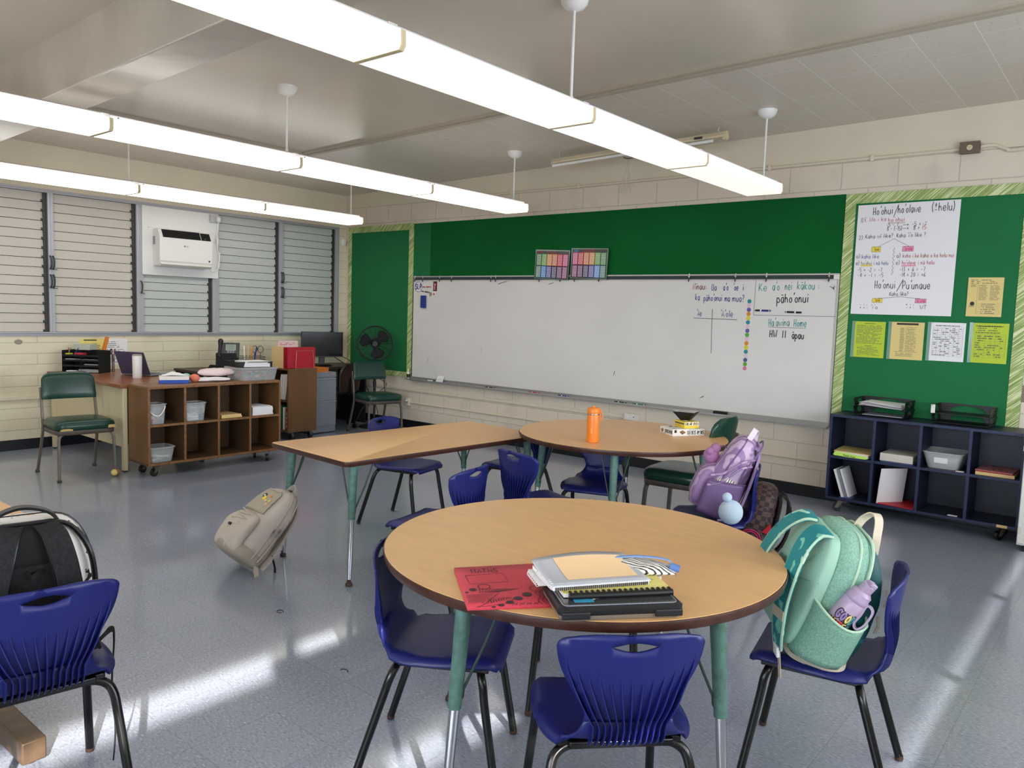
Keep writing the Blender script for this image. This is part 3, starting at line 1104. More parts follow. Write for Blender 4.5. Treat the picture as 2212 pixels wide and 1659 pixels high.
def round_table(c, r, zt, phis, label):
    root = thing('round_table', label, 'table', (c[0], c[1], 0), 0, 'round activity tables')
    n = 96
    b = MB()
    rg = lambda rr, z: [(rr * math.cos(2 * math.pi * i / n), rr * math.sin(2 * math.pi * i / n), z) for i in range(n)]
    b.loft([rg(r - 0.012, zt - 0.028), rg(r - 0.003, zt - 0.024), rg(r - 0.0015, zt - 0.002), rg(r - 0.004, zt)])
    top = b.build('tabletop', 'lam', root)
    b = MB()
    b.loft([rg(r - 0.016, zt - 0.030), rg(r - 0.004, zt - 0.028), rg(r, zt - 0.018), rg(r + 0.0015, zt - 0.008), rg(r, zt - 0.0015), rg(r - 0.0045, zt - 0.0008)], c0=False, c1=False)
    b.build('edge_band', 'edge', root)
    for ph in phis:
        t = R(ph)
        table_leg(root, (0.48 * math.cos(t), 0.48 * math.sin(t), zt - 0.03), (0.54 * math.cos(t), 0.54 * math.sin(t), 0), zt - 0.03, (0, 0, 0))
    return root


round_table((6.72, -4.39), 0.615, 0.70, (264, 355, 181, 88), 'round tan table nearest the camera, with a red folder and stacked notebooks')
round_table((5.61, -2.335), 0.628, 0.71, (207, 297, 27, 117), 'round tan table farther back, with an orange bottle and small boxes')

root = thing('rectangular_table', 'rectangular tan table with brown edge and green tapered legs beside the far round table', 'table', (4.712, -3.19, 0), -0.065)
ZT_ = 0.655
b = MB()
hw, hl, rr = 0.366, 0.76, 0.03


def rrect(w_, l_, r_, z):
    out = []
    for cx_, cy_, a0 in ((w_ - r_, l_ - r_, 0), (-w_ + r_, l_ - r_, 90), (-w_ + r_, -l_ + r_, 180), (w_ - r_, -l_ + r_, 270)):
        for i in range(7):
            a = R(a0 + i * 15)
            out.append((cx_ + r_ * math.cos(a), cy_ + r_ * math.sin(a), z))
    return out


b.loft([rrect(hw - 0.012, hl - 0.012, rr, ZT_ - 0.028), rrect(hw - 0.003, hl - 0.003, rr, ZT_ - 0.024), rrect(hw - 0.0015, hl - 0.0015, rr, ZT_ - 0.002), rrect(hw - 0.004, hl - 0.004, rr, ZT_)])
b.build('tabletop', 'lam', root)
b = MB()
b.loft([rrect(hw - 0.016, hl - 0.016, rr, ZT_ - 0.030), rrect(hw - 0.004, hl - 0.004, rr, ZT_ - 0.028), rrect(hw, hl, rr, ZT_ - 0.018), rrect(hw + 0.001, hl + 0.001, rr, ZT_ - 0.008), rrect(hw, hl, rr, ZT_ - 0.0015), rrect(hw - 0.0045, hl - 0.0045, rr, ZT_ - 0.0008)], c0=False, c1=False)
b.build('edge_band', 'edge', root)
for sx, sy in ((1, -1), (-1, -1), (1, 1), (-1, 1)):
    table_leg(root, (sx * 0.29, sy * 0.66, ZT_ - 0.03), (sx * 0.32, sy * 0.70, 0), ZT_ - 0.03, (0, sy * 0.3, 0))

# the table at the left edge of the picture: tan top on a brown steel pedestal foot
root = thing('pedestal_table', 'tan table at the left edge on a brown steel floor beam, behind the black backpack', 'table', (4.80, -5.62, 0), 0)
b = MB()
b.T = Matrix.Translation((0.0, 0.0, 0.0))
b.loft([rrect(0.45, 0.225, 0.03, 0.632), rrect(0.45, 0.225, 0.03, 0.66)])
b.build('tabletop', 'lam', root)
b = MB()
b.loft([rrect(0.453, 0.228, 0.03, 0.634), rrect(0.454, 0.229, 0.03, 0.654)], c0=False, c1=False)
b.build('edge_band', 'edge', root)
b = MB()
b.box(-0.42, 0.035, 0.014, 0.745, 0.105, 0.085)
b.build('floor_beam', mat('scuffed_brown_steel', (92, 74, 58), 0.45, 0.2, var=(16, 0.3)), root, bevel=0.006)
b = MB()
b.box(0.02, 0.035, 0.08, 0.08, 0.105, 0.633)
b.build('column', 'steel', root, bevel=0.005)
b = MB()
for x in (-0.38, 0.70):
    b.cyl((x, 0.07, 0), (x, 0.07, 0.016), 0.02, n=12)
b.build('foot_glide', 'glide', root)

# ================================================================== BLUE STUDENT CHAIRS
PROF = [(0.184, 0.368, 0.138), (0.180, 0.386, 0.152), (0.160, 0.399, 0.172), (0.085, 0.403, 0.190), (0.0, 0.399, 0.198), (-0.09, 0.397, 0.190), (-0.150, 0.402, 0.162), (-0.185, 0.425, 0.128),
        (-0.198, 0.465, 0.108), (-0.204, 0.50, 0.112), (-0.211, 0.545, 0.138), (-0.219, 0.595, 0.164), (-0.226, 0.640, 0.176), (-0.231, 0.668, 0.170), (-0.234, 0.690, 0.10)]
ARC = [0.0]
for a, c in zip(PROF, PROF[1:]):
    ARC.append(ARC[-1] + math.hypot(c[0] - a[0], c[1] - a[1]))


def prof(s):
    s = max(0, min(s, ARC[-1] - 1e-6))
    for i in range(len(ARC) - 1):
        if s <= ARC[i + 1]:
            t = (s - ARC[i]) / (ARC[i + 1] - ARC[i])
            p0, p1, p2, p3 = PROF[max(i - 1, 0)], PROF[i], PROF[i + 1], PROF[min(i + 2, len(PROF) - 1)]
            return [0.5 * (2 * p1[j] + (p2[j] - p0[j]) * t + (2 * p0[j] - 5 * p1[j] + 4 * p2[j] - p3[j]) * t * t + (3 * p1[j] - p0[j] - 3 * p2[j] + p3[j]) * t ** 3) for j in range(3)]


SB = ARC[8]                              # where the seat ends and the backrest begins


def shell_pt(x, s):
    y, z, hw_ = prof(s)
    u = x / 0.19
    if s < ARC[6]:
        k = 1.0 if s > ARC[2] else max(0.2, s / ARC[2])
        roll = max(0.0, (abs(x) / max(hw_, 1e-4) - 0.84) / 0.16) if s > ARC[1] else 0
        return (x, y, z + 0.012 * k * u * u * abs(u) - 0.020 * roll * roll * min(1, max(0, (ARC[8] - s) / 0.06)))
    t = min(1, (s - ARC[6]) / (ARC[10] - ARC[6]))
    return (x, y + 0.042 * t * u * u + 0.004 * t, z + 0.012 * (1 - t) * u * u)


def outline(s0, s1, n=26):
    rs = [s0 + (s1 - s0) * i / n for i in range(n + 1)]
    right = [(prof(s)[2], s) for s in rs]
    return right


def chair_meshes():
    # seat
    rt_ = outline(0.0, SB, 30)
    seat = [(-a, s) for a, s in reversed(rt_)]
    ol = rt_ + seat
    bs = sheet(ol, [], 0.03, shell_pt)
    # backrest: arched top, lens-shaped hand hole
    top = ARC[12] + 0.012
    rt_ = outline(SB, top, 22)
    hw_ = rt_[-1][0]
    arch = [(hw_ * math.cos(a) if False else hw_ - 0.022 * (1 - math.cos(a)), top + 0.022 * math.sin(a)) for a in [R(15 * i) for i in range(1, 6)]]
    x0, s0 = arch[-1]
    n = 10
    arc2 = [(x0 - (2 * x0) * i / n, s0 + 0.022 * (1 - ((i - n / 2) / (n / 2)) ** 2)) for i in range(1, n)]
    ol = rt_ + arch + arc2 + [(-a, s) for a, s in reversed(arch)] + [(-a, s) for a, s in reversed(rt_)]
    hc = top + 0.006
    hole = [(0.060 * (1 - 2 * i / 10), hc + 0.014 * math.sin(math.pi * i / 10)) for i in range(0, 10)] + [(-0.060 * (1 - 2 * i / 10), hc - 0.013 * math.sin(math.pi * i / 10)) for i in range(0, 10)]
    bb = sheet(ol, [hole], 0.022, shell_pt)
    # fins on the back
    fin = MB()
    for k in range(13):
        u = (k - 6) / 6.0
        s_top = ARC[10] + 0.030 + 0.052 * u * u
        s_bot = ARC[6] + 0.012
        pts, nn = [], []
        m_ = 14
        vs = []
        for i in range(m_ + 1):
            s = s_bot + (s_top - s_bot) * i / m_
            wq = min(0.155, 0.088 + 0.075 * max(0, (s - SB) / (s_top - SB)) ** 0.8)
            x = u * wq
            p = Vector(shell_pt(x, s))
            q = Vector(shell_pt(x, s + 0.004))
            t = (q - p).normalized()
            nrm = Vector((0, -t.z, t.y)).normalized()
            dep = 0.0155 * min(1, (1 - i / m_) * 2.2) + 0.001
            for e in (-1, 1):
                vs.append(tuple(p + Vector((e * 0.0014, 0, 0)) + nrm * 0.001))
                vs.append(tuple(p + Vector((e * 0.0014, 0, 0)) + nrm * (0.002 + dep)))
        fs = []
        for i in range(m_):
            a = 4 * i
            for q in ((0, 1), (1, 3), (3, 2), (2, 0)):
                fs.append((a + q[0], a + q[1], a + 4 + q[1], a + 4 + q[0]))
        fs += [(0, 2, 3, 1), (4 * m_, 4 * m_ + 1, 4 * m_ + 3, 4 * m_ + 2)]
        fin.add(vs, fs)
    return bs, bb, fin


def make_chair():
    root = thing('student_chair', '', 'chair', (0, 0, 0), 0, 'blue plastic student chairs')
    bs, bb, fin = chair_meshes()
    bs.build('seat', 'blue', root, smooth=60, solid=0.007)
    bk = bb.build('backrest', 'blue', root, smooth=60, solid=0.007)
    fin.build('back_ribs', 'blue', bk, smooth=0)
    b = MB()
    b.box(-0.155, -0.135, 0.366, -0.125, 0.15, 0.392)
    b.box(0.125, -0.135, 0.366, 0.155, 0.15, 0.392)
    b.box(-0.13, -0.150, 0.372, 0.13, -0.095, 0.392)
    b.build('seat_mount', 'tube', root, bevel=0.004)
    for sx in (-1, 1):
        for path in ([(0.02, 0.115, 0.376), (0.10, 0.118, 0.374), (0.142, 0.125, 0.362), (0.163, 0.136, 0.330), (0.170, 0.146, 0.26), (0.186, 0.188, 0.012)],
                     [(0.02, -0.118, 0.376), (0.11, -0.122, 0.374), (0.152, -0.130, 0.362), (0.172, -0.142, 0.332), (0.180, -0.165, 0.26), (0.198, -0.243, 0.012)]):
            b = MB()
            b.tube(cr([(sx * x, y, z) for x, y, z in path], 6), 0.0125, 12)
            lg = b.build('leg', 'tube', root)
            g = MB()
            x, y, z = path[-1]
            g.lathe([(0.012, 0.020), (0.0135, 0.010), (0.0125, 0.003), (0.008, 0.0)], 12, c=(sx * x, y, 0))
            g.build('foot_glide', 'glide', lg)
    return root


ch0 = make_chair()
CH = [(7.03, -4.70, 136.5, 'blue student chair in front of the nearest round table, its ribbed back to the camera'),
      (6.432, -4.675, 31.6, 'blue student chair under the left side of the nearest round table'),
      (7.324, -3.921, 190.7, 'blue student chair at the right holding the mint green backpack'),
      (6.515, -4.03, 302, 'blue student chair tucked fully under the nearest round table, on its far side'),
      (4.300, -2.88, 14, 'blue student chair on the far long side of the rectangular table'),
      (5.737, -5.618, 171.2, 'blue student chair in the left foreground with the black backpack on its seat'),
      (4.76, -2.30, 190, 'blue student chair between the end of the rectangular table and the far round table'),
      (5.431, -3.746, 191.5, 'bright blue student chair pulled away from the near side of the rectangular table'),
      (5.543, -3.017, 76, 'blue student chair at the near left side of the far round table, ribbed back showing'),
      (5.46, -2.385, 290, 'blue student chair tucked under the far round table, seat facing the camera'),
      (6.353, -2.644, 210, 'blue student chair at the right of the far round table holding the purple backpack')]
for i, (x, y, a, lb) in enumerate(CH):
    if i == 0:
        place(ch0, (x, y, 0), R(a - 90))
        ch0['label'] = lb
    else:
        c_ = dup(ch0, (x, y, 0), R(a - 90), lb)
        if i == 9:
            c_.scale = (1, 1, 0.965)

# ================================================================== GREEN VINYL STEEL CHAIRS
def make_green():
    root = thing('vinyl_chair', '', 'chair', (0, 0, 0), 0, 'green vinyl steel chairs')
    b = MB()
    prof_ = [(0.395, 0.92), (0.405, 0.985), (0.430, 1.0), (0.452, 0.975), (0.466, 0.90), (0.472, 0.72), (0.474, 0.3), (0.4745, 0.01)]
    rings = []
    for z, k in prof_:
        rings.append([(x * k, y * k + 0.0, z) for x, y, _ in [(p[0], p[1], 0) for p in ring(0, 0.222, -0.205, 0.215, 40, 5.5)]])
    b.loft(rings)
    b.build('seat_cushion', 'vinyl', root, smooth=50)
    b = MB()
    b.loft([ring(0.365, 0.214, -0.20, 0.205, 40, 6), ring(0.397, 0.216, -0.202, 0.207, 40, 6)], c0=False, c1=True)
    b.build('seat_apron', 'steel', root, smooth=50, solid=0.003)
    b = MB()
    rings = []
    for k in range(9):
        t = k / 8
        z = 0.605 + 0.215 * t
        a = 0.206 - 0.012 * t - (0.055 * max(0, (t - 0.72) / 0.28) ** 2.2)
        th = 0.021 + 0.006 * math.sin(math.pi * t)
        y = -0.225 - 0.045 * t
        if k in (0, 8):
            th *= 0.55
            a -= 0.006
        row = []
        for i in range(32):
            q = 2 * math.pi * i / 32
            c_, s_ = math.cos(q), math.sin(q)
            x = a * math.copysign(abs(c_) ** 0.45, c_)
            row.append((x, y + th * math.copysign(abs(s_) ** 0.75, s_) + 0.25 * x * x * 2.0 - 0.01, z))
        rings.append(row)
    b.loft(rings)
    b.build('back_cushion', 'vinyl', root, smooth=60)
    for sx in (-1, 1):
        b = MB()
        b.ribbon(cr([(sx * 0.197, -0.262, 0.70), (sx * 0.199, -0.243, 0.60), (sx * 0.201, -0.215, 0.45), (sx * 0.203, -0.205, 0.37), (sx * 0.206, -0.235, 0.26), (sx * 0.215, -0.325, 0.008)], 5), 0.026, 0.018, (0, 1, 0))
        lg = b.build('rear_leg', 'steel', root, smooth=30, bevel=0.003)
        g = MB()
        g.box(sx * 0.215 - 0.013, -0.341, 0, sx * 0.215 + 0.013, -0.312, 0.02)
        g.build('foot_glide', 'dark', lg)
        b = MB()
        b.ribbon(cr([(sx * 0.14, 0.165, 0.372), (sx * 0.178, 0.168, 0.364), (sx * 0.196, 0.172, 0.335), (sx * 0.200, 0.176, 0.27), (sx * 0.205, 0.190, 0.008)], 6), 0.026, 0.018, (0, 1, 0))
        lg = b.build('front_leg', 'steel', root, smooth=30, bevel=0.003)
        g = MB()
        g.box(sx * 0.205 - 0.013, 0.176, 0, sx * 0.205 + 0.013, 0.204, 0.02)
        g.build('foot_glide', 'dark', lg)
    return root


g0 = make_green()
g0['label'] = 'green vinyl chair at the far left before the desk, its seat corners torn'
place(g0, (1.475, -3.82, 0), R(-4 - 90))
dup(g0, (1.36, -0.60, 0), R(-14 - 90), 'green vinyl steel chair standing in front of the black pedestal fan')
dup(g0, (5.80, -1.86, 0), R(184 - 90), 'dark green vinyl steel chair on the far right side of the far round table')
# torn corners and the split ball belong to the first chair only
b = MB()
b.T = Matrix.Identity(4)
b.loft([ring(0.4005, 0.045, -0.004, 0.004, 16, 2), ring(0.412, 0.045, -0.004, 0.004, 16, 2), ring(0.418, 0.020, -0.004, 0.004, 16, 2)])
o = b.build('torn_corner', 'foam', g0)
o.location = (0.155, 0.2155, 0.0)
b = MB()
b.loft([ring(0.405, 0.028, -0.004, 0.004, 16, 2), ring(0.428, 0.022, -0.004, 0.004, 16, 2)])
o = b.build('torn_corner', 'foam', g0)
o.location = (-0.172, 0.2125, 0.0)
b = MB()
b.sphere((0, 0, 0.032), 0.032, 18)
b.sphere((0.012, 0.008, 0.033), 0.027, 18, m=1)
o = b.build('cut_ball_foot', [mat('tan_felt', (150, 112, 70), 0.9, bump=(80, 0.4)), 'tanp'], g0)
o.location = (-0.205, 0.190, 0)

# ================================================================== ON THE WHITEBOARD WALL
X_, Z_ = (1, 0, 0), (0, 0, 1)            # right and up on the wall; the wall faces -y


def panel(mb, x0, z0, x1, z1, y0, y1, m=0):
    mb.box(x0, min(y0, y1), z0, x1, max(y0, y1), z1, m)


# left bulletin board
root = thing('bulletin_board', 'narrow green bulletin board with striped border, between the corner and the whiteboard', 'bulletin board', (0, 0, 0))
b = MB()
panel(b, 0.06, 0.612, 1.262, 2.425, 0, -0.012)
b.build('paper_panel', 'green3', root, smooth=0)
BD = dict(top=(0.06, 2.357, 1.262, 2.432), bottom=(0.06, 0.612, 1.262, 0.672), left=(0.058, 0.672, 0.126, 2.357), right=(1.184, 0.672, 1.266, 2.357))
for k, q in BD.items():
    b = MB()
    panel(b, *q, -0.012, -0.016)
    b.build('border_strip', 'border', root, smooth=0)

# green paper over the whiteboard, with the paler sheet at its left end
root = thing('green_backing_paper', 'long deep green paper panel above the whiteboard', 'paper panel', (0, 0, 0))
b = MB()
panel(b, 1.272, 1.812, 6.122, 2.424, 0, -0.010)
b.build('paper_sheet', 'green2', root, smooth=0)
b = MB()
panel(b, 1.262, 1.812, 1.545, 2.421, -0.010, -0.014)
tag(b.build('green_paper_strip', 'green3', smooth=0), 'paler green paper strip at the left end of the dark green panel', 'paper')

# right bulletin board
root = thing('bulletin_board', 'large green bulletin board with striped border above the navy cubby shelf', 'bulletin board', (0, 0, 0))
b = MB()
panel(b, 6.127, 0.62, 7.387, 2.418, 0, -0.012)
b.build('paper_panel', 'green3', root, smooth=0)
for q in ((6.127, 2.345, 7.387, 2.420), (6.127, 0.62, 6.204, 2.345), (7.307, 0.62, 7.387, 2.345)):
    b = MB()
    panel(b, *q, -0.012, -0.016)
    b.build('border_strip', 'border', root, smooth=0)

# ------------------------------------------------------------------ whiteboard
wb = thing('whiteboard', 'long white wall-mounted whiteboard with marker writing at its right end', 'whiteboard', (0, 0, 0))
YB = -0.022
b = MB()
panel(b, 1.285, 0.628, 6.118, 1.762, 0, YB)
b.build('writing_surface', 'wboard', wb, smooth=0)
b = MB()
panel(b, 1.268, 1.762, 6.122, 1.768, 0, -0.030)
panel(b, 1.268, 1.800, 6.122, 1.812, 0, -0.030)
b.build('map_rail', 'alu2', wb, smooth=0)
b = MB()
panel(b, 1.300, 1.768, 6.080, 1.800, 0, -0.024)
b.build('cork_strip', 'cork', wb, smooth=0)
b = MB()
panel(b, 6.080, 1.768, 6.122, 1.800, 0, -0.032)
b.cyl((6.101, -0.032, 1.784), (6.101, -0.034, 1.784), 0.004, n=10)
b.build('rail_end_cap', 'offw', wb, smooth=0)
b = MB()
panel(b, 6.112, 0.615, 6.124, 1.762, 0, -0.030)
b.build('side_trim', 'alu2', wb, smooth=0)
b = MB()
panel(b, 1.276, 0.615, 1.286, 1.762, 0, -0.026)
b.build('side_trim', 'dark', wb, smooth=0)
b = MB()
b.box(1.235, -0.085, 0.588, 6.118, 0, 0.598)
b.box(1.235, -0.085, 0.598, 6.118, -0.080, 0.606)
b.box(1.235, -0.030, 0.598, 6.118, 0, 0.630)
b.build('marker_tray', 'alu2', wb, smooth=0, bevel=0.002)

HB = [("Nīnau:", 4.872, 1.679, 5.003, 1.681, 'r'), ("Ua", 5.051, 1.673, 5.100, 1.673, 'b'), ("a'o", 5.158, 1.674, 5.209, 1.675, 'b'), ("'oe", 5.250, 1.674, 5.298, 1.674, 'b'),
      ('i', 5.331, 1.674, 5.349, 1.674, 'b'), ('ka', 4.901, 1.586, 4.948, 1.586, 'b'), ("pāho'onui", 4.982, 1.580, 5.156, 1.583, 'b'), ('ma', 5.177, 1.580, 5.229, 1.579, 'b'),
      ('mua?', 5.246, 1.579, 5.360, 1.580, 'b'), ("'Ae", 4.922, 1.446, 4.974, 1.446, 'b'), ("'A'ole", 5.145, 1.446, 5.264, 1.448, 'b'), ('Ke', 5.473, 1.670, 5.550, 1.672, 't'),
      ("a'o", 5.590, 1.677, 5.655, 1.678, 't'), ('nei', 5.694, 1.681, 5.756, 1.683, 't'), ('kākou', 5.794, 1.687, 5.939, 1.686, 't'), (':', 5.955, 1.688, 5.979, 1.688, 't'),
      ("pāho'onui", 5.632, 1.575, 5.895, 1.582, 'k'), ("Ha'awina", 5.576, 1.381, 5.755, 1.389, 't'), ('Home', 5.786, 1.384, 5.893, 1.387, 't'), ('HW', 5.590, 1.288, 5.661, 1.291, 'k'),
      ('11', 5.690, 1.287, 5.732, 1.289, 'k'), ('āpau', 5.777, 1.286, 5.878, 1.286, 'k')]
CM = {'r': 'inkdr', 'b': 'inkb', 't': 'inkt', 'k': 'ink', 'm': 'inkm', 'g': 'inkg'}


def writing(lines, y, hh, pens, parent, nm):
    mb = MB()
    keys = sorted({l[5] for l in lines})
    for l in lines:
        write(mb, l[0], (l[1], y, l[2]), (l[3] - l[1], 0, l[4] - l[2]), Z_, math.hypot(l[3] - l[1], l[4] - l[2]), hh(l), pens(l), keys.index(l[5]))
    return mb.build(nm, [CM[k] for k in keys], parent, smooth=0)


sel = lambda ks: [HB[i] for i in ks]
writing(sel(range(0, 9)), YB, lambda l: 0.055, lambda l: 0.0055, wb, 'question_writing')
writing(sel(range(9, 11)), YB, lambda l: 0.055, lambda l: 0.005, wb, 'tally_writing')
writing(sel(range(11, 17)), YB, lambda l: 0.064 if l[5] == 't' else 0.072, lambda l: 0.0055 if l[5] == 't' else 0.007, wb, 'lesson_writing')
writing(sel(range(17, 22)), YB, lambda l: 0.060, lambda l: 0.0055 if l[5] == 't' else 0.007, wb, 'homework_writing')
b = MB()
for p in ([(4.895, 1.428), (5.302, 1.424)], [(5.070, 1.509), (5.074, 1.30), (5.080, 1.124)]):
    stroke(b, [(x, YB, z) for x, z in p], 0.0055, (0, -1, 0))
b.build('tally_lines', 'grey_line', wb, smooth=0)
b = MB()
for p in ([(5.446, 1.761), (5.444, 1.468)], [(5.444, 1.468), (6.112, 1.474)], [(5.575, 1.372), (5.888, 1.374)]):
    stroke(b, [(x, YB, z) for x, z in p], 0.0035, (0, -1, 0))
b.build('box_lines', 'grey_line', wb, smooth=0)
b = MB()
for x, z, l, a in ((2.62, 1.735, 0.10, 0.1), (2.60, 1.72, 0.03, 0.3), (3.28, 1.73, 0.06, 0.0), (1.55, 0.82, 0.05, 1.3), (1.62, 0.76, 0.04, 1.4), (2.38, 0.98, 0.05, 1.4), (6.06, 1.72, 0.05, -0.9), (6.08, 1.69, 0.03, 1.2), (4.1, 0.86, 0.03, 1.3), (5.0, 0.72, 0.04, 0.6)):
    for k in range(4):
        dx, dz = l * math.cos(a), l * math.sin(a)
        o_ = random.uniform(-0.012, 0.012)
        stroke(b, [(x + o_, YB, z + o_), (x + dx + o_ * 0.4, YB, z + dz - o_)], 0.004, (0, -1, 0))
b.build('marker_smudge', mat('pale_smudge', (200, 197, 196), 0.4), wb, smooth=0)

# dots in a column
DC = ['teal', 'rose', 'violet', 'amber', 'yellow', 'teal', 'rose', 'violet', 'green', 'rose', 'amber', 'yellow', 'teal', 'pale', 'slate', 'green', 'pink']
DR = dict(teal=(24, 140, 146), rose=(226, 190, 206), violet=(104, 88, 160), amber=(218, 138, 40), yellow=(224, 208, 42), green=(92, 168, 60), pale=(220, 200, 212), slate=(88, 86, 130), pink=(214, 120, 160))
ORD = ['topmost', 'second', 'third', 'fourth', 'fifth', 'sixth', 'seventh', 'eighth', 'ninth', 'tenth', 'eleventh', 'twelfth', 'thirteenth', 'fourteenth', 'fifteenth', 'sixteenth', 'bottom']
for k, c in enumerate(DC):
    t = k / 16
    b = MB()
    b.disc((5.401 - 0.007 * t, YB, 1.583 - 0.569 * t), X_, Z_, 0.0178, 0.0012 if k % 2 else 0.0020, 24)
    tag(b.build('paper_dot', mat('dot_' + c, DR[c], 0.6), smooth=0), '%s dot, %s in the column of dots on the whiteboard' % (c, ORD[k] if k in (0, 16) else ORD[k] + ' from the top'), 'dot', 'coloured dots on the whiteboard')


def marker(loc, rot, body, capc, label, L=0.128, r=0.0075, group='dry-erase markers on the board and its tray', flat=True):
    root = thing('dry_erase_marker', label, 'marker', loc, rot, group)
    b = MB()
    b.lathe([(r * 0.9, -L / 2), (r, -L / 2 + 0.003), (r, L * 0.16)], 12)
    b.build('barrel', 'white', root)
    b = MB()
    b.lathe([(r * 1.02, -L * 0.42), (r * 1.02, L * 0.06)], 12)
    b.build('print_band', body, root)
    b = MB()
    b.lathe([(r * 1.05, L * 0.16), (r * 1.05, L * 0.42), (r * 0.8, L / 2)], 12)
    b.build('cap', capc, root)
    b = MB()
    b.lathe([(r * 1.0, -L / 2 - 0.002), (r * 1.04, -L / 2 + 0.004)], 12)
    b.build('end_plug', capc, root)
    return root


mk_b = mat('marker_blue', (34, 44, 132), 0.4)
mk_r = mat('marker_red', (178, 30, 52), 0.4)
mk_g = mat('marker_green', (40, 120, 80), 0.4)
marker((5.523, YB - 0.0085, 1.508), (0, R(-90), 0), mk_b, 'black', 'blue dry-erase marker stuck on the board under the teal heading')
marker((5.782, YB - 0.0085, 1.500), (0, R(91), 0), 'ink', 'black', 'black dry-erase marker stuck on the board under the black word')
TZ = 0.606
marker((1.66, -0.058, TZ), (0, R(90), R(4)), 'white', 'black', 'white marker with black cap on the tray left of the folded card')
marker((2.555, -0.060, TZ), (0, R(-90), R(-3)), 'ink', 'black', 'black marker lying alone on the marker tray')
marker((3.155, -0.060, TZ), (0, R(-90), R(-4)), mk_r, mk_r, 'red marker lying on the marker tray')
marker((3.535, -0.060, TZ), (0, R(-90), R(-3)), mk_b, mk_b, 'blue marker lying on the marker tray')
marker((4.20, -0.060, TZ), (0, R(-90), R(-3)), 'ink', 'black', 'black marker with white body on the tray, left of two side by side')
marker((4.40, -0.055, TZ), (0, R(-90), R(3)), mk_g, mk_g, 'green marker on the tray, right of two side by side')
# folded card, spray, eraser in the tray
b = MB()
b.loft([[(1.735, -0.070, 0.599), (1.845, -0.070, 0.599), (1.842, -0.038, 0.672), (1.742, -0.038, 0.672)], [(1.735, -0.072, 0.599), (1.845, -0.072, 0.599), (1.842, -0.040, 0.672), (1.742, -0.040, 0.672)]])
cd = tag(b.build('folded_card', 'paper', smooth=0), 'small white note card propped on the marker tray near its left end', 'card')
b = MB()
for k in range(3):
    stroke(b, [(1.752 + i * 0.007, -0.0685 + 0.006 * k + 0.0001, 0.606 + 0.014 * k + (0.003 if i % 2 else 0)) for i in range(13)], 0.002, (0, -0.9, -0.4))
b.build('scribble', 'print', cd, smooth=0)
root = thing('spray_bottle', 'small white spray bottle with black label at the left end of the marker tray', 'bottle', (1.255, -0.052, 0.599))
b = MB()
b.lathe([(0.016, 0), (0.017, 0.004), (0.017, 0.066), (0.010, 0.080), (0.009, 0.084)], 16)
b.build('body', 'white', root)
b = MB()
b.lathe([(0.0174, 0.014), (0.0174, 0.058)], 16)
b.build('label_band', 'black', root)
b = MB()
b.lathe([(0.008, 0.082), (0.009, 0.086), (0.009, 0.112), (0.006, 0.118)], 12)
b.build('nozzle', 'offw', root)
b = MB()
b.box(5.150, -0.072, 0.599, 5.270, -0.030, 0.626)
tag(b.build('board_eraser', 'blackm', smooth=0, bevel=0.004), 'black felt eraser on the marker tray behind the green vinyl chair', 'eraser')
b = MB()
b.box(1.431, YB - 0.028, 1.444, 1.506, YB, 1.588)
er = tag(b.build('board_eraser', mat('eraser_blue', (26, 48, 128), 0.5), smooth=0, bevel=0.005), 'blue magnetic eraser on the left of the whiteboard', 'eraser')

# magnets, top left of the board
b = MB()
b.disc((1.372, YB, 1.688), X_, Z_, 0.062, 0.003, 28)
mg = tag(b.build('round_magnet', 'white', smooth=0), 'round white magnet lettered SLP at the top left of the whiteboard', 'magnet')
b = MB()
b.tube([(1.372 + 0.058 * math.cos(a), YB - 0.0035, 1.688 + 0.058 * math.sin(a)) for a in [2 * math.pi * i / 28 for i in range(28)]], 0.0022, 6, closed=True)
b.build('rim', mk_b, mg)
b = MB()
write(b, 'SLP', (1.318, YB - 0.0032, 1.664), X_, Z_, 0.112, 0.056, 0.011)
b.build('lettering', mk_b, mg, smooth=0)
root = marker((1.51, YB - 0.006, 1.688), (0, R(-92), 0), mk_r, mk_r, 'small red marker beside the round magnet on the whiteboard', 0.13, 0.0055, 'small markers stuck top left on the board')
root = marker((1.49, YB - 0.006, 1.632), (0, R(-84), 0), 'ink', 'black', 'small black marker below the round magnet on the whiteboard', 0.13, 0.0055, 'small markers stuck top left on the board')
b = MB()
b.box(1.615, YB - 0.003, 1.640, 1.674, YB, 1.752)
pm = tag(b.build('picture_magnet', mat('dark_red_print', (96, 26, 32), 0.5), smooth=0), 'small dark red picture magnet at the top left of the whiteboard', 'magnet')
b = MB()
b.disc((1.643, YB - 0.003, 1.715), X_, Z_, 0.014, 0.0005, 12)
b.plate((1.630, YB - 0.003, 1.655), X_, Z_, 0.016, 0.045, 0.0005)
b.build('figure_print', 'pink', pm, smooth=0)
b = MB()
b.disc((1.574, YB, 1.604), X_, Z_, 0.021, 0.003, 20, rv=0.025)
mm = tag(b.build('oval_magnet', mat('khaki_print', (150, 148, 118), 0.5), smooth=0), 'oval khaki magnet, left of two under the picture magnet', 'magnet')
b = MB()
b.disc((1.628, YB, 1.612), X_, Z_, 0.019, 0.003, 20, rv=0.028)
mm = tag(b.build('oval_magnet', 'white', smooth=0), 'oval white and red magnet, right of two under the picture magnet', 'magnet')
b = MB()
b.disc((1.628, YB - 0.003, 1.606), X_, Z_, 0.011, 0.0006, 14, rv=0.014)
b.build('print', mk_r, mm, smooth=0)

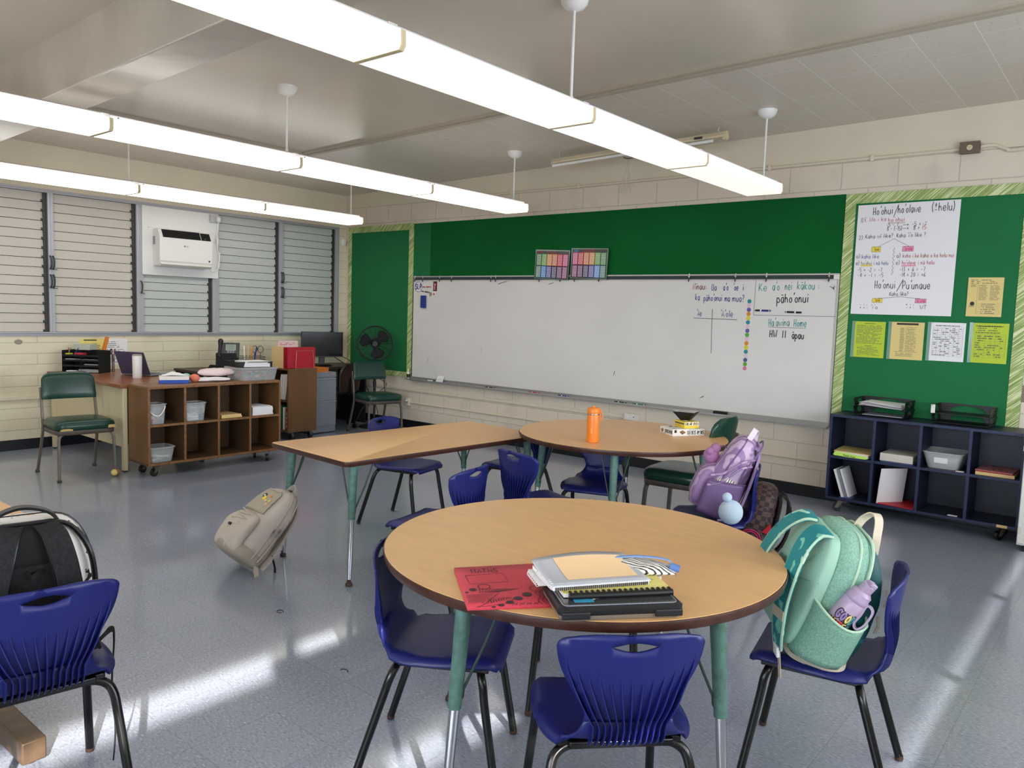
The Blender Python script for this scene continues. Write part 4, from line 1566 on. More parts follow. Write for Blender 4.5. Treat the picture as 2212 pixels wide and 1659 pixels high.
# clips hanging on the rail
CLX = [1.322, 1.454, 1.728, 1.918, 2.505, 2.572, 3.162, 3.427, 3.601, 3.889, 4.837, 5.270, 5.540, 6.046]
CLN = ['first', 'second', 'third', 'fourth', 'fifth', 'sixth', 'seventh', 'eighth', 'ninth', 'tenth', 'eleventh', 'twelfth', 'thirteenth', 'last']
for k, x in enumerate(CLX):
    hold = {3.162: 'left clip holding the division chart on the board rail', 3.427: 'right clip holding the division chart on the board rail', 3.601: 'left clip holding the multiplication chart on the board rail', 3.889: 'right clip holding the multiplication chart on the board rail'}
    root = thing('map_hook', hold.get(x, '%s metal clip from the left on the rail above the whiteboard' % CLN[k]), 'clip', (x, -0.030, 1.785), 0, 'metal clips along the whiteboard rail')
    b = MB()
    b.box(-0.004, -0.004, -0.012, 0.004, 0.0, 0.034)
    b.box(-0.009, -0.009, 0.004, 0.009, -0.004, 0.010)
    b.build('plate', 'chrome', root, smooth=0)
    b = MB()
    b.tube(cr([(0, -0.004, -0.005), (0, -0.012, -0.018), (0, -0.016, -0.032), (0, -0.008, -0.040)], 4), 0.0028, 8)
    b.cyl((0, -0.007, -0.024), (0, -0.016, -0.030), 0.006, n=10)
    b.build('hook', 'dark', root)

# ------------------------------------------------------------------ charts
COLS = dict(g1=(86, 150, 84), g2=(112, 172, 62), o1=(224, 152, 76), o2=(222, 132, 74), r=(214, 52, 66), p=(214, 80, 140), t=(86, 140, 128), b=(44, 140, 204), v=(86, 82, 160), n=(46, 40, 88), m=(104, 50, 108), q=(140, 60, 116), lb=(96, 158, 222))


def chart(name, label, x0, z0, w_, h_, tilt, title, cells, oval):
    root = thing(name, label, 'chart', (x0, -0.040, z0), (0, tilt, 0), 'times table charts')
    b = MB()
    b.box(0, 0.0, 0, w_, 0.0012, h_)
    b.build('laminate', mat('laminate_film', (96, 118, 104), 0.15, coat=0.6), root, smooth=0)
    b = MB()
    b.box(0.012, -0.0006, 0.010, w_ - 0.012, 0, h_ - 0.012)
    sh_ = b.build('sheet', mat('chart_black', (26, 20, 34), 0.3, coat=0.4), root, smooth=0)
    b = MB()
    mats = []
    cw, chh = (w_ - 0.034) / 6, (h_ - 0.052) / 2
    for i, row in enumerate(cells):
        for j, k in enumerate(row):
            if k not in mats:
                mats.append(k)
            xx, zz = 0.017 + j * cw, 0.013 + (1 - i) * chh
            b.plate((xx + 0.002, -0.0006, zz + 0.003), X_, Z_, cw - 0.004, chh - 0.006, 0.0003, mats.index(k))
    n_ = len(mats)
    for i in range(2):
        for j in range(6):
            xx, zz = 0.017 + j * cw, 0.013 + (1 - i) * chh
            for rr_ in range(11):
                for c_ in range(3):
                    b.plate((xx + cw * (0.16 + 0.26 * c_), -0.0009, zz + chh * (0.07 + 0.08 * rr_)), X_, Z_, cw * 0.16, chh * 0.042, 0.0002, n_)
    b.build('number_columns', [mat('chart_' + k, COLS[k], 0.4) for k in mats] + ['paper'], sh_, smooth=0)
    b = MB()
    write(b, title, (w_ * 0.30, -0.0006, h_ - 0.034), X_, Z_, w_ * 0.36, 0.018, 0.0034)
    b.build('title', 'inkr', sh_, smooth=0)
    b = MB()
    b.disc((w_ * 0.14, -0.0006, h_ - 0.026), X_, Z_, 0.030, 0.0003, 18, rv=0.008)
    b.build('title_badge', mat('badge_' + oval, dict(red=(150, 34, 40), blue=(52, 128, 190))[oval], 0.4), sh_, smooth=0)


chart('division_chart', 'colourful division chart, left of two hung above the whiteboard', 3.094, 1.779, 0.432, 0.296, 0.045, '*DIVISION*', [['g1', 'g2', 'o1', 'o2', 'r', 'p'], ['t', 'b', 'v', 'n', 'm', 'q']], 'red')
chart('multiplication_chart', 'colourful multiplication chart, right of two hung above the whiteboard', 3.546, 1.779, 0.430, 0.298, 0.03, '*MULTIPLICATION*', [['p', 'r', 'o2', 'o1', 'g2', 'g1'], ['q', 'm', 'n', 'v', 'lb', 't']], 'blue')

# ------------------------------------------------------------------ poster and papers on the right board
YP = -0.0165
ps = thing('math_poster', 'large white hand-lettered math poster on the right bulletin board', 'poster', (0, 0, 0))
b = MB()
b.loft([[(6.2215, YP, 1.4995), (6.916, YP, 1.4985), (6.920, YP, 2.332), (6.224, YP, 2.330)], [(6.2215, YP - 0.001, 1.4995), (6.916, YP - 0.001, 1.4985), (6.920, YP - 0.001, 2.332), (6.224, YP - 0.001, 2.330)]])
b.build('sheet', 'paper', ps, smooth=0)
PL = [("Ho'ohui", 6.332, 2.250, 6.474, 2.254, 'k'), ('/', 6.480, 2.246, 6.506, 2.246, 'k'), ("ho'olawe", 6.506, 2.257, 6.665, 2.257, 'k'), ('(±helu)', 6.735, 2.259, 6.887, 2.259, 'k'),
      ('1)', 6.247, 2.201, 6.267, 2.200, 'k'), ('E lilo i ka', 6.276, 2.205, 6.432, 2.204, 'r'), ("ho'ohui", 6.444, 2.196, 6.561, 2.197, 'r'), ('-5 - 7', 6.434, 2.159, 6.521, 2.159, 'k'), ('→', 6.547, 2.156, 6.593, 2.156, 'k'),
      ('-5 +', 6.611, 2.157, 6.673, 2.156, 'k'), ('-7', 6.680, 2.155, 6.710, 2.157, 'r'), ('8 - (-15)', 6.440, 2.131, 6.546, 2.129, 'k'), ('→', 6.549, 2.130, 6.595, 2.129, 'k'), ('8 +', 6.621, 2.129, 6.667, 2.130, 'k'),
      ('15', 6.676, 2.129, 6.712, 2.131, 'r'), ('2)', 6.243, 2.069, 6.274, 2.070, 'k'), ('Kaha wī like?', 6.290, 2.076, 6.492, 2.078, 'k'), ("Kaha 'i'o like ?", 6.511, 2.077, 6.712, 2.078, 'k'), ("'ae", 6.357, 1.982, 6.397, 1.982, 'k'),
      ("'a'ole", 6.572, 1.981, 6.629, 1.980, 'm'), ('a)', 6.232, 1.928, 6.263, 1.928, 'k'), ('kaha like', 6.274, 1.925, 6.401, 1.925, 'b'), ('a)', 6.520, 1.927, 6.551, 1.927, 'k'), ('koho i ke kaha o ka helu nui', 6.565, 1.926, 6.905, 1.924, 'r'),
      ('e)', 6.234, 1.877, 6.261, 1.877, 'k'), ("ho'ohui", 6.273, 1.876, 6.354, 1.875, 'g'), ('i nā helu', 6.364, 1.875, 6.470, 1.875, 'b'), ('e)', 6.520, 1.876, 6.549, 1.875, 'k'), ("ho'olawe", 6.563, 1.875, 6.657, 1.874, 'm'),
      ('i nā helu', 6.671, 1.873, 6.782, 1.875, 'm'), ('-5 + -2 = -7', 6.250, 1.823, 6.432, 1.823, 'k'), ('-4 + -1 = -5', 6.253, 1.782, 6.442, 1.784, 'k'), ('-13 + 6 = -7', 6.549, 1.825, 6.727, 1.825, 'k'), ('-14 + 20 = +6', 6.552, 1.785, 6.730, 1.785, 'k'),
      ("Ho'onui", 6.382, 1.697, 6.531, 1.698, 'k'), ('/', 6.540, 1.690, 6.576, 1.690, 'k'), ("Pu'unaue", 6.577, 1.694, 6.769, 1.695, 'k'), ('Kaha like?', 6.492, 1.641, 6.627, 1.644, 'k'), ("'ae", 6.388, 1.597, 6.432, 1.597, 'k'),
      ("'a'ole", 6.678, 1.597, 6.742, 1.597, 'm'), ('- - :', 6.285, 1.561, 6.343, 1.562, 'k'), ('+ + :', 6.286, 1.539, 6.345, 1.540, 'k'), ("'i'o", 6.366, 1.541, 6.420, 1.540, 'k'), ('+ - :', 6.611, 1.568, 6.669, 1.569, 'k'),
      ('- + :', 6.613, 1.546, 6.670, 1.547, 'k'), ('WT', 6.706, 1.546, 6.755, 1.546, 'k')]
b = MB()
for x0, z0, x1, z1, m_ in ((6.343, 1.973, 6.407, 2.011, 0), (6.374, 1.590, 6.446, 1.620, 0), (6.559, 1.973, 6.634, 2.009, 1), (6.672, 1.591, 6.747, 1.621, 1), (6.273, 1.864, 6.354, 1.874, 0), (6.561, 1.861, 6.658, 1.871, 1)):
    b.plate((x0, YP - 0.001, z0), X_, Z_, x1 - x0, z1 - z0, 0.0004, m_)
b.build('highlight_boxes', ['yel', 'pink'], ps, smooth=0)
PY = YP - 0.0015
big = {0, 1, 2, 3, 34, 35, 36}
hh = lambda l: 0.058 if PL.index(l) in big else (0.024 if l[0] in ("'ae", "'a'ole") else (0.022 if ':' in l[0] else 0.030))
pw = lambda l: 0.0042 if PL.index(l) in big else 0.0028
CM['r'] = 'inkr'
writing(PL[:34], PY, hh, pw, ps, 'upper_writing')
writing(PL[34:], PY, hh, pw, ps, 'lower_writing')
b = MB()
for p in ([(6.391, 2.012), (6.496, 2.068), (6.601, 2.010)], [(6.410, 1.621), (6.570, 1.635), (6.704, 1.622)], [(6.343, 1.973), (6.407, 1.973), (6.407, 2.011), (6.343, 2.011), (6.343, 1.973)],
          [(6.559, 1.973), (6.634, 1.973), (6.634, 2.009), (6.559, 2.009), (6.559, 1.973)], [(6.374, 1.590), (6.446, 1.590), (6.446, 1.620), (6.374, 1.620), (6.374, 1.590)], [(6.672, 1.591), (6.747, 1.591), (6.747, 1.621), (6.672, 1.621), (6.672, 1.591)],
          [(6.501 + 0.006 * math.sin(i * 1.1), 2.003 - 0.205 * i / 40) for i in range(41)]):
    stroke(b, [(x, PY, z) for x, z in p], 0.0022, (0, -1, 0))
b.build('diagram_lines', 'ink', ps, smooth=0)
b = MB()
for z in (2.189, 2.183):
    stroke(b, [(6.445, PY, z), (6.563, PY, z)], 0.002, (0, -1, 0))
b.build('underline', 'inkr', ps, smooth=0)

TK = mat('pushpin_grey', (196, 204, 200), 0.3)


def pinned(name, label, mname, x0, z0, x1, z1, layout, sleeve):
    root = thing(name, label, 'paper', (x0, YP, z0), 0, 'printed sheets pinned to the right board')
    w_, h_ = x1 - x0, z1 - z0
    b = MB()
    b.box(0, -0.0012, 0, w_, 0, h_)
    b.build('sheet', mname, root, smooth=0)
    b = MB()
    layout(b, w_, h_)
    b.build('printing', ['print', 'ink'], root, smooth=0)
    if sleeve:
        b = MB()
        b.box(-0.022, -0.0016, -0.002, 0.001, -0.0004, h_ + 0.002)
        b.build('sleeve_edge', mat('sleeve_film', (150, 190, 172), 0.12, alpha=0.55), root, smooth=0)
    for x in (0.012, w_ - 0.016):
        b = MB()
        b.cyl((x, -0.001, h_ - 0.006), (x, -0.007, h_ - 0.006), 0.004, 0.003, 10)
        b.build('pushpin', TK, root)


Y1 = -0.0014


def lay_text(b, w_, h_):
    prints(b, (w_ * 0.32, Y1, h_ * 0.93), X_, Z_, w_ * 0.4, h_ * 0.04, 1, 1, fill=1)
    prints(b, (w_ * 0.07, Y1, h_ * 0.38), X_, Z_, w_ * 0.86, h_ * 0.53, 14, 0, fill=0.9, ragged=0.15)
    prints(b, (w_ * 0.36, Y1, h_ * 0.31), X_, Z_, w_ * 0.3, h_ * 0.04, 1, 1, fill=1)
    prints(b, (w_ * 0.12, Y1, h_ * 0.05), X_, Z_, w_ * 0.75, h_ * 0.25, 8, 0, fill=0.85)


def lay_bell(b, w_, h_):
    b.plate((w_ * 0.16, Y1, h_ * 0.925), X_, Z_, w_ * 0.66, h_ * 0.05, 0.0004, 1)
    prints(b, (w_ * 0.28, Y1, h_ * 0.22), X_, Z_, w_ * 0.14, h_ * 0.64, 15, 0, fill=1, ragged=0.2)
    prints(b, (w_ * 0.48, Y1, h_ * 0.22), X_, Z_, w_ * 0.32, h_ * 0.66, 26, 0, fill=0.9)
    b.plate((w_ * 0.46, Y1, h_ * 0.22), X_, Z_, 0.0012, h_ * 0.66, 0.0004, 0)
    b.plate((w_ * 0.14, Y1, h_ * 0.20), X_, Z_, w_ * 0.7, h_ * 0.006, 0.0004, 1)
    prints(b, (w_ * 0.18, Y1, h_ * 0.08), X_, Z_, w_ * 0.6, h_ * 0.10, 4, 0, fill=0.9)


def lay_grid(b, w_, h_, c=7, r=16, top=0.88):
    prints(b, (w_ * 0.14, Y1, h_ * 0.90), X_, Z_, w_ * 0.7, h_ * 0.05, 1, 1, fill=1, ragged=0.0)
    for i in range(c + 1):
        b.plate((w_ * (0.07 + 0.86 * i / c), Y1, h_ * 0.13), X_, Z_, 0.0009, h_ * (top - 0.13), 0.0003, 0)
    for j in range(r + 1):
        b.plate((w_ * 0.07, Y1, h_ * (0.13 + (top - 0.13) * j / r)), X_, Z_, w_ * 0.86, 0.0009, 0.0003, 0)
    prints(b, (w_ * 0.09, Y1, h_ * 0.14), X_, Z_, w_ * 0.82, h_ * (top - 0.15), r, 0, fill=0.5, ragged=0.1)


def lay_grid2(b, w_, h_):
    prints(b, (w_ * 0.08, Y1, h_ * 0.74), X_, Z_, w_ * 0.8, h_ * 0.22, 4, 0, fill=0.9)
    lay_grid(b, w_, h_, 6, 10, 0.72)


def lay_menu(b, w_, h_):
    prints(b, (w_ * 0.08, Y1, h_ * 0.84), X_, Z_, w_ * 0.8, h_ * 0.12, 3, 0, fill=0.7)
    prints(b, (w_ * 0.32, Y1, h_ * 0.42), X_, Z_, w_ * 0.25, h_ * 0.40, 12, 0, fill=0.9)
    prints(b, (w_ * 0.64, Y1, h_ * 0.42), X_, Z_, w_ * 0.28, h_ * 0.40, 12, 0, fill=0.9)
    prints(b, (w_ * 0.08, Y1, h_ * 0.76), X_, Z_, w_ * 0.18, h_ * 0.07, 3, 1, fill=1)
    b.disc((w_ * 0.16, Y1, h_ * 0.33), X_, Z_, 0.014, 0.0004, 14, 1)
    prints(b, (w_ * 0.07, Y1, h_ * 0.24), X_, Z_, w_ * 0.18, h_ * 0.06, 2, 1, fill=1)
    b.plate((w_ * 0.28, Y1, h_ * 0.06), X_, Z_, 0.0009, h_ * 0.78, 0.0003, 0)
    lay_ = [0.07, 0.12, 0.17, 0.22, 0.27, 0.32]
    for q in lay_:
        b.plate((w_ * 0.28, Y1, h_ * q), X_, Z_, w_ * 0.66, 0.0009, 0.0003, 0)
    prints(b, (w_ * 0.42, Y1, h_ * 0.07), X_, Z_, w_ * 0.4, h_ * 0.28, 6, 0, fill=0.8)


pinned('printed_sheet', 'lime sheet of dense text, leftmost of the four pinned below the poster', 'lime', 6.262, 1.167, 6.483, 1.443, lay_text, True)
pinned('printed_sheet', 'pale yellow sheet with a black title bar, second of the four below the poster', 'tanp', 6.525, 1.167, 6.750, 1.447, lay_bell, True)
pinned('printed_sheet', 'white sheet with a fine table, third of the four below the poster', 'paper', 6.793, 1.172, 7.018, 1.452, lambda b, w_, h_: lay_grid(b, w_, h_), True)
pinned('printed_sheet', 'lime sheet with a grid, rightmost of the four below the poster', 'lime', 7.062, 1.175, 7.281, 1.457, lay_grid2, True)
pinned('printed_sheet', 'manila form pinned alone to the right of the large poster', 'tanp', 7.008, 1.502, 7.226, 1.777, lay_menu, False)

# ------------------------------------------------------------------ conduits, raceways, sockets, old strip light
b = MB()
b.tube(cr([(2.10, -0.024, 2.672), (3.5, -0.024, 2.672), (5.0, -0.024, 2.676), (6.885, -0.024, 2.680)], 10), 0.0115, 12)
cdt = tag(b.build('conduit', 'beamp'), 'painted conduit along the wall under the ceiling, left of the brown socket', 'conduit')
for x in (2.75, 3.60, 5.505, 6.3):
    b = MB()
    b.box(x - 0.012, -0.040, 2.655, x + 0.012, -0.011, 2.700)
    b.build('conduit_clamp', 'beamp', cdt, bevel=0.004)
b = MB()
b.tube(cr([(7.016, -0.030, 2.685), (7.05, -0.026, 2.690), (7.10, -0.022, 2.688), (7.145, -0.022, 2.668), (7.19, -0.022, 2.648), (7.25, -0.022, 2.645), (8.0, -0.022, 2.650), (9.4, -0.022, 2.655)], 6), 0.0125, 12)
tag(b.build('conduit', 'beamp'), 'painted conduit bending down to the right of the brown socket', 'conduit')
root = thing('socket_box', 'brown metal socket box high on the wall under the ceiling', 'socket', (6.952, -0.012, 2.682))
b = MB()
b.box(-0.060, -0.045, -0.038, 0.060, 0.0, 0.038)
b.build('box', 'brownplate', root, bevel=0.003)
b = MB()
b.box(-0.064, -0.049, -0.042, 0.064, -0.045, 0.042)
b.build('cover_plate', 'brownplate', root, bevel=0.002)
b = MB()
b.cyl((0, -0.049, 0), (0, -0.052, 0), 0.018, n=20)
b.build('outlet', 'ivory', root)
b = MB()
for x, z in ((-0.006, 0.004), (0.006, 0.004), (0, -0.007)):
    b.box(x - 0.0015, -0.0525, z - 0.003, x + 0.0015, -0.0518, z + 0.003)
b.build('outlet_slots', 'dark', root, smooth=0)
b = MB()
b.box(0.30, -0.018, 0.452, 2.443, 0, 0.487)
b.box(2.438, -0.020, 0.450, 2.456, 0, 0.489)
b.box(2.452, -0.018, 0.452, 4.241, 0, 0.487)
tag(b.build('surface_raceway', 'beamp', bevel=0.003), 'cream cable raceway along the wall below the whiteboard', 'raceway')
root = thing('outlet_box', 'cream surface outlet box at the end of the raceway behind the orange bottle', 'socket', (4.318, 0, 0.478))
b = MB()
b.box(-0.077, -0.045, -0.032, 0.077, 0, 0.032)
b.build('box', 'offw', root, bevel=0.004)
for x in (-0.035, 0.03):
    b = MB()
    b.cyl((x, -0.045, 0), (x, -0.047, 0), 0.012, n=14)
    oo = b.build('jack', 'white', root)
    if x > 0:
        b = MB()
        b.cyl((x, -0.047, 0), (x, -0.048, 0), 0.006, n=12)
        b.build('jack_hole', 'black', oo)
b = MB()
b.tube([(1.240, -0.010, 0.310), (3.5, -0.010, 0.306), (6.2, -0.010, 0.304)], 0.008, 10)
tag(b.build('conduit', 'beamp'), 'thin cream pipe low on the wall under the raceway', 'conduit')
root = thing('wall_outlet', 'white low wall outlet with a plug beside the fan chair', 'socket', (1.222, 0, 0.318))
b = MB()
b.box(-0.030, -0.035, -0.045, 0.030, 0, 0.042)
b.build('box', 'offw', root, bevel=0.004)
b = MB()
b.box(-0.014, -0.062, 0.004, 0.016, -0.035, 0.03)
b.build('plug', 'white', root, bevel=0.005)
b = MB()
b.box(7.352, -0.010, 0.92, 7.432, 0.0, 1.035)
tag(b.build('cover_plate', 'brownplate', bevel=0.002), 'brown cover plate at the right edge above the white cabinet', 'cover plate')
b = MB()
b.box(0, -8.0, 0.468, 0.02, -0.30, 0.500)
tag(b.build('surface_raceway', 'beamp', bevel=0.003), 'cream cable raceway along the window wall behind the desk', 'raceway')
root = thing('motion_sensor', 'small white motion sensor in the corner beside the last window', 'sensor', (0.0, -0.058, 2.245))
b = MB()
b.box(0, -0.030, -0.045, 0.035, 0.030, 0.045)
b.build('body', 'white', root, bevel=0.010, seg=3)
b = MB()
b.box(0.035, -0.016, -0.032, 0.038, 0.016, 0.006)
b.build('sensor_lens', 'offw', root, bevel=0.002)

# old strip light under the ceiling with its pull cords
root = thing('strip_light', 'old cream single-tube strip light hung by hooks under the tiles near the whiteboard wall', 'ceiling light', (0, -0.50, 0))
xa, xb = 3.645, 5.325
za, zb = 2.800, 2.852


def zs_(x):
    return za + (zb - za) * (x - xa) / (xb - xa)


b = MB()
b.loft([[(x, y, zs_(x) + z) for y, z in ((-0.050, 0.0), (-0.055, 0.012), (-0.040, 0.042), (0.040, 0.042), (0.055, 0.012), (0.050, 0.0))] for x in (xa, xb)])
b.build('housing', mat('aged_cream_enamel', (214, 200, 170), 0.45, var=(6, 0.12)), root, smooth=0)
for x in (xa + 0.004, xb - 0.004):
    b = MB()
    b.cyl((x - 0.012, 0, zs_(x) + 0.018), (x + 0.012, 0, zs_(x) + 0.018), 0.036, n=16)
    b.build('end_cap', 'ivory', root)
for x in (xa + 0.06, xb - 0.06):
    b = MB()
    b.tube(cr([(x, 0, zs_(x) + 0.04), (x + 0.008, 0, zs_(x) + 0.055), (x - 0.006, 0, zs_(x) + 0.066), (x, 0, cz(x) + 0.005)], 5), 0.0032, 8)
    b.build('hanger_hook', 'offw', root)
b = MB()
b.cyl((xa + 0.03, -0.060, zs_(xa) - 0.022), (xb - 0.08, -0.060, zs_(xb) - 0.026), 0.0125, n=14)
b.build('tube_lamp', 'white', root)
b = MB()
b.box(5.08, -0.057, zs_(5.08) + 0.008, 5.15, -0.049, zs_(5.1) + 0.026)
b.build('maker_plate', 'dark', root, smooth=0)
root = thing('pull_cord', 'tangled pale pull cords hanging from the old strip light', 'cord', (4.455, -0.52, 2.78))
b = MB()
b.tube(cr([(-0.05, 0, 0.01), (-0.02, 0, -0.005), (0.03, 0, -0.005), (0.07, 0, 0.012)], 4), 0.005, 8)
b.build('bracket', 'brownplate', root)
for pts in ([(0, 0, -0.01), (-0.02, 0, -0.10), (-0.055, 0.01, -0.20), (-0.06, 0, -0.29), (-0.03, 0, -0.26), (0.01, 0, -0.14)], [(0, 0, -0.01), (0.012, -0.01, -0.12), (0.02, 0, -0.24), (0.035, 0, -0.30)], [(0.01, 0, -0.02), (-0.005, 0.01, -0.09), (0.02, 0.01, -0.16), (0.005, 0, -0.235)]):
    b = MB()
    b.tube(cr(pts, 5), 0.0032, 6)
    b.build('cord_strand', 'cord', root)

# ================================================================== ON THE WINDOW WALL
root = thing('air_conditioner', 'white through-window air conditioner with black top grille set in a white panel', 'air conditioner', (0.022, -2.215, 1.785))
b = MB()
sec = [(0, 0), (0.105, 0.0), (0.150, 0.055), (0.150, 0.268), (0.150, 0.300), (0.110, 0.372), (0.098, 0.378), (0, 0.378)]
b.loft([[(x, y, z) for x, z in sec] for y in (-0.295, 0.285)])
b.build('case', 'white', root, smooth=0, bevel=0.010, seg=3)
b = MB()
b.add([(0.152, -0.262, 0.292), (0.152, 0.150, 0.292), (0.108, 0.150, 0.372), (0.108, -0.262, 0.372)], [(0, 1, 2, 3)])
b.add([(0.152, 0.156, 0.292), (0.152, 0.262, 0.292), (0.110, 0.262, 0.368), (0.110, 0.156, 0.368)], [(0, 1, 2, 3)])
b.build('grille', 'black', root, smooth=0, solid=0.006)
b = MB()
b.box(0.1505, 0.19, 0.305, 0.1525, 0.205, 0.315)
b.build('display', mat('display_grey', (90, 96, 100), 0.4), root, smooth=0)
b = MB()
b.box(0.112, -0.285, 0.004, 0.150, 0.275, 0.030, rot=(0, R(-38), 0))
b.build('vent_flap', 'offw', root, smooth=0, bevel=0.004)
b = MB()
b.disc((0.1505, -0.030, 0.215), (0, 1, 0), (0, 0, 1), 0.008, 0.0006, 16)
write(b, 'LG', (0.1505, -0.016, 0.208), (0, 1, 0), (0, 0, 1), 0.024, 0.014, 0.0028)
b.build('maker_mark', 'print', root, smooth=0)
b = MB()
b.box(0.1505, 0.235, 0.068, 0.1515, 0.252, 0.085)
b.build('sticker', 'black', root, smooth=0)
b = MB()
for k in range(7):
    b.box(0.010, -0.298, 0.270 + 0.012 * k - 0.05, 0.05, -0.294, 0.276 + 0.012 * k - 0.05)
b.build('side_vents', 'dark', root, smooth=0)
b = MB()
b.box(0.004, -2.618, 1.690, 0.022, -1.782, 2.390)
b.box(0.022, -2.56, 2.170, 0.030, -1.86, 2.185)
tag(b.build('infill_panel', 'white', smooth=0, bevel=0.003), 'white infill panel around the air conditioner in the window opening', 'panel')
root = thing('power_outlet', 'grey outlet box with a white plug on the window mullion above the air conditioner', 'socket', (0.025, -1.835, 2.335))
b = MB()
b.box(0, -0.055, -0.042, 0.035, 0.050, 0.042)
b.build('box', mat('grey_socket', (196, 196, 196), 0.4), root, bevel=0.004)
b = MB()
b.box(0.035, 0.0, -0.035, 0.075, 0.042, 0.022)
b.build('plug', 'white', root, bevel=0.010)
b = MB()
yq = 0.022
b.tube(cr([(0.055, yq, -0.035), (0.045, yq + 0.002, -0.12), (0.02, yq + 0.004, -0.20), (0.02, yq + 0.004, -0.30), (0.03, yq + 0.02, -0.40), (0.03, yq + 0.010, -0.52), (0.03, yq + 0.022, -0.50), (0.03, yq + 0.030, -0.36), (0.028, yq + 0.026, -0.44), (0.03, yq + 0.016, -0.53), (0.03, yq - 0.02, -0.565), (0.04, yq - 0.07, -0.575), (0.05, yq - 0.10, -0.545)], 6), 0.0045, 8)
b.build('cable', 'white', root)
b = MB()
b.box(0.018, yq - 0.008, -0.27, 0.034, yq + 0.016, -0.20)
b.build('cable_block', 'white', root, bevel=0.004)

b = MB()
b.box(0.001, -3.224, 0.80, 0.002, -3.002, 1.031)
o = tag(b.build('wall_notice', mat('pale_yellow_paper', (232, 216, 120), 0.7), smooth=0), 'yellow sheet taped to the wall above the desk organizer', 'paper')
b = MB()
b.plate((0.002, -3.19, 1.012), (0, 1, 0), (0, 0, 1), 0.12, 0.010, 0.0005, 1)
prints(b, (0.002, -3.20, 0.83), (0, 1, 0), (0, 0, 1), 0.18, 0.16, 9, 0)
b.build('printing', ['print', 'ink'], o, smooth=0)
b = MB()
b.box(0.001, -2.990, 0.77, 0.002, -2.772, 1.031)
o = tag(b.build('wall_notice', 'paper', smooth=0), 'white printed sheet taped to the wall behind the laptop', 'paper')
b = MB()
prints(b, (0.002, -2.975, 0.94), (0, 1, 0), (0, 0, 1), 0.14, 0.07, 4, 0)
prints(b, (0.002, -2.975, 0.79), (0, 1, 0), (0, 0, 1), 0.19, 0.14, 9, 0)
b.build('printing', ['print', 'ink'], o, smooth=0)
b = MB()
b.disc((0.001, -3.757, 1.004), (0, 1, 0), (0, 0, 1), 0.034, 0.001, 18, rv=0.024)
tag(b.build('wall_patch', mat('grey_patch', (150, 142, 128), 0.7), smooth=0), 'grey oval spot on the wall just below the window sill', 'patch')

# ================================================================== DESK AND WHAT IS ON IT
DZ = 0.73
root = thing('teacher_desk', 'brown topped cream metal desk behind the far left green chair', 'desk', (0, 0, 0))
b = MB()
b.box(0.06, -3.545, DZ - 0.030, 1.595, -2.79, DZ)
b.build('desktop', 'desk', root, bevel=0.004)
b = MB()
b.box(0.10, -3.500, 0.20, 1.55, -3.480, DZ - 0.030)
b.build('modesty_panel', 'deskm', root, smooth=0)
for x in (1.565, 0.11):
    for y in (-3.505, -2.83):
        b = MB()
        b.box(x - 0.02, y - 0.018, 0.012, x + 0.02, y + 0.018, DZ - 0.030)
        lg = b.build('leg', 'deskm', root, bevel=0.003)
        b = MB()
        b.box(x - 0.016, y - 0.014, 0, x + 0.016, y + 0.014, 0.014)
        b.build('foot_glide', 'dark', lg)
b = MB()
b.box(1.15, -3.46, 0.22, 1.54, -2.84, DZ - 0.030)
b.build('drawer_pedestal', 'deskm', root, bevel=0.003)

root = thing('desk_organizer', 'black mesh desk organizer full of pens and supplies', 'organizer', (0.31, -3.29, DZ), R(38))
b = MB()
W2, D2, H2 = 0.175, 0.10, 0.208
b.box(-W2, D2 - 0.004, 0, W2, D2, H2)
b.box(-W2, -D2, 0, -W2 + 0.004, D2, H2)
b.box(W2 - 0.004, -D2, 0, W2, D2, H2)
b.box(-W2, -D2, 0, W2, D2, 0.004)
b.build('mesh_case', 'blackm', root, smooth=0)
for z in (0.055, 0.105, 0.150):
    b = MB()
    b.box(-W2 + 0.004, -D2, z, W2 - 0.004, D2 - 0.004, z + 0.003)
    b.box(-W2 + 0.004, -D2, z, W2 - 0.004, -D2 + 0.003, z + 0.02)
    b.build('mesh_shelf', 'blackm', root, smooth=0)
b = MB()
b.box(0.0, -D2, 0.003, 0.003, D2, 0.15)
b.build('divider', 'blackm', root, smooth=0)
ORGM = Matrix.Translation((0.31, -3.29, DZ)) @ Matrix.Rotation(R(38), 4, 'Z')


def in_org(name, lb, cat, mname, box, grp):
    b_ = MB()
    b_.box(*box)
    o_ = tag(b_.build(name, mname, smooth=0, bevel=0.002), lb, cat, grp)
    o_.matrix_world = ORGM
    return o_


GO = 'supplies in the desk organizer'
in_org('index_card_stack', 'white card stack on the middle left shelf of the desk organizer', 'cards', 'paper', (-0.15, -0.095, 0.110, -0.06, 0.0, 0.128), GO)
in_org('index_card_stack', 'white card stack on the middle right shelf of the desk organizer', 'cards', 'paper', (0.06, -0.095, 0.110, 0.14, 0.0, 0.126), GO)
in_org('staple_box', 'white and red box in the middle of the desk organizer', 'box', 'boxw', (-0.035, -0.095, 0.110, 0.03, -0.02, 0.126), GO)
in_org('stapler', 'grey stapler on the lower right shelf of the desk organizer', 'stapler', 'bluegrey', (0.03, -0.095, 0.060, 0.16, -0.06, 0.085), GO)
in_org('tape_roll_box', 'clear supply box on the bottom right of the desk organizer', 'box', 'cloud', (-0.02, -0.098, 0.006, 0.165, -0.02, 0.034), GO)
in_org('folded_paper', 'white paper on the bottom left of the desk organizer', 'paper', 'paper', (-0.14, -0.095, 0.006, -0.04, -0.02, 0.020), GO)
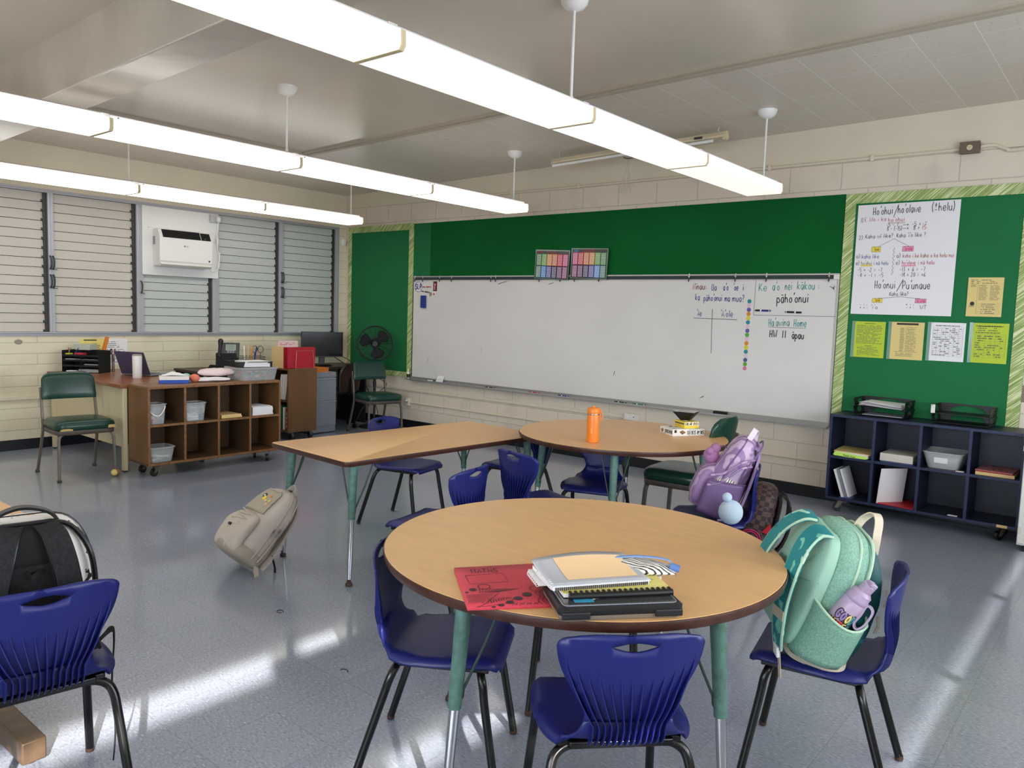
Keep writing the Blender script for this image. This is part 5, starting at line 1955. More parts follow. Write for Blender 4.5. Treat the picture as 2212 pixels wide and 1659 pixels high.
in_org('red_eraser', 'red eraser on the top shelf of the desk organizer', 'eraser', mk_r, (-0.06, -0.095, 0.155, 0.02, -0.03, 0.185), GO)
in_org('yellow_note_pad', 'green tinted pad on the upper left shelf of the desk organizer', 'note pad', 'lime', (-0.15, -0.09, 0.155, -0.11, -0.03, 0.180), GO)
for k, (x, lean, c, lb) in enumerate(((-0.14, 0.3, mk_g, 'green'), (-0.12, -0.25, mk_r, 'red'), (-0.085, 0.5, mk_b, 'blue'))):
    b = MB()
    b.cyl((x, -0.07, 0.156), (x + lean * 0.08, -0.05, 0.230), 0.004, n=8)
    o = tag(b.build('pen', c), '%s pen standing in the left of the desk organizer' % lb, 'pen', GO)
    o.matrix_world = ORGM
b = MB()
b.box(0.17, -3.33, DZ + 0.208, 0.31, -3.20, DZ + 0.262, rot=(0, 0, R(38)))
o = tag(b.build('glass_storage_box', mat('pale_box', (186, 192, 180), 0.3), bevel=0.004), 'pale box standing on top of the desk organizer', 'box')
b = MB()
b.box(0.225, -3.125, DZ, 0.255, -3.095, DZ + 0.335, rot=(R(-14), 0, 0))
tag(b.build('wooden_block', 'orange2', bevel=0.003), 'upright tan wooden stick behind the desk organizer', 'stick')
root = thing('scissors', 'red handled scissors at the right end of the desk organizer', 'scissors', (0.47, -3.125, DZ + 0.17))
for k, d in enumerate((-0.016, 0.016)):
    b = MB()
    b.tube(cr([(d + 0.016 * math.cos(a), 0.02 * k, 0.03 + 0.026 * math.sin(a)) for a in [2 * math.pi * i / 8 for i in range(8)]], 3, True), 0.004, 6, closed=True)
    b.build('finger_loop', 'inkr' if k else 'black', root)
b = MB()
b.box(-0.008, 0.0, -0.165, 0.008, 0.02, 0.008)
b.build('blades', 'chrome', root)
root = thing('glue_bottle', 'small white bottle with red cap beside the laptop', 'bottle', (0.60, -3.06, DZ))
b = MB()
b.lathe([(0.025, 0), (0.026, 0.005), (0.026, 0.075), (0.012, 0.095)], 16)
b.build('body', 'white', root)
b = MB()
b.lathe([(0.012, 0.095), (0.010, 0.118), (0.005, 0.128)], 12)
b.build('cap', mk_r, root)

root = thing('laptop', 'purple grey laptop open on the desk, its lid turned to the camera', 'laptop', (0.86, -3.08, DZ), R(22))
b = MB()
b.box(-0.165, 0.0, 0.004, 0.165, 0.235, 0.020)
b.build('base', 'bluegrey', root, bevel=0.004)
b = MB()
b.box(-0.145, 0.03, 0.020, 0.145, 0.14, 0.022)
b.build('keyboard', 'black', root, smooth=0)
b = MB()
b.box(-0.165, -0.006, 0.0, 0.165, 0.002, 0.225)
ld = b.build('lid', 'slate', root, bevel=0.003)
ld.location = (0, 0.0, 0.016)
ld.rotation_euler = (R(22), 0, 0)
b = MB()
b.box(-0.150, 0.002, 0.012, 0.150, 0.0035, 0.212)
sc = b.build('screen', 'glassy', ld, smooth=0)
root = thing('tumbler', 'tall white tumbler standing beside the laptop', 'tumbler', (1.088, -3.175, DZ))
b = MB()
b.lathe([(0.036, 0), (0.038, 0.004), (0.0405, 0.196), (0.039, 0.200)], 28)
b.build('body', 'white', root)
b = MB()
b.lathe([(0.039, 0.199), (0.0405, 0.202), (0.0405, 0.209), (0.034, 0.212)], 28)
b.build('lid', 'greybot', root)
b = MB()
b.box(1.23, -3.03, DZ, 1.44, -2.90, DZ + 0.012, rot=(0, 0, R(-10)))
o = tag(b.build('workbook', mat('violet_cover', (120, 96, 150), 0.5), bevel=0.002), 'thin violet book on the desk behind the tissue box', 'book')
b = MB()
b.loft([[(1.44, -3.13, DZ), (1.51, -3.10, DZ), (1.51, -3.10, DZ + 0.001), (1.44, -3.13, DZ + 0.001)], [(1.45, -3.14, DZ + 0.022), (1.452, -3.138, DZ + 0.022), (1.452, -3.138, DZ + 0.022), (1.45, -3.14, DZ + 0.022)]])
tag(b.build('folded_card', 'manila', smooth=0), 'tiny folded tan card standing on the desk corner', 'card')

# chair behind the desk
root = thing('desk_chair', 'black folding chair top showing behind the brown cubby', 'chair', (0.92, -2.42, 0), R(188))
b = MB()
rings = []
for k in range(7):
    z = 0.55 + 0.25 * k / 6
    a = 0.20 - (0.05 if k == 6 else 0.012 if k == 5 else 0)
    rings.append([(x, y + 0.25 * x * x - 0.16, z) for x, y, _ in ring(0, a, -0.012, 0.012, 24, 4)])
b.loft(rings)
b.build('backrest', 'blackm', root)
b = MB()
b.loft([ring(0.43, 0.20, -0.16, 0.22, 28, 4), ring(0.46, 0.205, -0.165, 0.225, 28, 4)])
b.build('seat', 'blackm', root)
for sx in (-1, 1):
    b = MB()
    b.tube(cr([(sx * 0.19, -0.17, 0.76), (sx * 0.195, -0.12, 0.45), (sx * 0.20, 0.20, 0.01)], 5), 0.011, 10)
    b.build('front_leg', 'tube', root)
    b = MB()
    b.tube([(sx * 0.17, 0.12, 0.43), (sx * 0.175, -0.22, 0.01)], 0.011, 10)
    b.build('rear_leg', 'tube', root)

# ================================================================== CUBBY SHELVES
def caster(root, x, y, ang):
    b = MB()
    b.box(x - 0.03, y - 0.03, 0.086, x + 0.03, y + 0.03, 0.092)
    for s_ in (-1, 1):
        b.add([tuple(Vector((x, y, 0)) + Matrix.Rotation(ang, 3, 'Z') @ Vector(p)) for p in ((-0.02, s_ * 0.016, 0.088), (0.02, s_ * 0.016, 0.088), (0.045, s_ * 0.016, 0.03), (0.018, s_ * 0.016, 0.03), (-0.02, s_ * 0.019, 0.088), (0.02, s_ * 0.019, 0.088), (0.045, s_ * 0.019, 0.03), (0.018, s_ * 0.019, 0.03))],
              [(0, 1, 2, 3), (7, 6, 5, 4), (0, 4, 5, 1), (1, 5, 6, 2), (2, 6, 7, 3), (3, 7, 4, 0)])
    cs = b.build('caster', 'steel', root, smooth=0)
    b = MB()
    c = Vector((x, y, 0.033)) + Matrix.Rotation(ang, 3, 'Z') @ Vector((0.028, 0, 0))
    d = Matrix.Rotation(ang, 3, 'Z') @ Vector((0, 0.012, 0))
    b.cyl(c - d, c + d, 0.032, n=18)
    b.build('wheel', 'black', cs)


def cubby(name, label, loc, rot, body, inside, top_m, edge_m, W=1.22, D=0.40, z0=0.098, H=0.738, n=4, shelf=0.430):
    """open front faces local -y; origin at the middle of the front"""
    root = thing(name, label, 'shelf', loc, rot)
    t = 0.019
    b = MB()
    b.box(-W / 2, 0.002, z0, W / 2, D, z0 + t)
    b.build('bottom_panel', inside, root, smooth=0)
    b = MB()
    b.box(-W / 2, 0.002, H - t, W / 2, D, H)
    b.build('top_panel', top_m, root, smooth=0, bevel=0.002)
    for sx in (-1, 1):
        b = MB()
        x = sx * (W / 2 - t / 2)
        b.box(x - t / 2, 0.002, z0 + t, x + t / 2, D, H - t)
        b.build('side_panel', body, root, smooth=0)
    b = MB()
    b.box(-W / 2 + t, D - 0.008, z0 + t, W / 2 - t, D, H - t)
    b.build('back_panel', inside, root, smooth=0)
    cw = (W - t) / n
    for k in range(1, n):
        b = MB()
        x = -W / 2 + t / 2 + k * cw
        b.box(x - t / 2, 0.004, z0 + t, x + t / 2, D - 0.008, H - t)
        b.build('divider', inside, root, smooth=0)
    for k in range(n):
        b = MB()
        x = -W / 2 + t + k * cw
        b.box(x, 0.004, shelf - t, x + cw - t, D - 0.008, shelf)
        b.build('shelf_board', inside, root, smooth=0)
    # worn front edges
    b = MB()
    b.box(-W / 2, 0, z0, W / 2, 0.003, z0 + t)
    b.box(-W / 2, 0, H - t, W / 2, 0.003, H)
    for k in range(n + 1):
        x = -W / 2 + t / 2 + k * cw
        b.box(x - t / 2, 0, z0 + t, x + t / 2, 0.004, H - t)
    for k in range(n):
        x = -W / 2 + t + k * cw
        b.box(x, 0.001, shelf - t, x + cw - t, 0.0045, shelf)
    b.build('front_edging', edge_m, root, smooth=0)
    b = MB()
    b.box(-W / 2 + 0.03, 0.03, z0 - 0.008, W / 2 - 0.03, D - 0.03, z0)
    b.build('base_frame', body, root, smooth=0)
    for x, y in ((-W / 2 + 0.10, 0.07), (W / 2 - 0.10, 0.07), (-W / 2 + 0.10, D - 0.07), (W / 2 - 0.10, D - 0.07)):
        caster(root, x, y, R(200 + 40 * (x > 0)))
    return root


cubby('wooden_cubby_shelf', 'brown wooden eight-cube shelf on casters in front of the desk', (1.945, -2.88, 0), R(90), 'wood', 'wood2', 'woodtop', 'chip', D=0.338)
cubby('navy_cubby_shelf', 'dark navy painted eight-cube shelf on casters below the right bulletin board', (6.855, -0.372, 0), 0, 'navy', 'navy', 'navy', 'navychip', W=1.245, D=0.345, z0=0.098, H=0.742)


def bucket(name, label, loc, rot, w0, d0, w1, d1, h, m='clear', group=None, rim=True, cat='bin'):
    """tapered open plastic bin"""
    root = thing(name, label, cat, loc, rot, group)
    b = MB()
    rg = lambda w_, d_, z: [(x, y, z) for x, y, _ in [(p[0], p[1], 0) for p in ring(0, w_ / 2, -d_ / 2, d_ / 2, 28, 6)]]
    b.loft([rg(w0, d0, 0.0), rg(w1, d1, h)], c1=False)
    b.build('tub', m, root, smooth=50, solid=0.0018)
    if rim:
        b = MB()
        b.tube([Vector(p) for p in rg(w1 + 0.006, d1 + 0.006, h)], 0.0042, 6, closed=True)
        b.build('rim', m if m != 'clear' else 'cloud', root)
    return root


CU = 'clear tubs in the brown cubby'
# brown cubby: x runs into the shelf (front at 1.945), y along it
r_ = bucket('plastic_bucket', 'clear bucket of red pieces in the top left cube of the brown shelf', (1.850, -3.395, 0.4305), R(90), 0.115, 0.13, 0.14, 0.155, 0.160, group=CU)
b = MB()
b.tube(cr([(-0.069, 0.0, 0.150), (-0.05, -0.085, 0.085), (0.0, -0.10, 0.075), (0.05, -0.085, 0.14), (0.069, 0, 0.150)], 5), 0.0045, 8)
b.build('handle', 'white', r_)
RED = mat('red_pieces', (206, 62, 60), 0.5)
random.seed(11)
for k in range(16):
    b = MB()
    x, y, z = random.uniform(-0.040, 0.040), random.uniform(-0.045, 0.045), 0.012 + 0.017 * (k // 4) + random.uniform(0, 0.004)
    a = random.uniform(0, 3.14)
    b.T = Matrix.Translation((1.850, -3.395, 0.4305)) @ Matrix.Rotation(R(90), 4, 'Z') @ Matrix.Translation((x, y, z)) @ Euler((random.uniform(-0.9, 0.9), random.uniform(-0.9, 0.9), a)).to_matrix().to_4x4()
    b.tube([(0.012 * math.cos(q), 0.012 * math.sin(q), 0) for q in [2 * math.pi * i / 12 for i in range(12)]], 0.0055, 6, closed=True)
    tag(b.build('counting_ring', RED if k % 5 else 'white'), '%s counting ring in the bucket in the top left cube of the brown shelf' % ('red' if k % 5 else 'white'), 'counting ring', 'red and white counting rings in the bucket')
r_ = bucket('plastic_bucket', 'clear tub of markers in the second top cube of the brown shelf', (1.855, -3.075, 0.4305), R(90), 0.165, 0.125, 0.19, 0.15, 0.150, group=CU)
b = MB()
b.tube(cr([(-0.095, 0.0, 0.142), (-0.06, -0.078, 0.075), (0.0, -0.090, 0.062), (0.06, -0.078, 0.075), (0.095, 0, 0.142)], 5), 0.003, 8)
b.build('handle', 'cloud', r_)
for k in range(11):
    row, j = k // 4, k % 4
    c = (mk_b, 'inkr', 'white', mk_b)[j]
    b = MB()
    y0 = -0.045 + 0.028 * j
    z = 0.014 + 0.020 * row
    b.T = Matrix.Translation((1.855, -3.075, 0.4305)) @ Matrix.Rotation(R(90), 4, 'Z')
    b.cyl((-0.070, y0 + random.uniform(-0.006, 0.006), z), (0.030, y0, z), 0.009, n=10)
    b.cyl((0.030, y0, z), (0.070, y0, z + 0.004), 0.0095, n=10, m=1)
    nm = {0: 'blue', 1: 'red', 2: 'white', 3: 'blue'}[j]
    tag(b.build('marker_pen', ['white' if j != 3 else c, c]), '%s capped marker lying in the clear tub in the brown shelf' % nm, 'marker', 'markers in the clear tub in the brown shelf')
r_ = bucket('plastic_tub', 'low cloudy tub in the bottom left cube of the brown shelf', (1.845, -3.365, 0.1175), R(90), 0.18, 0.15, 0.215, 0.19, 0.120, m='clear', group=CU)
for k, (x, y, a) in enumerate(((-0.03, -0.02, 0.3), (0.02, 0.01, 1.2), (0.03, -0.04, 0.1), (-0.01, 0.03, 2.2))):
    b = MB()
    b.T = Matrix.Translation((1.845, -3.365, 0.1175 + 0.012 + 0.010 * k)) @ Matrix.Rotation(R(90) + a, 4, 'Z')
    b.tube(cr([(-0.05 + x, y, 0), (0 + x, y + 0.01, 0.006), (0.05 + x, y, 0)], 4), 0.010, 8)
    tag(b.build('glue_stick', 'white'), 'white stick lying in the low tub at the bottom of the brown shelf', 'stick', 'white sticks in the low tub')
for k, (dz, c, lb) in enumerate(((0.0, 'tanp', 'lower tan pad in the third top cube of the brown shelf'), (0.0135, 'manila', 'upper tan pad in the third top cube of the brown shelf'))):
    b = MB()
    b.box(1.68, -2.845 + 0.006 * k, 0.4305 + dz, 1.925 - 0.01 * k, -2.650, 0.4305 + dz + 0.013)
    tag(b.build('tan_pad', c, smooth=0), lb, 'paper pad', 'tan pads in the brown shelf')
b = MB()
for k in range(6):
    b.box(1.68 + 0.004 * (k % 3), -2.545 + 0.003 * (k % 2), 0.4305 + 0.0125 * k, 1.925 - 0.003 * (k % 2), -2.335 - 0.003 * (k % 3), 0.4305 + 0.0125 * k + 0.0122)
b.box(1.70, -2.56, 0.506, 1.90, -2.35, 0.509, rot=(0, 0, 0.06))
tag(b.build('paper_ream', 'paper', smooth=0), 'thick stack of white paper in the top right cube of the brown shelf', 'paper stack')

# on top of the brown cubby
TZB = 0.7385
root = thing('tissue_box', 'blue and white tissue box on the left of the brown cubby top', 'tissue box', (1.72, -3.16, TZB), R(66))
b = MB()
b.box(-0.115, -0.06, 0, 0.115, 0.06, 0.028)
b.build('lower_band', mat('tissue_blue', (28, 78, 180), 0.5), root, bevel=0.003)
b = MB()
b.box(-0.115, -0.06, 0.028, 0.115, 0.06, 0.060)
b.build('upper_box', 'boxw', root, bevel=0.003)
b = MB()
random.seed(5)
vs = []
n = 9
for i in range(n):
    for j in range(n):
        x, y = (i / (n - 1) - 0.5) * 0.19, (j / (n - 1) - 0.5) * 0.09
        r2 = (x / 0.09) ** 2 + (y / 0.045) ** 2
        vs.append((x, y, 0.063 + max(0, 0.035 * (1 - 0.7 * r2)) * random.uniform(0.3, 1.15)))
b.add(vs, [(i * n + j, i * n + j + 1, (i + 1) * n + j + 1, (i + 1) * n + j) for i in range(n - 1) for j in range(n - 1)])
b.build('tissue', 'paper', root, smooth=60, sub=1)


def crumple(name, label, cat, loc, rot, sx, sy, sz, mname, seed=1, amp=0.25):
    random.seed(seed)
    b = MB()
    n, k = 26, 12
    rings = []
    ph = [random.uniform(0, 6.28) for _ in range(8)]
    for j in range(k + 1):
        t = math.pi * j / k
        row = []
        for i in range(n):
            a = 2 * math.pi * i / n
            rr = 1 + amp * (0.5 * math.sin(3 * a + ph[0] + 2 * t) + 0.4 * math.sin(5 * a + ph[1] - 3 * t) + 0.3 * math.sin(9 * a + ph[2] + 4 * t))
            q = max(0.004, math.sin(t) ** 0.7)
            row.append((sx * q * math.cos(a) * rr, sy * q * math.sin(a) * rr, max(0.0, sz * (0.5 - 0.5 * math.cos(t) * (1 + 0.1 * math.sin(4 * a + ph[3]))))))
        rings.append(row)
    b.loft(rings)
    o = tag(b.build(name, mname, smooth=80, sub=1), label, cat)
    return place(o, loc, rot)


crumple('plastic_bag', 'flattened white plastic bag on the brown cubby top', 'bag', (1.74, -2.83, TZB), R(80), 0.17, 0.09, 0.035, 'paper', 3, 0.10)
crumple('plastic_bag', 'pink tinted plastic bag of craft supplies on the brown cubby top', 'bag', (1.66, -2.74, TZB + 0.036), R(75), 0.16, 0.07, 0.07, mat('pinkish_film', (236, 212, 212), 0.25, coat=0.4), 4, 0.12)
for (x, y, z, c, lb) in ((1.655, -3.02, 0.036, (150, 206, 196), 'teal yarn ball in the pile of craft supplies'), (1.735, -2.985, 0.034, (230, 130, 104), 'coral yarn ball in the pile of craft supplies')):
    b = MB()
    b.sphere((0, 0, 0), 0.042, 20, sc=(1.1, 1, 0.85))
    place(tag(b.build('yarn_ball', mat('yarn_%d' % c[0], c, 0.9, bump=(60, 0.4))), lb, 'yarn ball', 'yarn balls on the brown cubby'), (x, y, TZB + z))

# clear storage bin with craft pieces
root = thing('storage_bin', 'clear lidded storage bin of craft pieces on the right of the brown cubby top', 'bin', (1.705, -2.420, TZB), R(90))
b = MB()
rg = lambda w_, d_, z: [(x, y, z) for x, y, _ in [(p[0], p[1], 0) for p in ring(0, w_ / 2, -d_ / 2, d_ / 2, 32, 7)]]
b.loft([rg(0.345, 0.29, 0), rg(0.375, 0.33, 0.100)], c1=False)
b.build('tub', 'clear', root, smooth=50, solid=0.002)
b = MB()
b.loft([rg(0.392, 0.348, 0.100), rg(0.395, 0.352, 0.106), rg(0.390, 0.345, 0.112)])
b.build('lid', 'cloud', root, smooth=50)
random.seed(21)
CRC = [mk_r, mk_b, mk_g, 'orange', 'yel', 'inkt', mat('craft_violet', (120, 70, 150), 0.5), 'dark']
for k in range(30):
    b = MB()
    x, y, z = random.uniform(-0.145, 0.145), random.uniform(-0.12, 0.12), 0.014 + 0.022 * (k % 3)
    b.T = Matrix.Translation((1.705, -2.420, TZB)) @ Matrix.Rotation(R(90), 4, 'Z') @ Matrix.Translation((x, y, z)) @ Euler((random.uniform(-0.3, 0.3), random.uniform(-0.3, 0.3), random.uniform(0, 3))).to_matrix().to_4x4()
    l = random.uniform(0.014, 0.032)
    b.box(-l, -0.010, -0.008, l, 0.010, 0.008)
    ci = k % len(CRC)
    tag(b.build('craft_piece', CRC[ci], smooth=0, bevel=0.003), '%s craft piece inside the clear storage bin' % ['red', 'blue', 'green', 'orange', 'yellow', 'teal', 'violet', 'dark'][ci], 'craft piece', 'craft pieces in the clear storage bin')

# black wire tray with papers, desk phone behind on the corner desk
root = thing('mesh_letter_tray', 'black mesh letter tray on top of the clear storage bin', 'letter tray', (1.66, -2.415, TZB + 0.112), R(82))
b = MB()
b.box(-0.165, -0.125, 0, 0.165, 0.125, 0.003)
for q in ((-0.165, -0.125, 0.165, -0.122), (-0.165, 0.122, 0.165, 0.125), (-0.165, -0.125, -0.162, 0.125), (0.162, -0.125, 0.165, 0.125)):
    b.box(q[0], q[1], 0.003, q[2], q[3], 0.045)
b.build('mesh_panels', mat('black_mesh_tray', (26, 24, 26), 0.6, alpha=0.75), root, smooth=0)
b = MB()
b.tube([(-0.168, -0.128, 0.047), (0.168, -0.128, 0.047), (0.168, 0.128, 0.047), (-0.168, 0.128, 0.047)], 0.003, 6, closed=True)
b.build('rim_wire', 'black', root)
b = MB()
for k in range(5):
    a = 0.03 * (k - 2)
    b.box(-0.10, -0.14 + 0.004 * k, 0.004 + 0.010 * k, 0.14, 0.08, 0.0125 + 0.010 * k, rot=(0, 0, a))
o = tag(b.build('loose_papers', 'paper', smooth=0), 'stack of white papers in the black mesh tray', 'papers')
place(o, (1.66, -2.415, TZB + 0.1125), R(82))

# ------------------------------------------------------------------ small brown shelf, file cabinet
root = thing('bookcase', 'small brown wooden bookcase on casters beside the grey file cabinet', 'bookcase', (0, 0, 0))
b = MB()
b.box(1.125, -1.640, 0.088, 1.145, -1.282, 0.742)
b.build('side_panel', 'wood', root, smooth=0)
b = MB()
b.box(0.66, -1.640, 0.088, 0.68, -1.282, 0.742)
b.build('side_panel', 'wood', root, smooth=0)
b = MB()
b.box(0.66, -1.642, 0.742, 1.150, -1.280, 0.760)
b.build('top_panel', 'wood', root, smooth=0, bevel=0.002)
for z in (0.088, 0.405):
    b = MB()
    b.box(0.68, -1.635, z, 1.125, -1.290, z + 0.018)
    b.build('shelf_board', 'wood2', root, smooth=0)
b = MB()
b.box(0.68, -1.292, 0.106, 1.125, -1.284, 0.742)
b.build('back_panel', 'wood2', root, smooth=0)
for x, y in ((0.74, -1.57), (1.08, -1.57), (0.74, -1.34), (1.08, -1.34)):
    caster(root, x, y - 0.0, R(100))
random.seed(4)
x = 1.110
for k, (w_, h_, c, lb, lean) in enumerate(((0.040, 0.275, 'boxw', 'white binder nearest the outer side panel, upper shelf of the bookcase', 0.10), (0.040, 0.270, 'boxw', 'white binder second from the outer side, upper shelf of the bookcase', 0.10), (0.035, 0.27, 'paper', 'white binder third from the outer side, upper shelf of the bookcase', 0.10))):
    b = MB()
    x0 = 1.010 - 0.045 * k
    b.box(x0, -1.615, 0.4235, x0 + w_, -1.36, 0.4235 + h_, rot=(0, R(-11 if False else 11), 0), pivot=(x0 + w_, -1.5, 0.4235))
    o = tag(b.build('binder', c, smooth=0, bevel=0.003), lb, 'binder', 'white binders in the bookcase')
for k, (w_, h_, c, lb) in enumerate(((0.045, 0.235, mk_r, 'red patterned book nearest the outer side, lower shelf of the bookcase'), (0.030, 0.24, 'paper', 'white book second from the outer side, lower shelf of the bookcase'), (0.020, 0.26, mk_g, 'thin green book third from the outer side, lower shelf of the bookcase'), (0.04, 0.22, 'inkr', 'red book fourth from the outer side, lower shelf of the bookcase'))):
    b = MB()
    x0 = 1.075 - 0.055 * k
    b.box(x0, -1.620, 0.1065, x0 + w_, -1.38, 0.1065 + h_)
    o = tag(b.build('book', c, smooth=0, bevel=0.002), lb, 'book', 'books on the lower shelf of the bookcase')
    if k == 0:
        b = MB()
        for j in range(4):
            b.disc((x0 + w_ / 2, -1.6205, 0.15 + j * 0.045), X_, Z_, 0.013, 0.0005, 12, rv=0.017)
        b.build('spine_print', 'manila', o, smooth=0)

# red folders in a wire sorter, manila folders, pink sheet on the bookcase top
TB = 0.7605
root = thing('file_sorter', 'thin wire file sorter holding the red folders', 'file sorter', (0, 0, 0))
for xx in (1.135, 1.045):
    b = MB()
    b.tube(cr([(xx, -1.545, TB), (xx, -1.535, TB + 0.17), (xx, -1.515, TB + 0.185), (xx, -1.350, TB + 0.185), (xx, -1.330, TB + 0.17), (xx, -1.315, TB)], 4), 0.003, 8)
    b.build('wire_loop', mat('sorter_wire', (196, 120, 126), 0.3, 0.5), root)
b = MB()
b.tube([(1.045, -1.545, TB + 0.003), (1.135, -1.545, TB + 0.003), (1.135, -1.315, TB + 0.003), (1.045, -1.315, TB + 0.003)], 0.003, 8, closed=True)
b.build('base_wire', MATS['sorter_wire'], root)
for k in range(5):
    b = MB()
    xx = 1.055 + 0.0165 * k
    b.box(xx, -1.640, TB + 0.004, xx + 0.006, -1.295, TB + 0.222 + 0.002 * (k % 2))
    b.box(xx - 0.0025, -1.636, TB + 0.006, xx - 0.0002, -1.300, TB + 0.190, 1)
    tag(b.build('red_folder', ['red', 'paper'], smooth=0), '%s red folder counted from the front in the wire sorter' % ['fifth', 'fourth', 'third', 'second', 'front'][k], 'folder', 'red folders in the wire sorter')
for k in range(6):
    b = MB()
    yy = -1.735 + 0.022 * k
    b.box(0.80, yy, TB, 1.04, yy + 0.003, TB + 0.222 - 0.003 * (k % 3), rot=(R(-3 + 1.5 * k), 0, 0), pivot=(0.9, yy, TB))
    o = tag(b.build('manila_folder', 'manila', smooth=0), 'manila folder, %s from the left in the row beside the red folders' % ['first', 'second', 'third', 'fourth', 'fifth', 'sixth'][k], 'folder', 'manila folders beside the red folders')
    o.location = (0.02, 0.095 if False else 0.10, 0)
b = MB()
b.box(0.83, -1.560, TB, 0.845, -1.315, TB + 0.280)
o = tag(b.build('pink_card', mat('pale_pink_card', (238, 206, 204), 0.6), smooth=0, bevel=0.001), 'pale pink printed sheet standing behind the red folders', 'paper')
b = MB()
prints(b, (0.8455, -1.54, TB + 0.232), (0, 1, 0), (0, 0, 1), 0.20, 0.03, 2, 0)
b.build('printing', 'inkr', o, smooth=0)

root = thing('file_cabinet', 'grey two-drawer metal file cabinet between the bookcase and the corner chair', 'file cabinet', (0, 0, 0))
b = MB()
b.box(0.42, -1.205, 0.012, 0.938, -0.872, 0.690)
b.build('case', 'bluegrey', root, smooth=0, bevel=0.003)
for z0, z1 in ((0.090, 0.355), (0.368, 0.610), (0.634, 0.686)):
    b = MB()
    b.box(0.938, -1.200, z0, 0.956, -0.877, z1)
    dr = b.build('drawer', 'bluegrey', root, smooth=0, bevel=0.003)
    if z1 < 0.65:
        b = MB()
        b.box(0.950, -1.200, z1 + 0.002, 0.966, -0.877, z1 + 0.010)
        b.build('drawer_pull', mat('light_grey_pull', (164, 166, 174), 0.35), dr, smooth=0, bevel=0.002)
b = MB()
b.cyl((0.956, -0.915, 0.664), (0.960, -0.915, 0.664), 0.010, n=14)
b.build('lock', 'chrome', root)
for x, y in ((0.50, -1.17), (0.50, -0.90), (0.90, -1.17), (0.90, -0.90)):
    b = MB()
    b.cyl((x, y, 0), (x, y, 0.014), 0.018, n=10)
    b.build('foot', 'dark', root)
for k in range(4):
    b = MB()
    b.box(0.62, -1.19, 0.6905 + 0.012 * k, 0.91, -0.95, 0.6905 + 0.012 * k + 0.010, rot=(0, 0, 0.06 * (k - 1.5)))
    tag(b.build('orange_folder', 'orange2', smooth=0), '%s orange folder of the pile on the file cabinet' % ['bottom', 'second', 'third', 'top'][k], 'folder', 'orange folders on the file cabinet')

# ------------------------------------------------------------------ corner desk, monitor, phone, office chair, fan
root = thing('corner_desk', 'dark computer desk in the corner under the window', 'desk', (0, 0, 0))
b = MB()
b.box(0.03, -2.30, 0.690, 0.62, -0.10, 0.715)
b.build('desktop', mat('dark_desktop', (62, 48, 40), 0.4), root, smooth=0)
for y in (-2.28, -1.25, -0.14):
    b = MB()
    b.box(0.05, y - 0.012, 0, 0.58, y + 0.012, 0.690)
    b.build('side_panel', 'blackm', root, smooth=0)
root = thing('monitor', 'black flat computer monitor on the corner desk under the last window', 'monitor', (0.40, -0.66, 0.715), R(-22))
b = MB()
b.box(-0.004 - 0.016, -0.25, 0.105, 0.016, 0.25, 0.405)
b.build('housing', 'black', root, bevel=0.004)
b = MB()
b.box(0.0162, -0.242, 0.118, 0.0172, 0.242, 0.397)
b.build('screen', 'glassy', root, smooth=0)
b = MB()
b.box(-0.035, -0.035, 0.005, -0.010, 0.035, 0.20)
b.build('stand_neck', 'black', root, bevel=0.003)
b = MB()
b.loft([ring(0, 0.10, -0.12, 0.12, 24, 3), ring(0.010, 0.09, -0.11, 0.11, 24, 3)])
b.build('stand_base', 'black', root)
b = MB()
b.box(0.30, -1.05, 0.7155, 0.52, -0.62, 0.735, rot=(0, 0, 0.1))
tag(b.build('keyboard', 'black', smooth=0, bevel=0.004), 'black keyboard on the corner desk below the monitor', 'keyboard')
b = MB()
b.tube(cr([(0.30, -0.60, 0.90), (0.30, -0.48, 0.86), (0.32, -0.40, 0.80), (0.28, -0.30, 0.76), (0.25, -0.22, 0.722)], 6), 0.005, 8)
b2 = tag(b.build('monitor_cable', 'black'), 'black cables hanging behind the monitor toward the corner', 'cable')
b = MB()
b.tube(cr([(0.31, -0.62, 0.92), (0.34, -0.50, 0.84), (0.36, -0.36, 0.82), (0.42, -0.25, 0.76), (0.47, -0.16, 0.60), (0.60, -0.12, 0.42), (0.75, -0.10, 0.20), (0.80, -0.10, 0.01)], 6), 0.004, 8)
tag(b.build('power_cable', 'black'), 'black power cable trailing from the corner desk to the floor', 'cable')
root = thing('desk_phone', 'black office desk phone with grey screen, tilted up behind the mesh tray', 'phone', (0.60, -2.02, 0.715), R(55))
b = MB()
b.box(-0.10, -0.09, 0.0, 0.10, 0.09, 0.19)
b.build('stand_box', 'blackm', root, bevel=0.004)
b = MB()
b.box(-0.085, -0.11, 0.195, 0.125, 0.10, 0.225, rot=(R(48), 0, 0))
pb = b.build('body', mat('phone_dark', (44, 48, 50), 0.4), root, bevel=0.006)
b = MB()
b.box(-0.010, -0.010, 0.226, 0.090, 0.070, 0.228, rot=(R(48), 0, 0), pivot=(0.02, -0.005, 0.21))
b.build('screen_bezel', mat('phone_silver', (150, 152, 150), 0.35, 0.4), root, smooth=0)
b = MB()
b.box(0.0, 0.0, 0.2285, 0.080, 0.062, 0.2295, rot=(R(48), 0, 0), pivot=(0.02, -0.005, 0.21))
b.build('screen', mat('phone_screen', (120, 136, 122), 0.3), root, smooth=0)
b = MB()
for i in range(3):
    for j in range(4):
        b.box(0.006 + i * 0.026, -0.080 + j * 0.018, 0.226, 0.026 + i * 0.026, -0.068 + j * 0.018, 0.229, rot=(R(48), 0, 0), pivot=(0.02, -0.005, 0.21))
b.build('keypad', 'bluegrey', root, smooth=0)
b = MB()
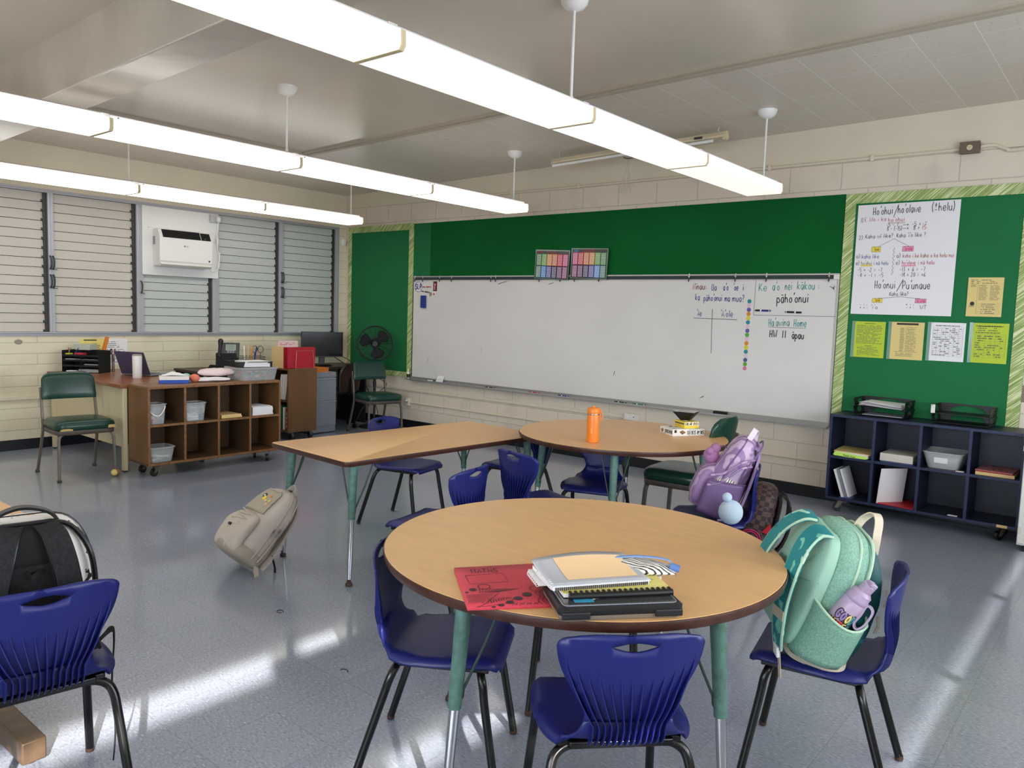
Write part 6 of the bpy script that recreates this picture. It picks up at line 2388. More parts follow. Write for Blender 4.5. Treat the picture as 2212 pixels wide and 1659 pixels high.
b.tube(cr([(-0.065, -0.075, 0.150), (-0.065, -0.06, 0.185), (-0.065, 0.0, 0.235), (-0.065, 0.055, 0.300), (-0.065, 0.075, 0.315)], 5), [0.024, 0.026, 0.026, 0.024, 0.022, 0.018, 0.017, 0.016, 0.016, 0.016, 0.017, 0.018, 0.020, 0.022, 0.024, 0.026, 0.027, 0.027, 0.026, 0.025, 0.022], 12)
b.build('handset', 'black', root)
root = thing('wire_basket', 'black wire basket of odds and ends right of the desk phone', 'basket', (0.72, -1.83, 0.72), R(70))
b = MB()
b.box(-0.14, -0.10, 0, 0.14, 0.10, 0.10)
b.build('inner_box', 'blackm', root, smooth=0)
b = MB()
for z in (0.10, 0.125, 0.15):
    b.tube([(-0.145, -0.105, z), (0.145, -0.105, z), (0.145, 0.105, z), (-0.145, 0.105, z)], 0.003, 6, closed=True)
b.build('wire_rings', 'black', root)
for k, c in enumerate(('white', 'manila', 'orange', mk_b)):
    b = MB()
    b.cyl((0, 0, 0), (0.02 * (k - 1.5), 0.01, 0.16), 0.006, n=8)
    o = tag(b.build('pencil', c), '%s pencil sticking out of the wire basket' % ['white', 'tan', 'orange', 'blue'][k], 'pencil', 'pencils in the wire basket')
    place(o, (0.68 + 0.028 * k, -1.86 + 0.02 * k, 0.82))
root = thing('wire_rings_holder', 'two upright black wire loops behind the manila folders', 'wire holder', (0.70, -1.72, 0.72), R(60))
for k in (-0.03, 0.03):
    b = MB()
    b.tube([(k + 0.028 * math.cos(q), 0, 0.225 + 0.035 * math.sin(q)) for q in [2 * math.pi * i / 18 for i in range(18)]], 0.003, 6, closed=True)
    b.cyl((k, 0, 0.0), (k, 0, 0.19), 0.003, n=6)
    b.build('wire_loop', 'black', root)

root = thing('office_chair', 'dark brown swivel chair in the shadowed corner beside the file cabinet', 'chair', (0.62, -0.64, 0), R(100))
b = MB()
rings = []
for k in range(9):
    t = k / 8
    z = 0.44 + 0.33 * t
    a = 0.165 + 0.02 * math.sin(math.pi * t) - (0.06 if k == 8 else 0.02 if k == 7 else 0)
    rings.append([(x, y - 0.23 - 0.04 * t + 0.5 * x * x, z) for x, y, _ in ring(0, a, -0.02, 0.02, 28, 4)])
b.loft(rings)
b.build('backrest', mat('dark_brown_shell', (46, 28, 24), 0.35), root)
b = MB()
b.loft([ring(0.41, 0.20, -0.20, 0.21, 28, 3.5), ring(0.43, 0.22, -0.22, 0.23, 28, 3.5), ring(0.46, 0.20, -0.20, 0.21, 28, 3.5)])
b.build('seat', MATS['dark_brown_shell'], root)
b = MB()
b.ribbon(cr([(0, -0.05, 0.405), (0, -0.20, 0.40), (0, -0.275, 0.45), (0, -0.275, 0.60)], 5), 0.06, 0.008, (1, 0, 0))
b.build('back_support', 'black', root, smooth=0)
for sx in (-1, 1):
    b = MB()
    b.tube(cr([(sx * 0.20, -0.20, 0.60), (sx * 0.255, -0.16, 0.64), (sx * 0.265, 0.02, 0.64), (sx * 0.25, 0.08, 0.58), (sx * 0.21, 0.05, 0.43)], 5), 0.016, 10)
    b.build('armrest', 'black', root)
b = MB()
b.cyl((0, 0, 0.10), (0, 0, 0.41), 0.028, 0.022, 16)
b.build('pedestal', 'black', root)
for k in range(5):
    a = 2 * math.pi * k / 5
    b = MB()
    b.ribbon([(0, 0, 0.115), (0.13 * math.cos(a), 0.13 * math.sin(a), 0.10), (0.26 * math.cos(a), 0.26 * math.sin(a), 0.065)], [0.05, 0.04, 0.028], 0.022, (-math.sin(a), math.cos(a), 0))
    lg = b.build('base_leg', 'tube', root, smooth=0)
    b = MB()
    b.cyl((0.26 * math.cos(a) - 0.012, 0.26 * math.sin(a), 0.028), (0.26 * math.cos(a) + 0.012, 0.26 * math.sin(a), 0.028), 0.028, n=14)
    b.build('caster_wheel', 'black', lg)

root = thing('pedestal_fan', 'black pedestal fan standing behind the green chair near the corner', 'fan', (0.93, -0.29, 0), R(-132))
b = MB()
b.lathe([(0.18, 0), (0.18, 0.012), (0.15, 0.022), (0.03, 0.034), (0.018, 0.05)], 32)
b.build('base', 'blackm', root)
b = MB()
b.cyl((0, 0, 0.04), (0, 0, 0.60), 0.014, n=14)
b.cyl((0, 0, 0.50), (0, 0, 0.55), 0.020, n=14)
b.cyl((0, 0, 0.55), (0, 0, 0.86), 0.017, n=14)
b.build('pole', 'black', root)
FC = Vector((0, 0.05, 1.005))
b = MB()
b.tube([(0, -0.06, 0.86), (0, -0.05, 0.93), (0, -0.04, 1.0)], 0.024, 12)
b.cyl((0, -0.10, 1.005), (0, 0.03, 1.005), 0.062, 0.055, 20)
b.build('motor_housing', 'blackm', root)
b = MB()
FR = 0.205
for y in (0.02, 0.085):
    b.tube([(FC.x + FR * math.cos(q), y, FC.z + FR * math.sin(q)) for q in [2 * math.pi * i / 48 for i in range(48)]], 0.0075 if y < 0.05 else 0.009, 8, closed=True)
for k in range(7):
    rr_ = 0.05 + 0.022 * k
    b.tube([(rr_ * math.cos(q), 0.100 - 0.10 * (rr_ / FR) ** 3 * 0.2, FC.z + rr_ * math.sin(q)) for q in [2 * math.pi * i / 40 for i in range(40)]], 0.0018, 5, closed=True)
for k in range(16):
    q = 2 * math.pi * k / 16
    for y in (0.100, 0.0):
        b.tube([(0.03 * math.cos(q), y, FC.z + 0.03 * math.sin(q)), (0.15 * math.cos(q), y, FC.z + 0.15 * math.sin(q)), (FR * math.cos(q), 0.085 if y > 0.05 else 0.02, FC.z + FR * math.sin(q))], 0.0016, 5)
b.build('guard', 'black', root)
for k in range(3):
    q0 = 2 * math.pi * k / 3 + 0.30
    b = MB()
    rows = []
    for i in range(9):
        t = i / 8
        rr_ = 0.028 + 0.150 * t
        w_ = 0.35 + 0.42 * math.sin(math.pi * min(1, t * 1.0) * 0.78)
        if i == 8:
            w_ *= 0.55
        rows.append([(rr_ * math.cos(q0 + w_ * (j / 6 - 0.5) * 1.5), 0.055 + 0.018 * (j / 6 - 0.5), FC.z + rr_ * math.sin(q0 + w_ * (j / 6 - 0.5) * 1.5)) for j in range(7)])
    b.loft(rows, closed=False, c0=False, c1=False)
    b.build('blade', 'blackm', root, smooth=60, solid=0.003)
b = MB()
b.cyl((0, 0.03, FC.z), (0, 0.098, FC.z), 0.036, 0.03, 20)
b.build('hub', 'black', root)
b = MB()
b.tube(cr([(0.0, 0.0, 0.62), (-0.10, 0.03, 0.56), (-0.14, 0.05, 0.52), (-0.06, 0.09, 0.44), (0.10, 0.12, 0.30), (0.20, 0.15, 0.10), (0.25, 0.10, 0.012)], 6), 0.004, 8)
b.build('power_cord', 'black', root)

root = thing('storage_cabinet', 'white low cabinet cut off by the right edge, beside the navy shelf', 'cabinet', (7.488, -0.565, 0))
b = MB()
b.box(0, 0.02, 0.045, 0.76, 0.52, 0.690)
b.build('case', 'white', root, smooth=0, bevel=0.004)
b = MB()
b.box(0.004, 0.0, 0.060, 0.755, 0.02, 0.650)
d = b.build('door', 'white', root, smooth=0, bevel=0.004)
for z in (0.12, 0.55):
    b = MB()
    b.box(0.006, -0.004, z, 0.022, 0.004, z + 0.05)
    b.build('hinge', 'offw', d, smooth=0)
b = MB()
b.box(-0.006, -0.012, 0.655, 0.766, 0.52, 0.692)
b.build('top_edge', mat('grey_trim', (150, 150, 154), 0.4), root, smooth=0, bevel=0.003)
b = MB()
b.box(0.03, 0.05, 0, 0.73, 0.48, 0.045)
b.build('plinth', 'blackm', root, smooth=0)

# ================================================================== NAVY SHELF CONTENTS
NF = -0.372                              # shelf front
def slab(name, label, cat, mname, box, rot=None, pivot=None, group=None, bevel=0.002):
    b_ = MB()
    b_.box(*box, rot=rot, pivot=pivot)
    return tag(b_.build(name, mname, smooth=0, bevel=bevel), label, cat, group)


SZ = 0.4305
PF = 'loose papers in the top left navy cube'
random.seed(9)
slab('lime_folder', 'lime green labelled folder at the front of the top left navy cube', 'folder', mat('lime_folder_card', (190, 232, 96), 0.5), (6.280, NF + 0.010, SZ, 6.510, NF + 0.25, SZ + 0.006))
b = MB()
b.add([(6.275, NF + 0.002, SZ + 0.004), (6.500, NF + 0.004, SZ - 0.006), (6.512, NF + 0.012, SZ + 0.018), (6.275, NF + 0.012, SZ + 0.030)], [(0, 1, 2, 3)])
o = tag(b.build('lime_label_flap', MATS['lime_folder_card'], smooth=0, solid=0.0015), 'lime flap with black handwriting hanging over the shelf edge of the top left navy cube', 'label')
b = MB()
write(b, 'Peda Kau', (6.345, NF + 0.003, SZ + 0.006), (1, 0.01, -0.04), (0, 0.25, 1), 0.085, 0.011, 0.0022)
b.build('handwriting', 'ink', o, smooth=0)
for k in range(4):
    slab('loose_paper', '%s white sheet of the pile in the top left navy cube' % ['bottom', 'second', 'third', 'top'][k], 'paper', 'paper', (6.268 + 0.004 * k, NF + 0.012 + 0.004 * (k % 2), SZ + 0.0065 + 0.0065 * k, 6.520 - 0.003 * k, NF + 0.27, SZ + 0.0115 + 0.0065 * k), rot=(0, 0, 0.02 * (k - 1.5)), group=PF, bevel=0)
slab('manila_envelope', 'tan envelope on top of the papers in the top left navy cube', 'envelope', 'tanp', (6.268, NF + 0.015, SZ + 0.034, 6.525, NF + 0.26, SZ + 0.040), rot=(0.03, 0.02, 0.03))
slab('flat_box', 'cream flat box in the second top navy cube', 'box', mat('cream_box', (214, 208, 196), 0.5), (6.594, NF + 0.03, SZ + 0.006, 6.815, NF + 0.30, SZ + 0.062), rot=(0, 0, -0.03))
slab('blue_sheet', 'blue sheet under the flat box in the second top navy cube', 'paper', mat('blue_sheet', (70, 90, 150), 0.6), (6.600, NF + 0.014, SZ, 6.820, NF + 0.29, SZ + 0.004))
root = bucket('storage_tub', 'clear storage tub with a white label in the third top navy cube', (6.992, NF + 0.165, SZ + 0.001), 0, 0.195, 0.22, 0.262, 0.285, 0.112, m='cloud')
b = MB()
b.plate((-0.05, -0.1235, 0.040), (1, 0, 0), (0, -0.28, 1), 0.085, 0.040, 0.001)
lb_ = b.build('price_label', 'paper', root, smooth=0)
b = MB()
b.plate((-0.05, -0.1250, 0.072), (1, 0, 0), (0, -0.28, 1), 0.050, 0.012, 0.001, 0)
b.plate((0.008, -0.1245, 0.046), (1, 0, 0), (0, -0.28, 1), 0.024, 0.030, 0.001, 1)
b.build('label_print', [mk_r, 'print'], lb_, smooth=0)
slab('white_chip', 'small white tag on the shelf edge right of the clear tub', 'tag', 'paper', (7.082, NF + 0.012, SZ, 7.132, NF + 0.06, SZ + 0.003), rot=(0, 0, 0.1))
for k, (c, z0, z1, lb) in enumerate((('manila', 0.0, 0.022, 'thick cream book at the bottom of the pile in the top right navy cube'), ('inkr', 0.0225, 0.028, 'red booklet in the middle of the pile in the top right navy cube'), (mat('rose_cover', (196, 120, 122), 0.5), 0.0285, 0.034, 'rose patterned booklet on top of the pile in the top right navy cube'))):
    o = slab('book', lb, 'book', c, (7.200, NF + 0.02 + 0.004 * k, SZ + z0, 7.428 - 0.004 * k, NF + 0.28, SZ + z1), rot=(0, 0, -0.02 * k), group='books in the top right navy cube')
    if k == 2:
        b = MB()
        random.seed(2)
        for _ in range(9):
            b.disc((7.22 + random.random() * 0.17, NF + 0.05 + random.random() * 0.2, SZ + z1 + 0.0003), X_, (0, 1, 0), random.uniform(0.006, 0.016), 0.0004, 10)
        b.build('cover_print', 'dark', o, smooth=0)
BZ = 0.1175
for k in range(3):
    o = slab('notebook', '%s white notebook leaning in the bottom left navy cube' % ['left', 'middle', 'right'][k], 'notebook', 'paper' if k != 1 else 'bluegrey', (6.290 + 0.017 * k, NF + 0.02 + 0.02 * k, BZ + 0.005, 6.304 + 0.017 * k, NF + 0.22 + 0.02 * k, BZ + 0.225), rot=(0, R(-19), 0), pivot=(6.32 + 0.017 * k, NF, BZ + 0.005), group='white notebooks in the bottom left navy cube')
    o.location.x = 0.055
slab('blue_card', 'blue card on the floor of the bottom left navy cube', 'card', mat('blue_sheet', (70, 90, 150), 0.6), (6.33, NF + 0.012, BZ, 6.42, NF + 0.10, BZ + 0.003))
root = thing('clipboard', 'white clipboard with metal clip standing in the second bottom navy cube', 'clipboard', (6.588, NF + 0.03, BZ), (0, R(7), R(-40)))
b = MB()
b.box(0, 0, 0, 0.003, 0.215, 0.265)
b.build('board', 'paper', root, smooth=0, bevel=0.001)
b = MB()
b.box(-0.012, 0.0, 0.085, 0.0, 0.030, 0.19)
b.build('clip', 'chrome', root, bevel=0.003)
slab('red_folder', 'bright red folder lying in the second bottom navy cube', 'folder', 'red', (6.605, NF + 0.008, BZ, 6.845, NF + 0.29, BZ + 0.006), rot=(0, 0, -0.03))
slab('white_chip', 'small white scrap at the front of the third bottom navy cube', 'tag', 'paper', (7.055, NF + 0.015, BZ, 7.115, NF + 0.05, BZ + 0.003))
b = MB()
b.box(7.352, NF - 0.0015, 0.099, 7.414, NF, 0.117)
tag(b.build('shelf_label', 'manila', smooth=0), 'tan label tag on the lower right front edge of the navy shelf', 'label')

TN = 0.7425


def letter_tray(x0, label, papers):
    root = thing('stacking_letter_tray', label, 'letter tray', (x0, -0.150, TN), R(-2.0), 'black stacking letter trays')
    Wt, Dt = 0.345, 0.235
    for k in range(2):
        z = 0.006 + 0.062 * k
        tr = MB()
        tr.box(-Wt / 2, -Dt / 2, z, Wt / 2, Dt / 2, z + 0.003)
        t_ = tr.build('tray_floor', 'black', root, smooth=0)
        for sx in (-1, 1):
            n = 16
            ol = [(-Dt / 2, z), (Dt / 2, z), (Dt / 2, z + 0.060), (-Dt / 2 - 0.012, z + 0.060)]
            hole = [(0.0 + 0.052 * math.cos(2 * math.pi * i / n), z + 0.030 + 0.021 * math.sin(2 * math.pi * i / n)) for i in range(n)]
            mb = sheet(ol, [hole], 0.02, lambda u, v, sx=sx, z=z: (sx * (Wt / 2 + (v - z) * 0.12), u, v))
            mb.build('side_wall', 'black', t_, smooth=0, solid=0.004)
        n = 14
        arc = [(0.115 * math.cos(math.pi * i / n), z + 0.006 + 0.046 * math.sin(math.pi * i / n)) for i in range(n + 1)]
        ol = [(-Wt / 2, z), (-Wt / 2 - 0.006, z + 0.062), (Wt / 2 + 0.006, z + 0.062), (Wt / 2, z)]
        mb = sheet(ol, [list(reversed(arc))], 0.03, lambda u, v: (u, Dt / 2 - 0.002, v))
        mb.build('back_wall', 'black', t_, smooth=0, solid=0.004)
    return root


letter_tray(6.548, 'black stacking letter tray full of papers, left on the navy shelf top', True)
t2 = letter_tray(7.075, 'empty black stacking letter tray, right on the navy shelf top', False)
b = MB()
b.box(-0.186, -0.128, 0.070, -0.160, -0.122, 0.130)
b.build('name_label', 'boxw', t2, smooth=0)
random.seed(15)
for k in range(9):
    b = MB()
    z0 = TN + 0.0715 + 0.0032 * k
    a = random.uniform(-0.05, 0.05)
    n = 6
    x0, x1 = 6.40 + random.uniform(0, 0.03), 6.69 + random.uniform(-0.02, 0.02)
    y0, y1 = -0.275 + random.uniform(-0.012, 0.01), -0.05
    vs = []
    for i in range(n + 1):
        for j in range(3):
            x = x0 + (x1 - x0) * i / n
            y = y0 + (y1 - y0) * j / 2
            vs.append((x, y, z0 + 0.010 * math.sin(i * 0.9 + k) * (0.4 if j else 1) * 0.25 + 0.016 * (1 - i / n) * 0.5))
    b.add(vs, [(i * 3 + j, (i + 1) * 3 + j, (i + 1) * 3 + j + 1, i * 3 + j + 1) for i in range(n) for j in range(2)])
    tag(b.build('loose_paper', 'paper', smooth=0, solid=0.001), 'ruffled white sheet in the upper level of the left letter tray', 'paper', 'papers in the left letter tray')
b = MB()
b.box(6.43, -0.275, TN + 0.0095, 6.70, -0.06, TN + 0.013)
tag(b.build('loose_paper', mat('grey_sheet', (168, 172, 180), 0.6), smooth=0), 'single grey sheet in the lower level of the left letter tray', 'paper')

# ================================================================== ON THE NEAREST ROUND TABLE
T1Z = 0.7003
# red folder, its cover drawn on
fp = [(6.607, -4.850), (6.743, -4.662), (6.979, -4.870), (6.835, -5.041)]      # far-left, far-right, near-right, near-left
root = thing('card_folder', 'red card folder with black marker doodles and MATHS on the nearest round table', 'folder', (6.79, -4.857, T1Z), 0)
L_ = [(x - 6.79, y + 4.857) for x, y in fp]


def fol(u, v, z=0.0):
    """u from far-left to far-right edge, v from far to near"""
    a = Vector(L_[0]).lerp(Vector(L_[1]), u)
    c = Vector(L_[3]).lerp(Vector(L_[2]), u)
    p = a.lerp(c, v)
    return (p.x, p.y, z)


b = MB()
for m_, z, lift in ((0, 0.0015, 0.0), (0, 0.0045, 0.006)):
    vs = []
    for i in range(7):
        for j in range(7):
            u, v = i / 6, j / 6
            vs.append(fol(u, v, z + lift * max(0, 0.25 - v) * 4 * 0.35))
    b.add(vs, [(i * 7 + j, i * 7 + j + 1, (i + 1) * 7 + j + 1, (i + 1) * 7 + j) for i in range(6) for j in range(6)])
b.build('cover', 'folder', root, smooth=60, solid=0.0012)
b = MB()
ZI = 0.0085
UP = (0, 0, 1)


def fs(pts, w_=0.0018):
    stroke(b, [fol(u, v, 0.0056 + 0.006 * max(0, 0.25 - v) * 4 * 0.35) for u, v in pts], w_, UP, 0.0006)


# title letters along u
def fwrite(text, u0, v0, du, dv):
    tot = sum(ADV.get(c, 8) for c in text)
    x = 0
    for c in text:
        for q in strokes(c):
            fs([(u0 + du * (x + a_) / tot, v0 - dv * b_ / 7) for a_, b_ in q], 0.0024)
        x += ADV.get(c, 8)


fwrite('MATHS', 0.18, 0.17, 0.34, 0.10)
fs([(0.10, 0.22), (0.56, 0.20), (0.58, 0.42), (0.12, 0.44), (0.10, 0.22)])
fs([(0.27 + 0.07 * math.cos(q), 0.52 + 0.055 * math.sin(q)) for q in [2 * math.pi * i / 20 for i in range(21)]], 0.0026)
fs([(0.86 + 0.075 * math.cos(q), 0.62 + 0.065 * math.sin(q)) for q in [2 * math.pi * i / 20 for i in range(21)]])
for k in range(11):
    fs([(0.20 + 0.02 * k, 0.66), (0.21 + 0.045 * k, 0.56 + 0.004 * k)])
for k in range(7):
    fs([(0.03, 0.70 + 0.03 * k), (0.20, 0.70 + 0.028 * k), (0.36 - 0.03 * k, 0.69 + 0.035 * k)])
fs(cr([(0.36, 0.72, 0), (0.30, 0.80, 0), (0.20, 0.92, 0), (0.10, 0.98, 0)], 5) and [(p.x, p.y) for p in cr([(0.40, 0.70, 0), (0.30, 0.80, 0), (0.20, 0.92, 0), (0.10, 0.98, 0)], 5)])
for k in range(9):
    fs([(0.25 + 0.03 * k, 0.90 - 0.012 * k), (0.27 + 0.03 * k, 0.78), (0.29 + 0.03 * k, 0.90 - 0.01 * k)])
fs([(p.x, p.y) for p in cr([(0.12, 0.98, 0), (0.30, 0.95, 0), (0.48, 0.90, 0), (0.56, 0.80, 0)], 5)])
for k in range(3):
    fs([(p.x, p.y) for p in cr([(0.84 + 0.05 * k, 0.97, 0), (0.81 + 0.05 * k, 0.88, 0), (0.86 + 0.05 * k, 0.80, 0), (0.82 + 0.05 * k, 0.72, 0), (0.86 + 0.05 * k, 0.66, 0)], 4)])
for k in range(4):
    fs([(p.x, p.y) for p in cr([(0.50 + 0.08 * k, 0.97, 0), (0.53 + 0.08 * k, 0.92, 0), (0.54 + 0.08 * k, 0.96, 0), (0.57 + 0.08 * k, 0.91, 0)], 4)], 0.0013)
for u, v, r_ in ((0.13, 0.58, 0.042), (0.05, 0.64, 0.02), (0.72, 0.74, 0.055), (0.60, 0.82, 0.050), (0.49, 0.90, 0.044), (0.38, 0.955, 0.034), (0.29, 0.985, 0.022)):
    n = 16
    cpt = Vector(fol(u, v, 0.0062))
    eu, ev = Vector(fol(1, 0)) - Vector(fol(0, 0)), Vector(fol(0, 1)) - Vector(fol(0, 0))
    b.add([tuple(cpt + eu * r_ * math.cos(2 * math.pi * i / n) * 1.0 + ev * r_ * 0.85 * math.sin(2 * math.pi * i / n)) for i in range(n)], [tuple(range(n))])
b.build('marker_drawing', mat('charcoal_ink', (66, 40, 50), 0.6), root, smooth=0)

# closed laptop in a black case; local x = long edge (near-left to near-right), y = towards the far side
LP = Vector((7.062, -4.762, T1Z))
LA = math.atan2(-4.693 + 4.927, 7.221 - 7.023)
root = thing('laptop', 'closed small laptop in a black rubber case under the pile of books', 'laptop', LP, LA)
b = MB()
b.loft([rrect(0.150, 0.094, 0.018, 0.0), rrect(0.153, 0.097, 0.018, 0.006), rrect(0.153, 0.097, 0.018, 0.013)])
b.build('base_shell', 'caseb', root, smooth=0)
b = MB()
b.loft([rrect(0.154, 0.098, 0.020, 0.0135), rrect(0.156, 0.100, 0.022, 0.018), rrect(0.156, 0.100, 0.022, 0.029), rrect(0.150, 0.094, 0.018, 0.033)])
b.build('bumper_lid', 'case', root, smooth=30)
b = MB()
b.loft([rrect(0.142, 0.086, 0.014, 0.0332), rrect(0.140, 0.084, 0.014, 0.0352)])
pn = b.build('lid_panel', 'smoke', root, smooth=30)
b = MB()
b.tube([Vector(p) for p in rrect(0.142, 0.086, 0.014, 0.0345)], 0.0016, 6, closed=True)
b.build('panel_rim', 'bluegrey', pn)
b = MB()
b.plate((-0.110, -0.068, 0.0354), X_, (0, 1, 0), 0.048, 0.020, 0.0006, 0)
b.build('cyan_sticker', 'cyan', pn, smooth=0)
b = MB()
b.plate((0.055, -0.040, 0.0354), X_, (0, 1, 0), 0.085, 0.036, 0.0006, 0)
st1 = b.build('white_sticker', 'paper', pn, smooth=0)
b = MB()
write(b, 'e-', (0.086, -0.028, 0.0362), X_, (0, 1, 0), 0.018, 0.010, 0.0018)
b.build('sticker_print', 'print', st1, smooth=0)
b = MB()
pts = [(-0.100, -0.038), (-0.095, -0.044), (-0.088, -0.044), (-0.085, -0.049), (-0.073, -0.049), (-0.070, -0.054), (-0.057, -0.054), (-0.054, -0.049), (-0.046, -0.049), (-0.043, -0.042), (-0.038, -0.040), (-0.038, -0.020), (-0.100, -0.020)]
b.add([(x, y, 0.0357) for x, y in pts] + [(x * 0.86 - 0.0095, y * 0.80 - 0.007, 0.0361) for x, y in pts], [tuple(range(13))], 0)
b.add([(x * 0.86 - 0.0095, y * 0.80 - 0.007, 0.0362) for x, y in pts], [tuple(range(13))], 1)
b.add([(x * 0.5 - 0.035, y * 0.5 - 0.018, 0.0365) for x, y in pts], [tuple(range(13))], 2)
b.build('pixel_sticker', ['paper', 'case', mat('sticker_tan', (150, 118, 104), 0.5)], pn, smooth=0)
for x in (-0.115, 0.115):
    b = MB()
    b.box(x - 0.035, -0.1035, 0.006, x + 0.035, -0.097, 0.024)
    b.build('latch', 'case', root, smooth=0, bevel=0.004)

LM = Matrix.Translation(LP) @ Matrix.Rotation(LA, 4, 'Z')
# comb-bound yellow book lying across the laptop
root = thing('comb_bound_book', 'yellow covered book with a black comb binding lying on the laptop', 'book', LM @ Vector((0.008, 0.018, 0.0372)), LA + 0.03)
b = MB()
b.box(-0.140, -0.052, 0.0, 0.138, 0.075, 0.009)
b.build('pages', 'paper', root, smooth=0)
b = MB()
b.box(-0.141, -0.053, 0.009, 0.139, 0.076, 0.0102)
cv = b.build('front_cover', 'lemon', root, smooth=0)
b = MB()
random.seed(31)
for k in range(14):
    x, y = random.uniform(-0.12, 0.12), random.uniform(-0.04, 0.06)
    stroke(b, [(p.x, p.y, 0.0102) for p in cr([(x, y, 0), (x + random.uniform(-.02, .02), y + random.uniform(-.015, .015), 0), (x + random.uniform(-.03, .03), y + random.uniform(-.02, .02), 0)], 4)], 0.0010, UP, 0.0004)
for dx in (-0.005, 0.018):
    for a in range(6):
        stroke(b, [(dx, 0.012, 0.0102), (dx + 0.009 * math.cos(a), 0.012 + 0.006 * math.sin(a), 0.0102)], 0.002, UP, 0.0005)
b.build('cover_drawing', 'print', cv, smooth=0)
b = MB()
b.tube([(-0.128, -0.058, 0.004), (0.138, -0.058, 0.004)], 0.0085, 12)
cb = b.build('comb_spine', 'black', root)
for k in range(19):
    b = MB()
    x = -0.124 + 0.0142 * k
    b.tube(cr([(x, -0.060, 0.010), (x, -0.053, 0.0128), (x, -0.046, 0.011), (x, -0.045, 0.008)], 3), 0.0034, 6)
    b.build('comb_ring', 'black', cb)

# grey translucent notebook with a peach sheet, on top
root = thing('spiral_notebook', 'grey translucent cover notebook with a peach sheet on top of the pile', 'notebook', LM @ Vector((-0.035, 0.070, 0.0485)), LA + 0.10)
b = MB()
b.box(-0.128, -0.082, 0.0, 0.128, 0.085, 0.010)
b.build('pages', 'paper', root, smooth=0, bevel=0.001)
b = MB()


def cov(z, lift, s_=1.0, x0=-0.131, x1=0.131, y0=-0.084, y1=0.086):
    vs = []
    n, m = 12, 8
    for i in range(n + 1):
        for j in range(m + 1):
            x, y = x0 + (x1 - x0) * i / n, y0 + (y1 - y0) * j / m
            t = max(0, (y + 0.084) / 0.17)
            u_ = (x + 0.131) / 0.262
            vs.append((x, y, z + lift * t * t * (0.35 + 0.65 * math.sin(math.pi * min(1, max(0, u_ * 0.75 + 0.1))))))
    return vs, [(i * (m + 1) + j, (i + 1) * (m + 1) + j, (i + 1) * (m + 1) + j + 1, i * (m + 1) + j + 1) for i in range(n) for j in range(m)]


b.add(*cov(0.0125, 0.026))
b.build('cover', 'greytr', root, smooth=60, solid=0.0012)
b = MB()
b.add(*cov(0.0140, 0.026, 1, -0.078, 0.112, -0.052, 0.070))
b.build('peach_sheet', 'peach', root, smooth=60)
b = MB()
b.add(*cov(0.0112, 0.020, 1, -0.131, 0.131, -0.084, 0.086))
b.build('inner_sheet', 'paper', root, smooth=60, solid=0.001)
b = MB()
for k in range(46):
    x = -0.122 + 0.0054 * k
    b.box(x, -0.0845, 0.001, x + 0.0026, -0.0822, 0.0085)
b.build('binding_holes', 'dark', root, smooth=0)
b = MB()
for k in range(52):
    x = -0.124 + 0.0048 * k
    b.box(x, -0.0795, 0.0136, x + 0.0026, -0.0785, 0.0140)
b.build('stitching', 'print', root, smooth=0)
b = MB()
for k in range(10):
    y = -0.066 + 0.012 * k
    b.tube([(-0.1255 + 0.006 * math.cos(q), y, 0.006 + 0.008 * math.sin(q)) for q in [2 * math.pi * i / 10 for i in range(10)]], 0.0011, 5, closed=True)
b.build('spiral_wire', 'white', root)
root = thing('spiral_notebook', 'white spiral notebook between the grey notebook and the yellow book', 'notebook', LM @ Vector((-0.052, 0.078, 0.0385)), LA + 0.06)
b = MB()
b.box(-0.125, -0.030, 0.0, 0.120, 0.075, 0.0085)
b.build('pages', 'paper', root, smooth=0)
b = MB()
for k in range(7):
    y = -0.022 + 0.013 * k
    b.tube([(-0.126 + 0.006 * math.cos(q), y, 0.004 + 0.008 * math.sin(q)) for q in [2 * math.pi * i / 10 for i in range(10)]], 0.0012, 5, closed=True)
b.build('spiral_wire', 'white', root)
# zebra pouch
root = thing('zebra_pouch', 'black and white zebra striped pencil pouch behind the pile of notebooks', 'pouch', LM @ Vector((0.105, 0.120, 0.037)), LA - 0.15)
b = MB()
rings = []
for k in range(11):
    t = k / 10
    x = -0.10 + 0.20 * t
    hh_ = 0.032 * math.sin(math.pi * (0.10 + 0.80 * t)) ** 0.6
    ww = 0.058 * (0.55 + 0.45 * math.sin(math.pi * (0.15 + 0.75 * t)))
    rings.append([(x, ww * math.cos(q), 0.004 + hh_ * (0.5 + 0.5 * math.sin(q)) * (1 + 0.10 * math.sin(3 * q + k))) for q in [2 * math.pi * i / 22 for i in range(22)]])
b.loft(rings)
b.build('fabric_body', 'zebra', root, smooth=80)
b = MB()
b.ribbon(cr([(-0.09, 0.01, 0.034), (0, 0.012, 0.043), (0.085, 0.012, 0.036), (0.104, 0.004, 0.020)], 5), 0.012, 0.003, (0, 1, 0))
b.build('zipper_tape', mat('pale_blue_tape', (128, 160, 208), 0.6), root)
b = MB()
b.cyl((0.088, -0.02, 0.028), (0.112, -0.026, 0.022), 0.010, n=12)
b.build('zipper_tab', mat('blue_tab', (88, 124, 186), 0.5), root)
# support under the overhanging pile
for nm, lb, box, mm_ in (('thin_notebook', 'white thin notebook under the zebra pouch', (-0.06, 0.092, 0.0, 0.17, 0.185, 0.036), 'paper'),):
    b = MB()
    b.box(*box)
    o = tag(b.build(nm, mm_, smooth=0, bevel=0.002), lb, 'notebook')
    o.matrix_world = LM

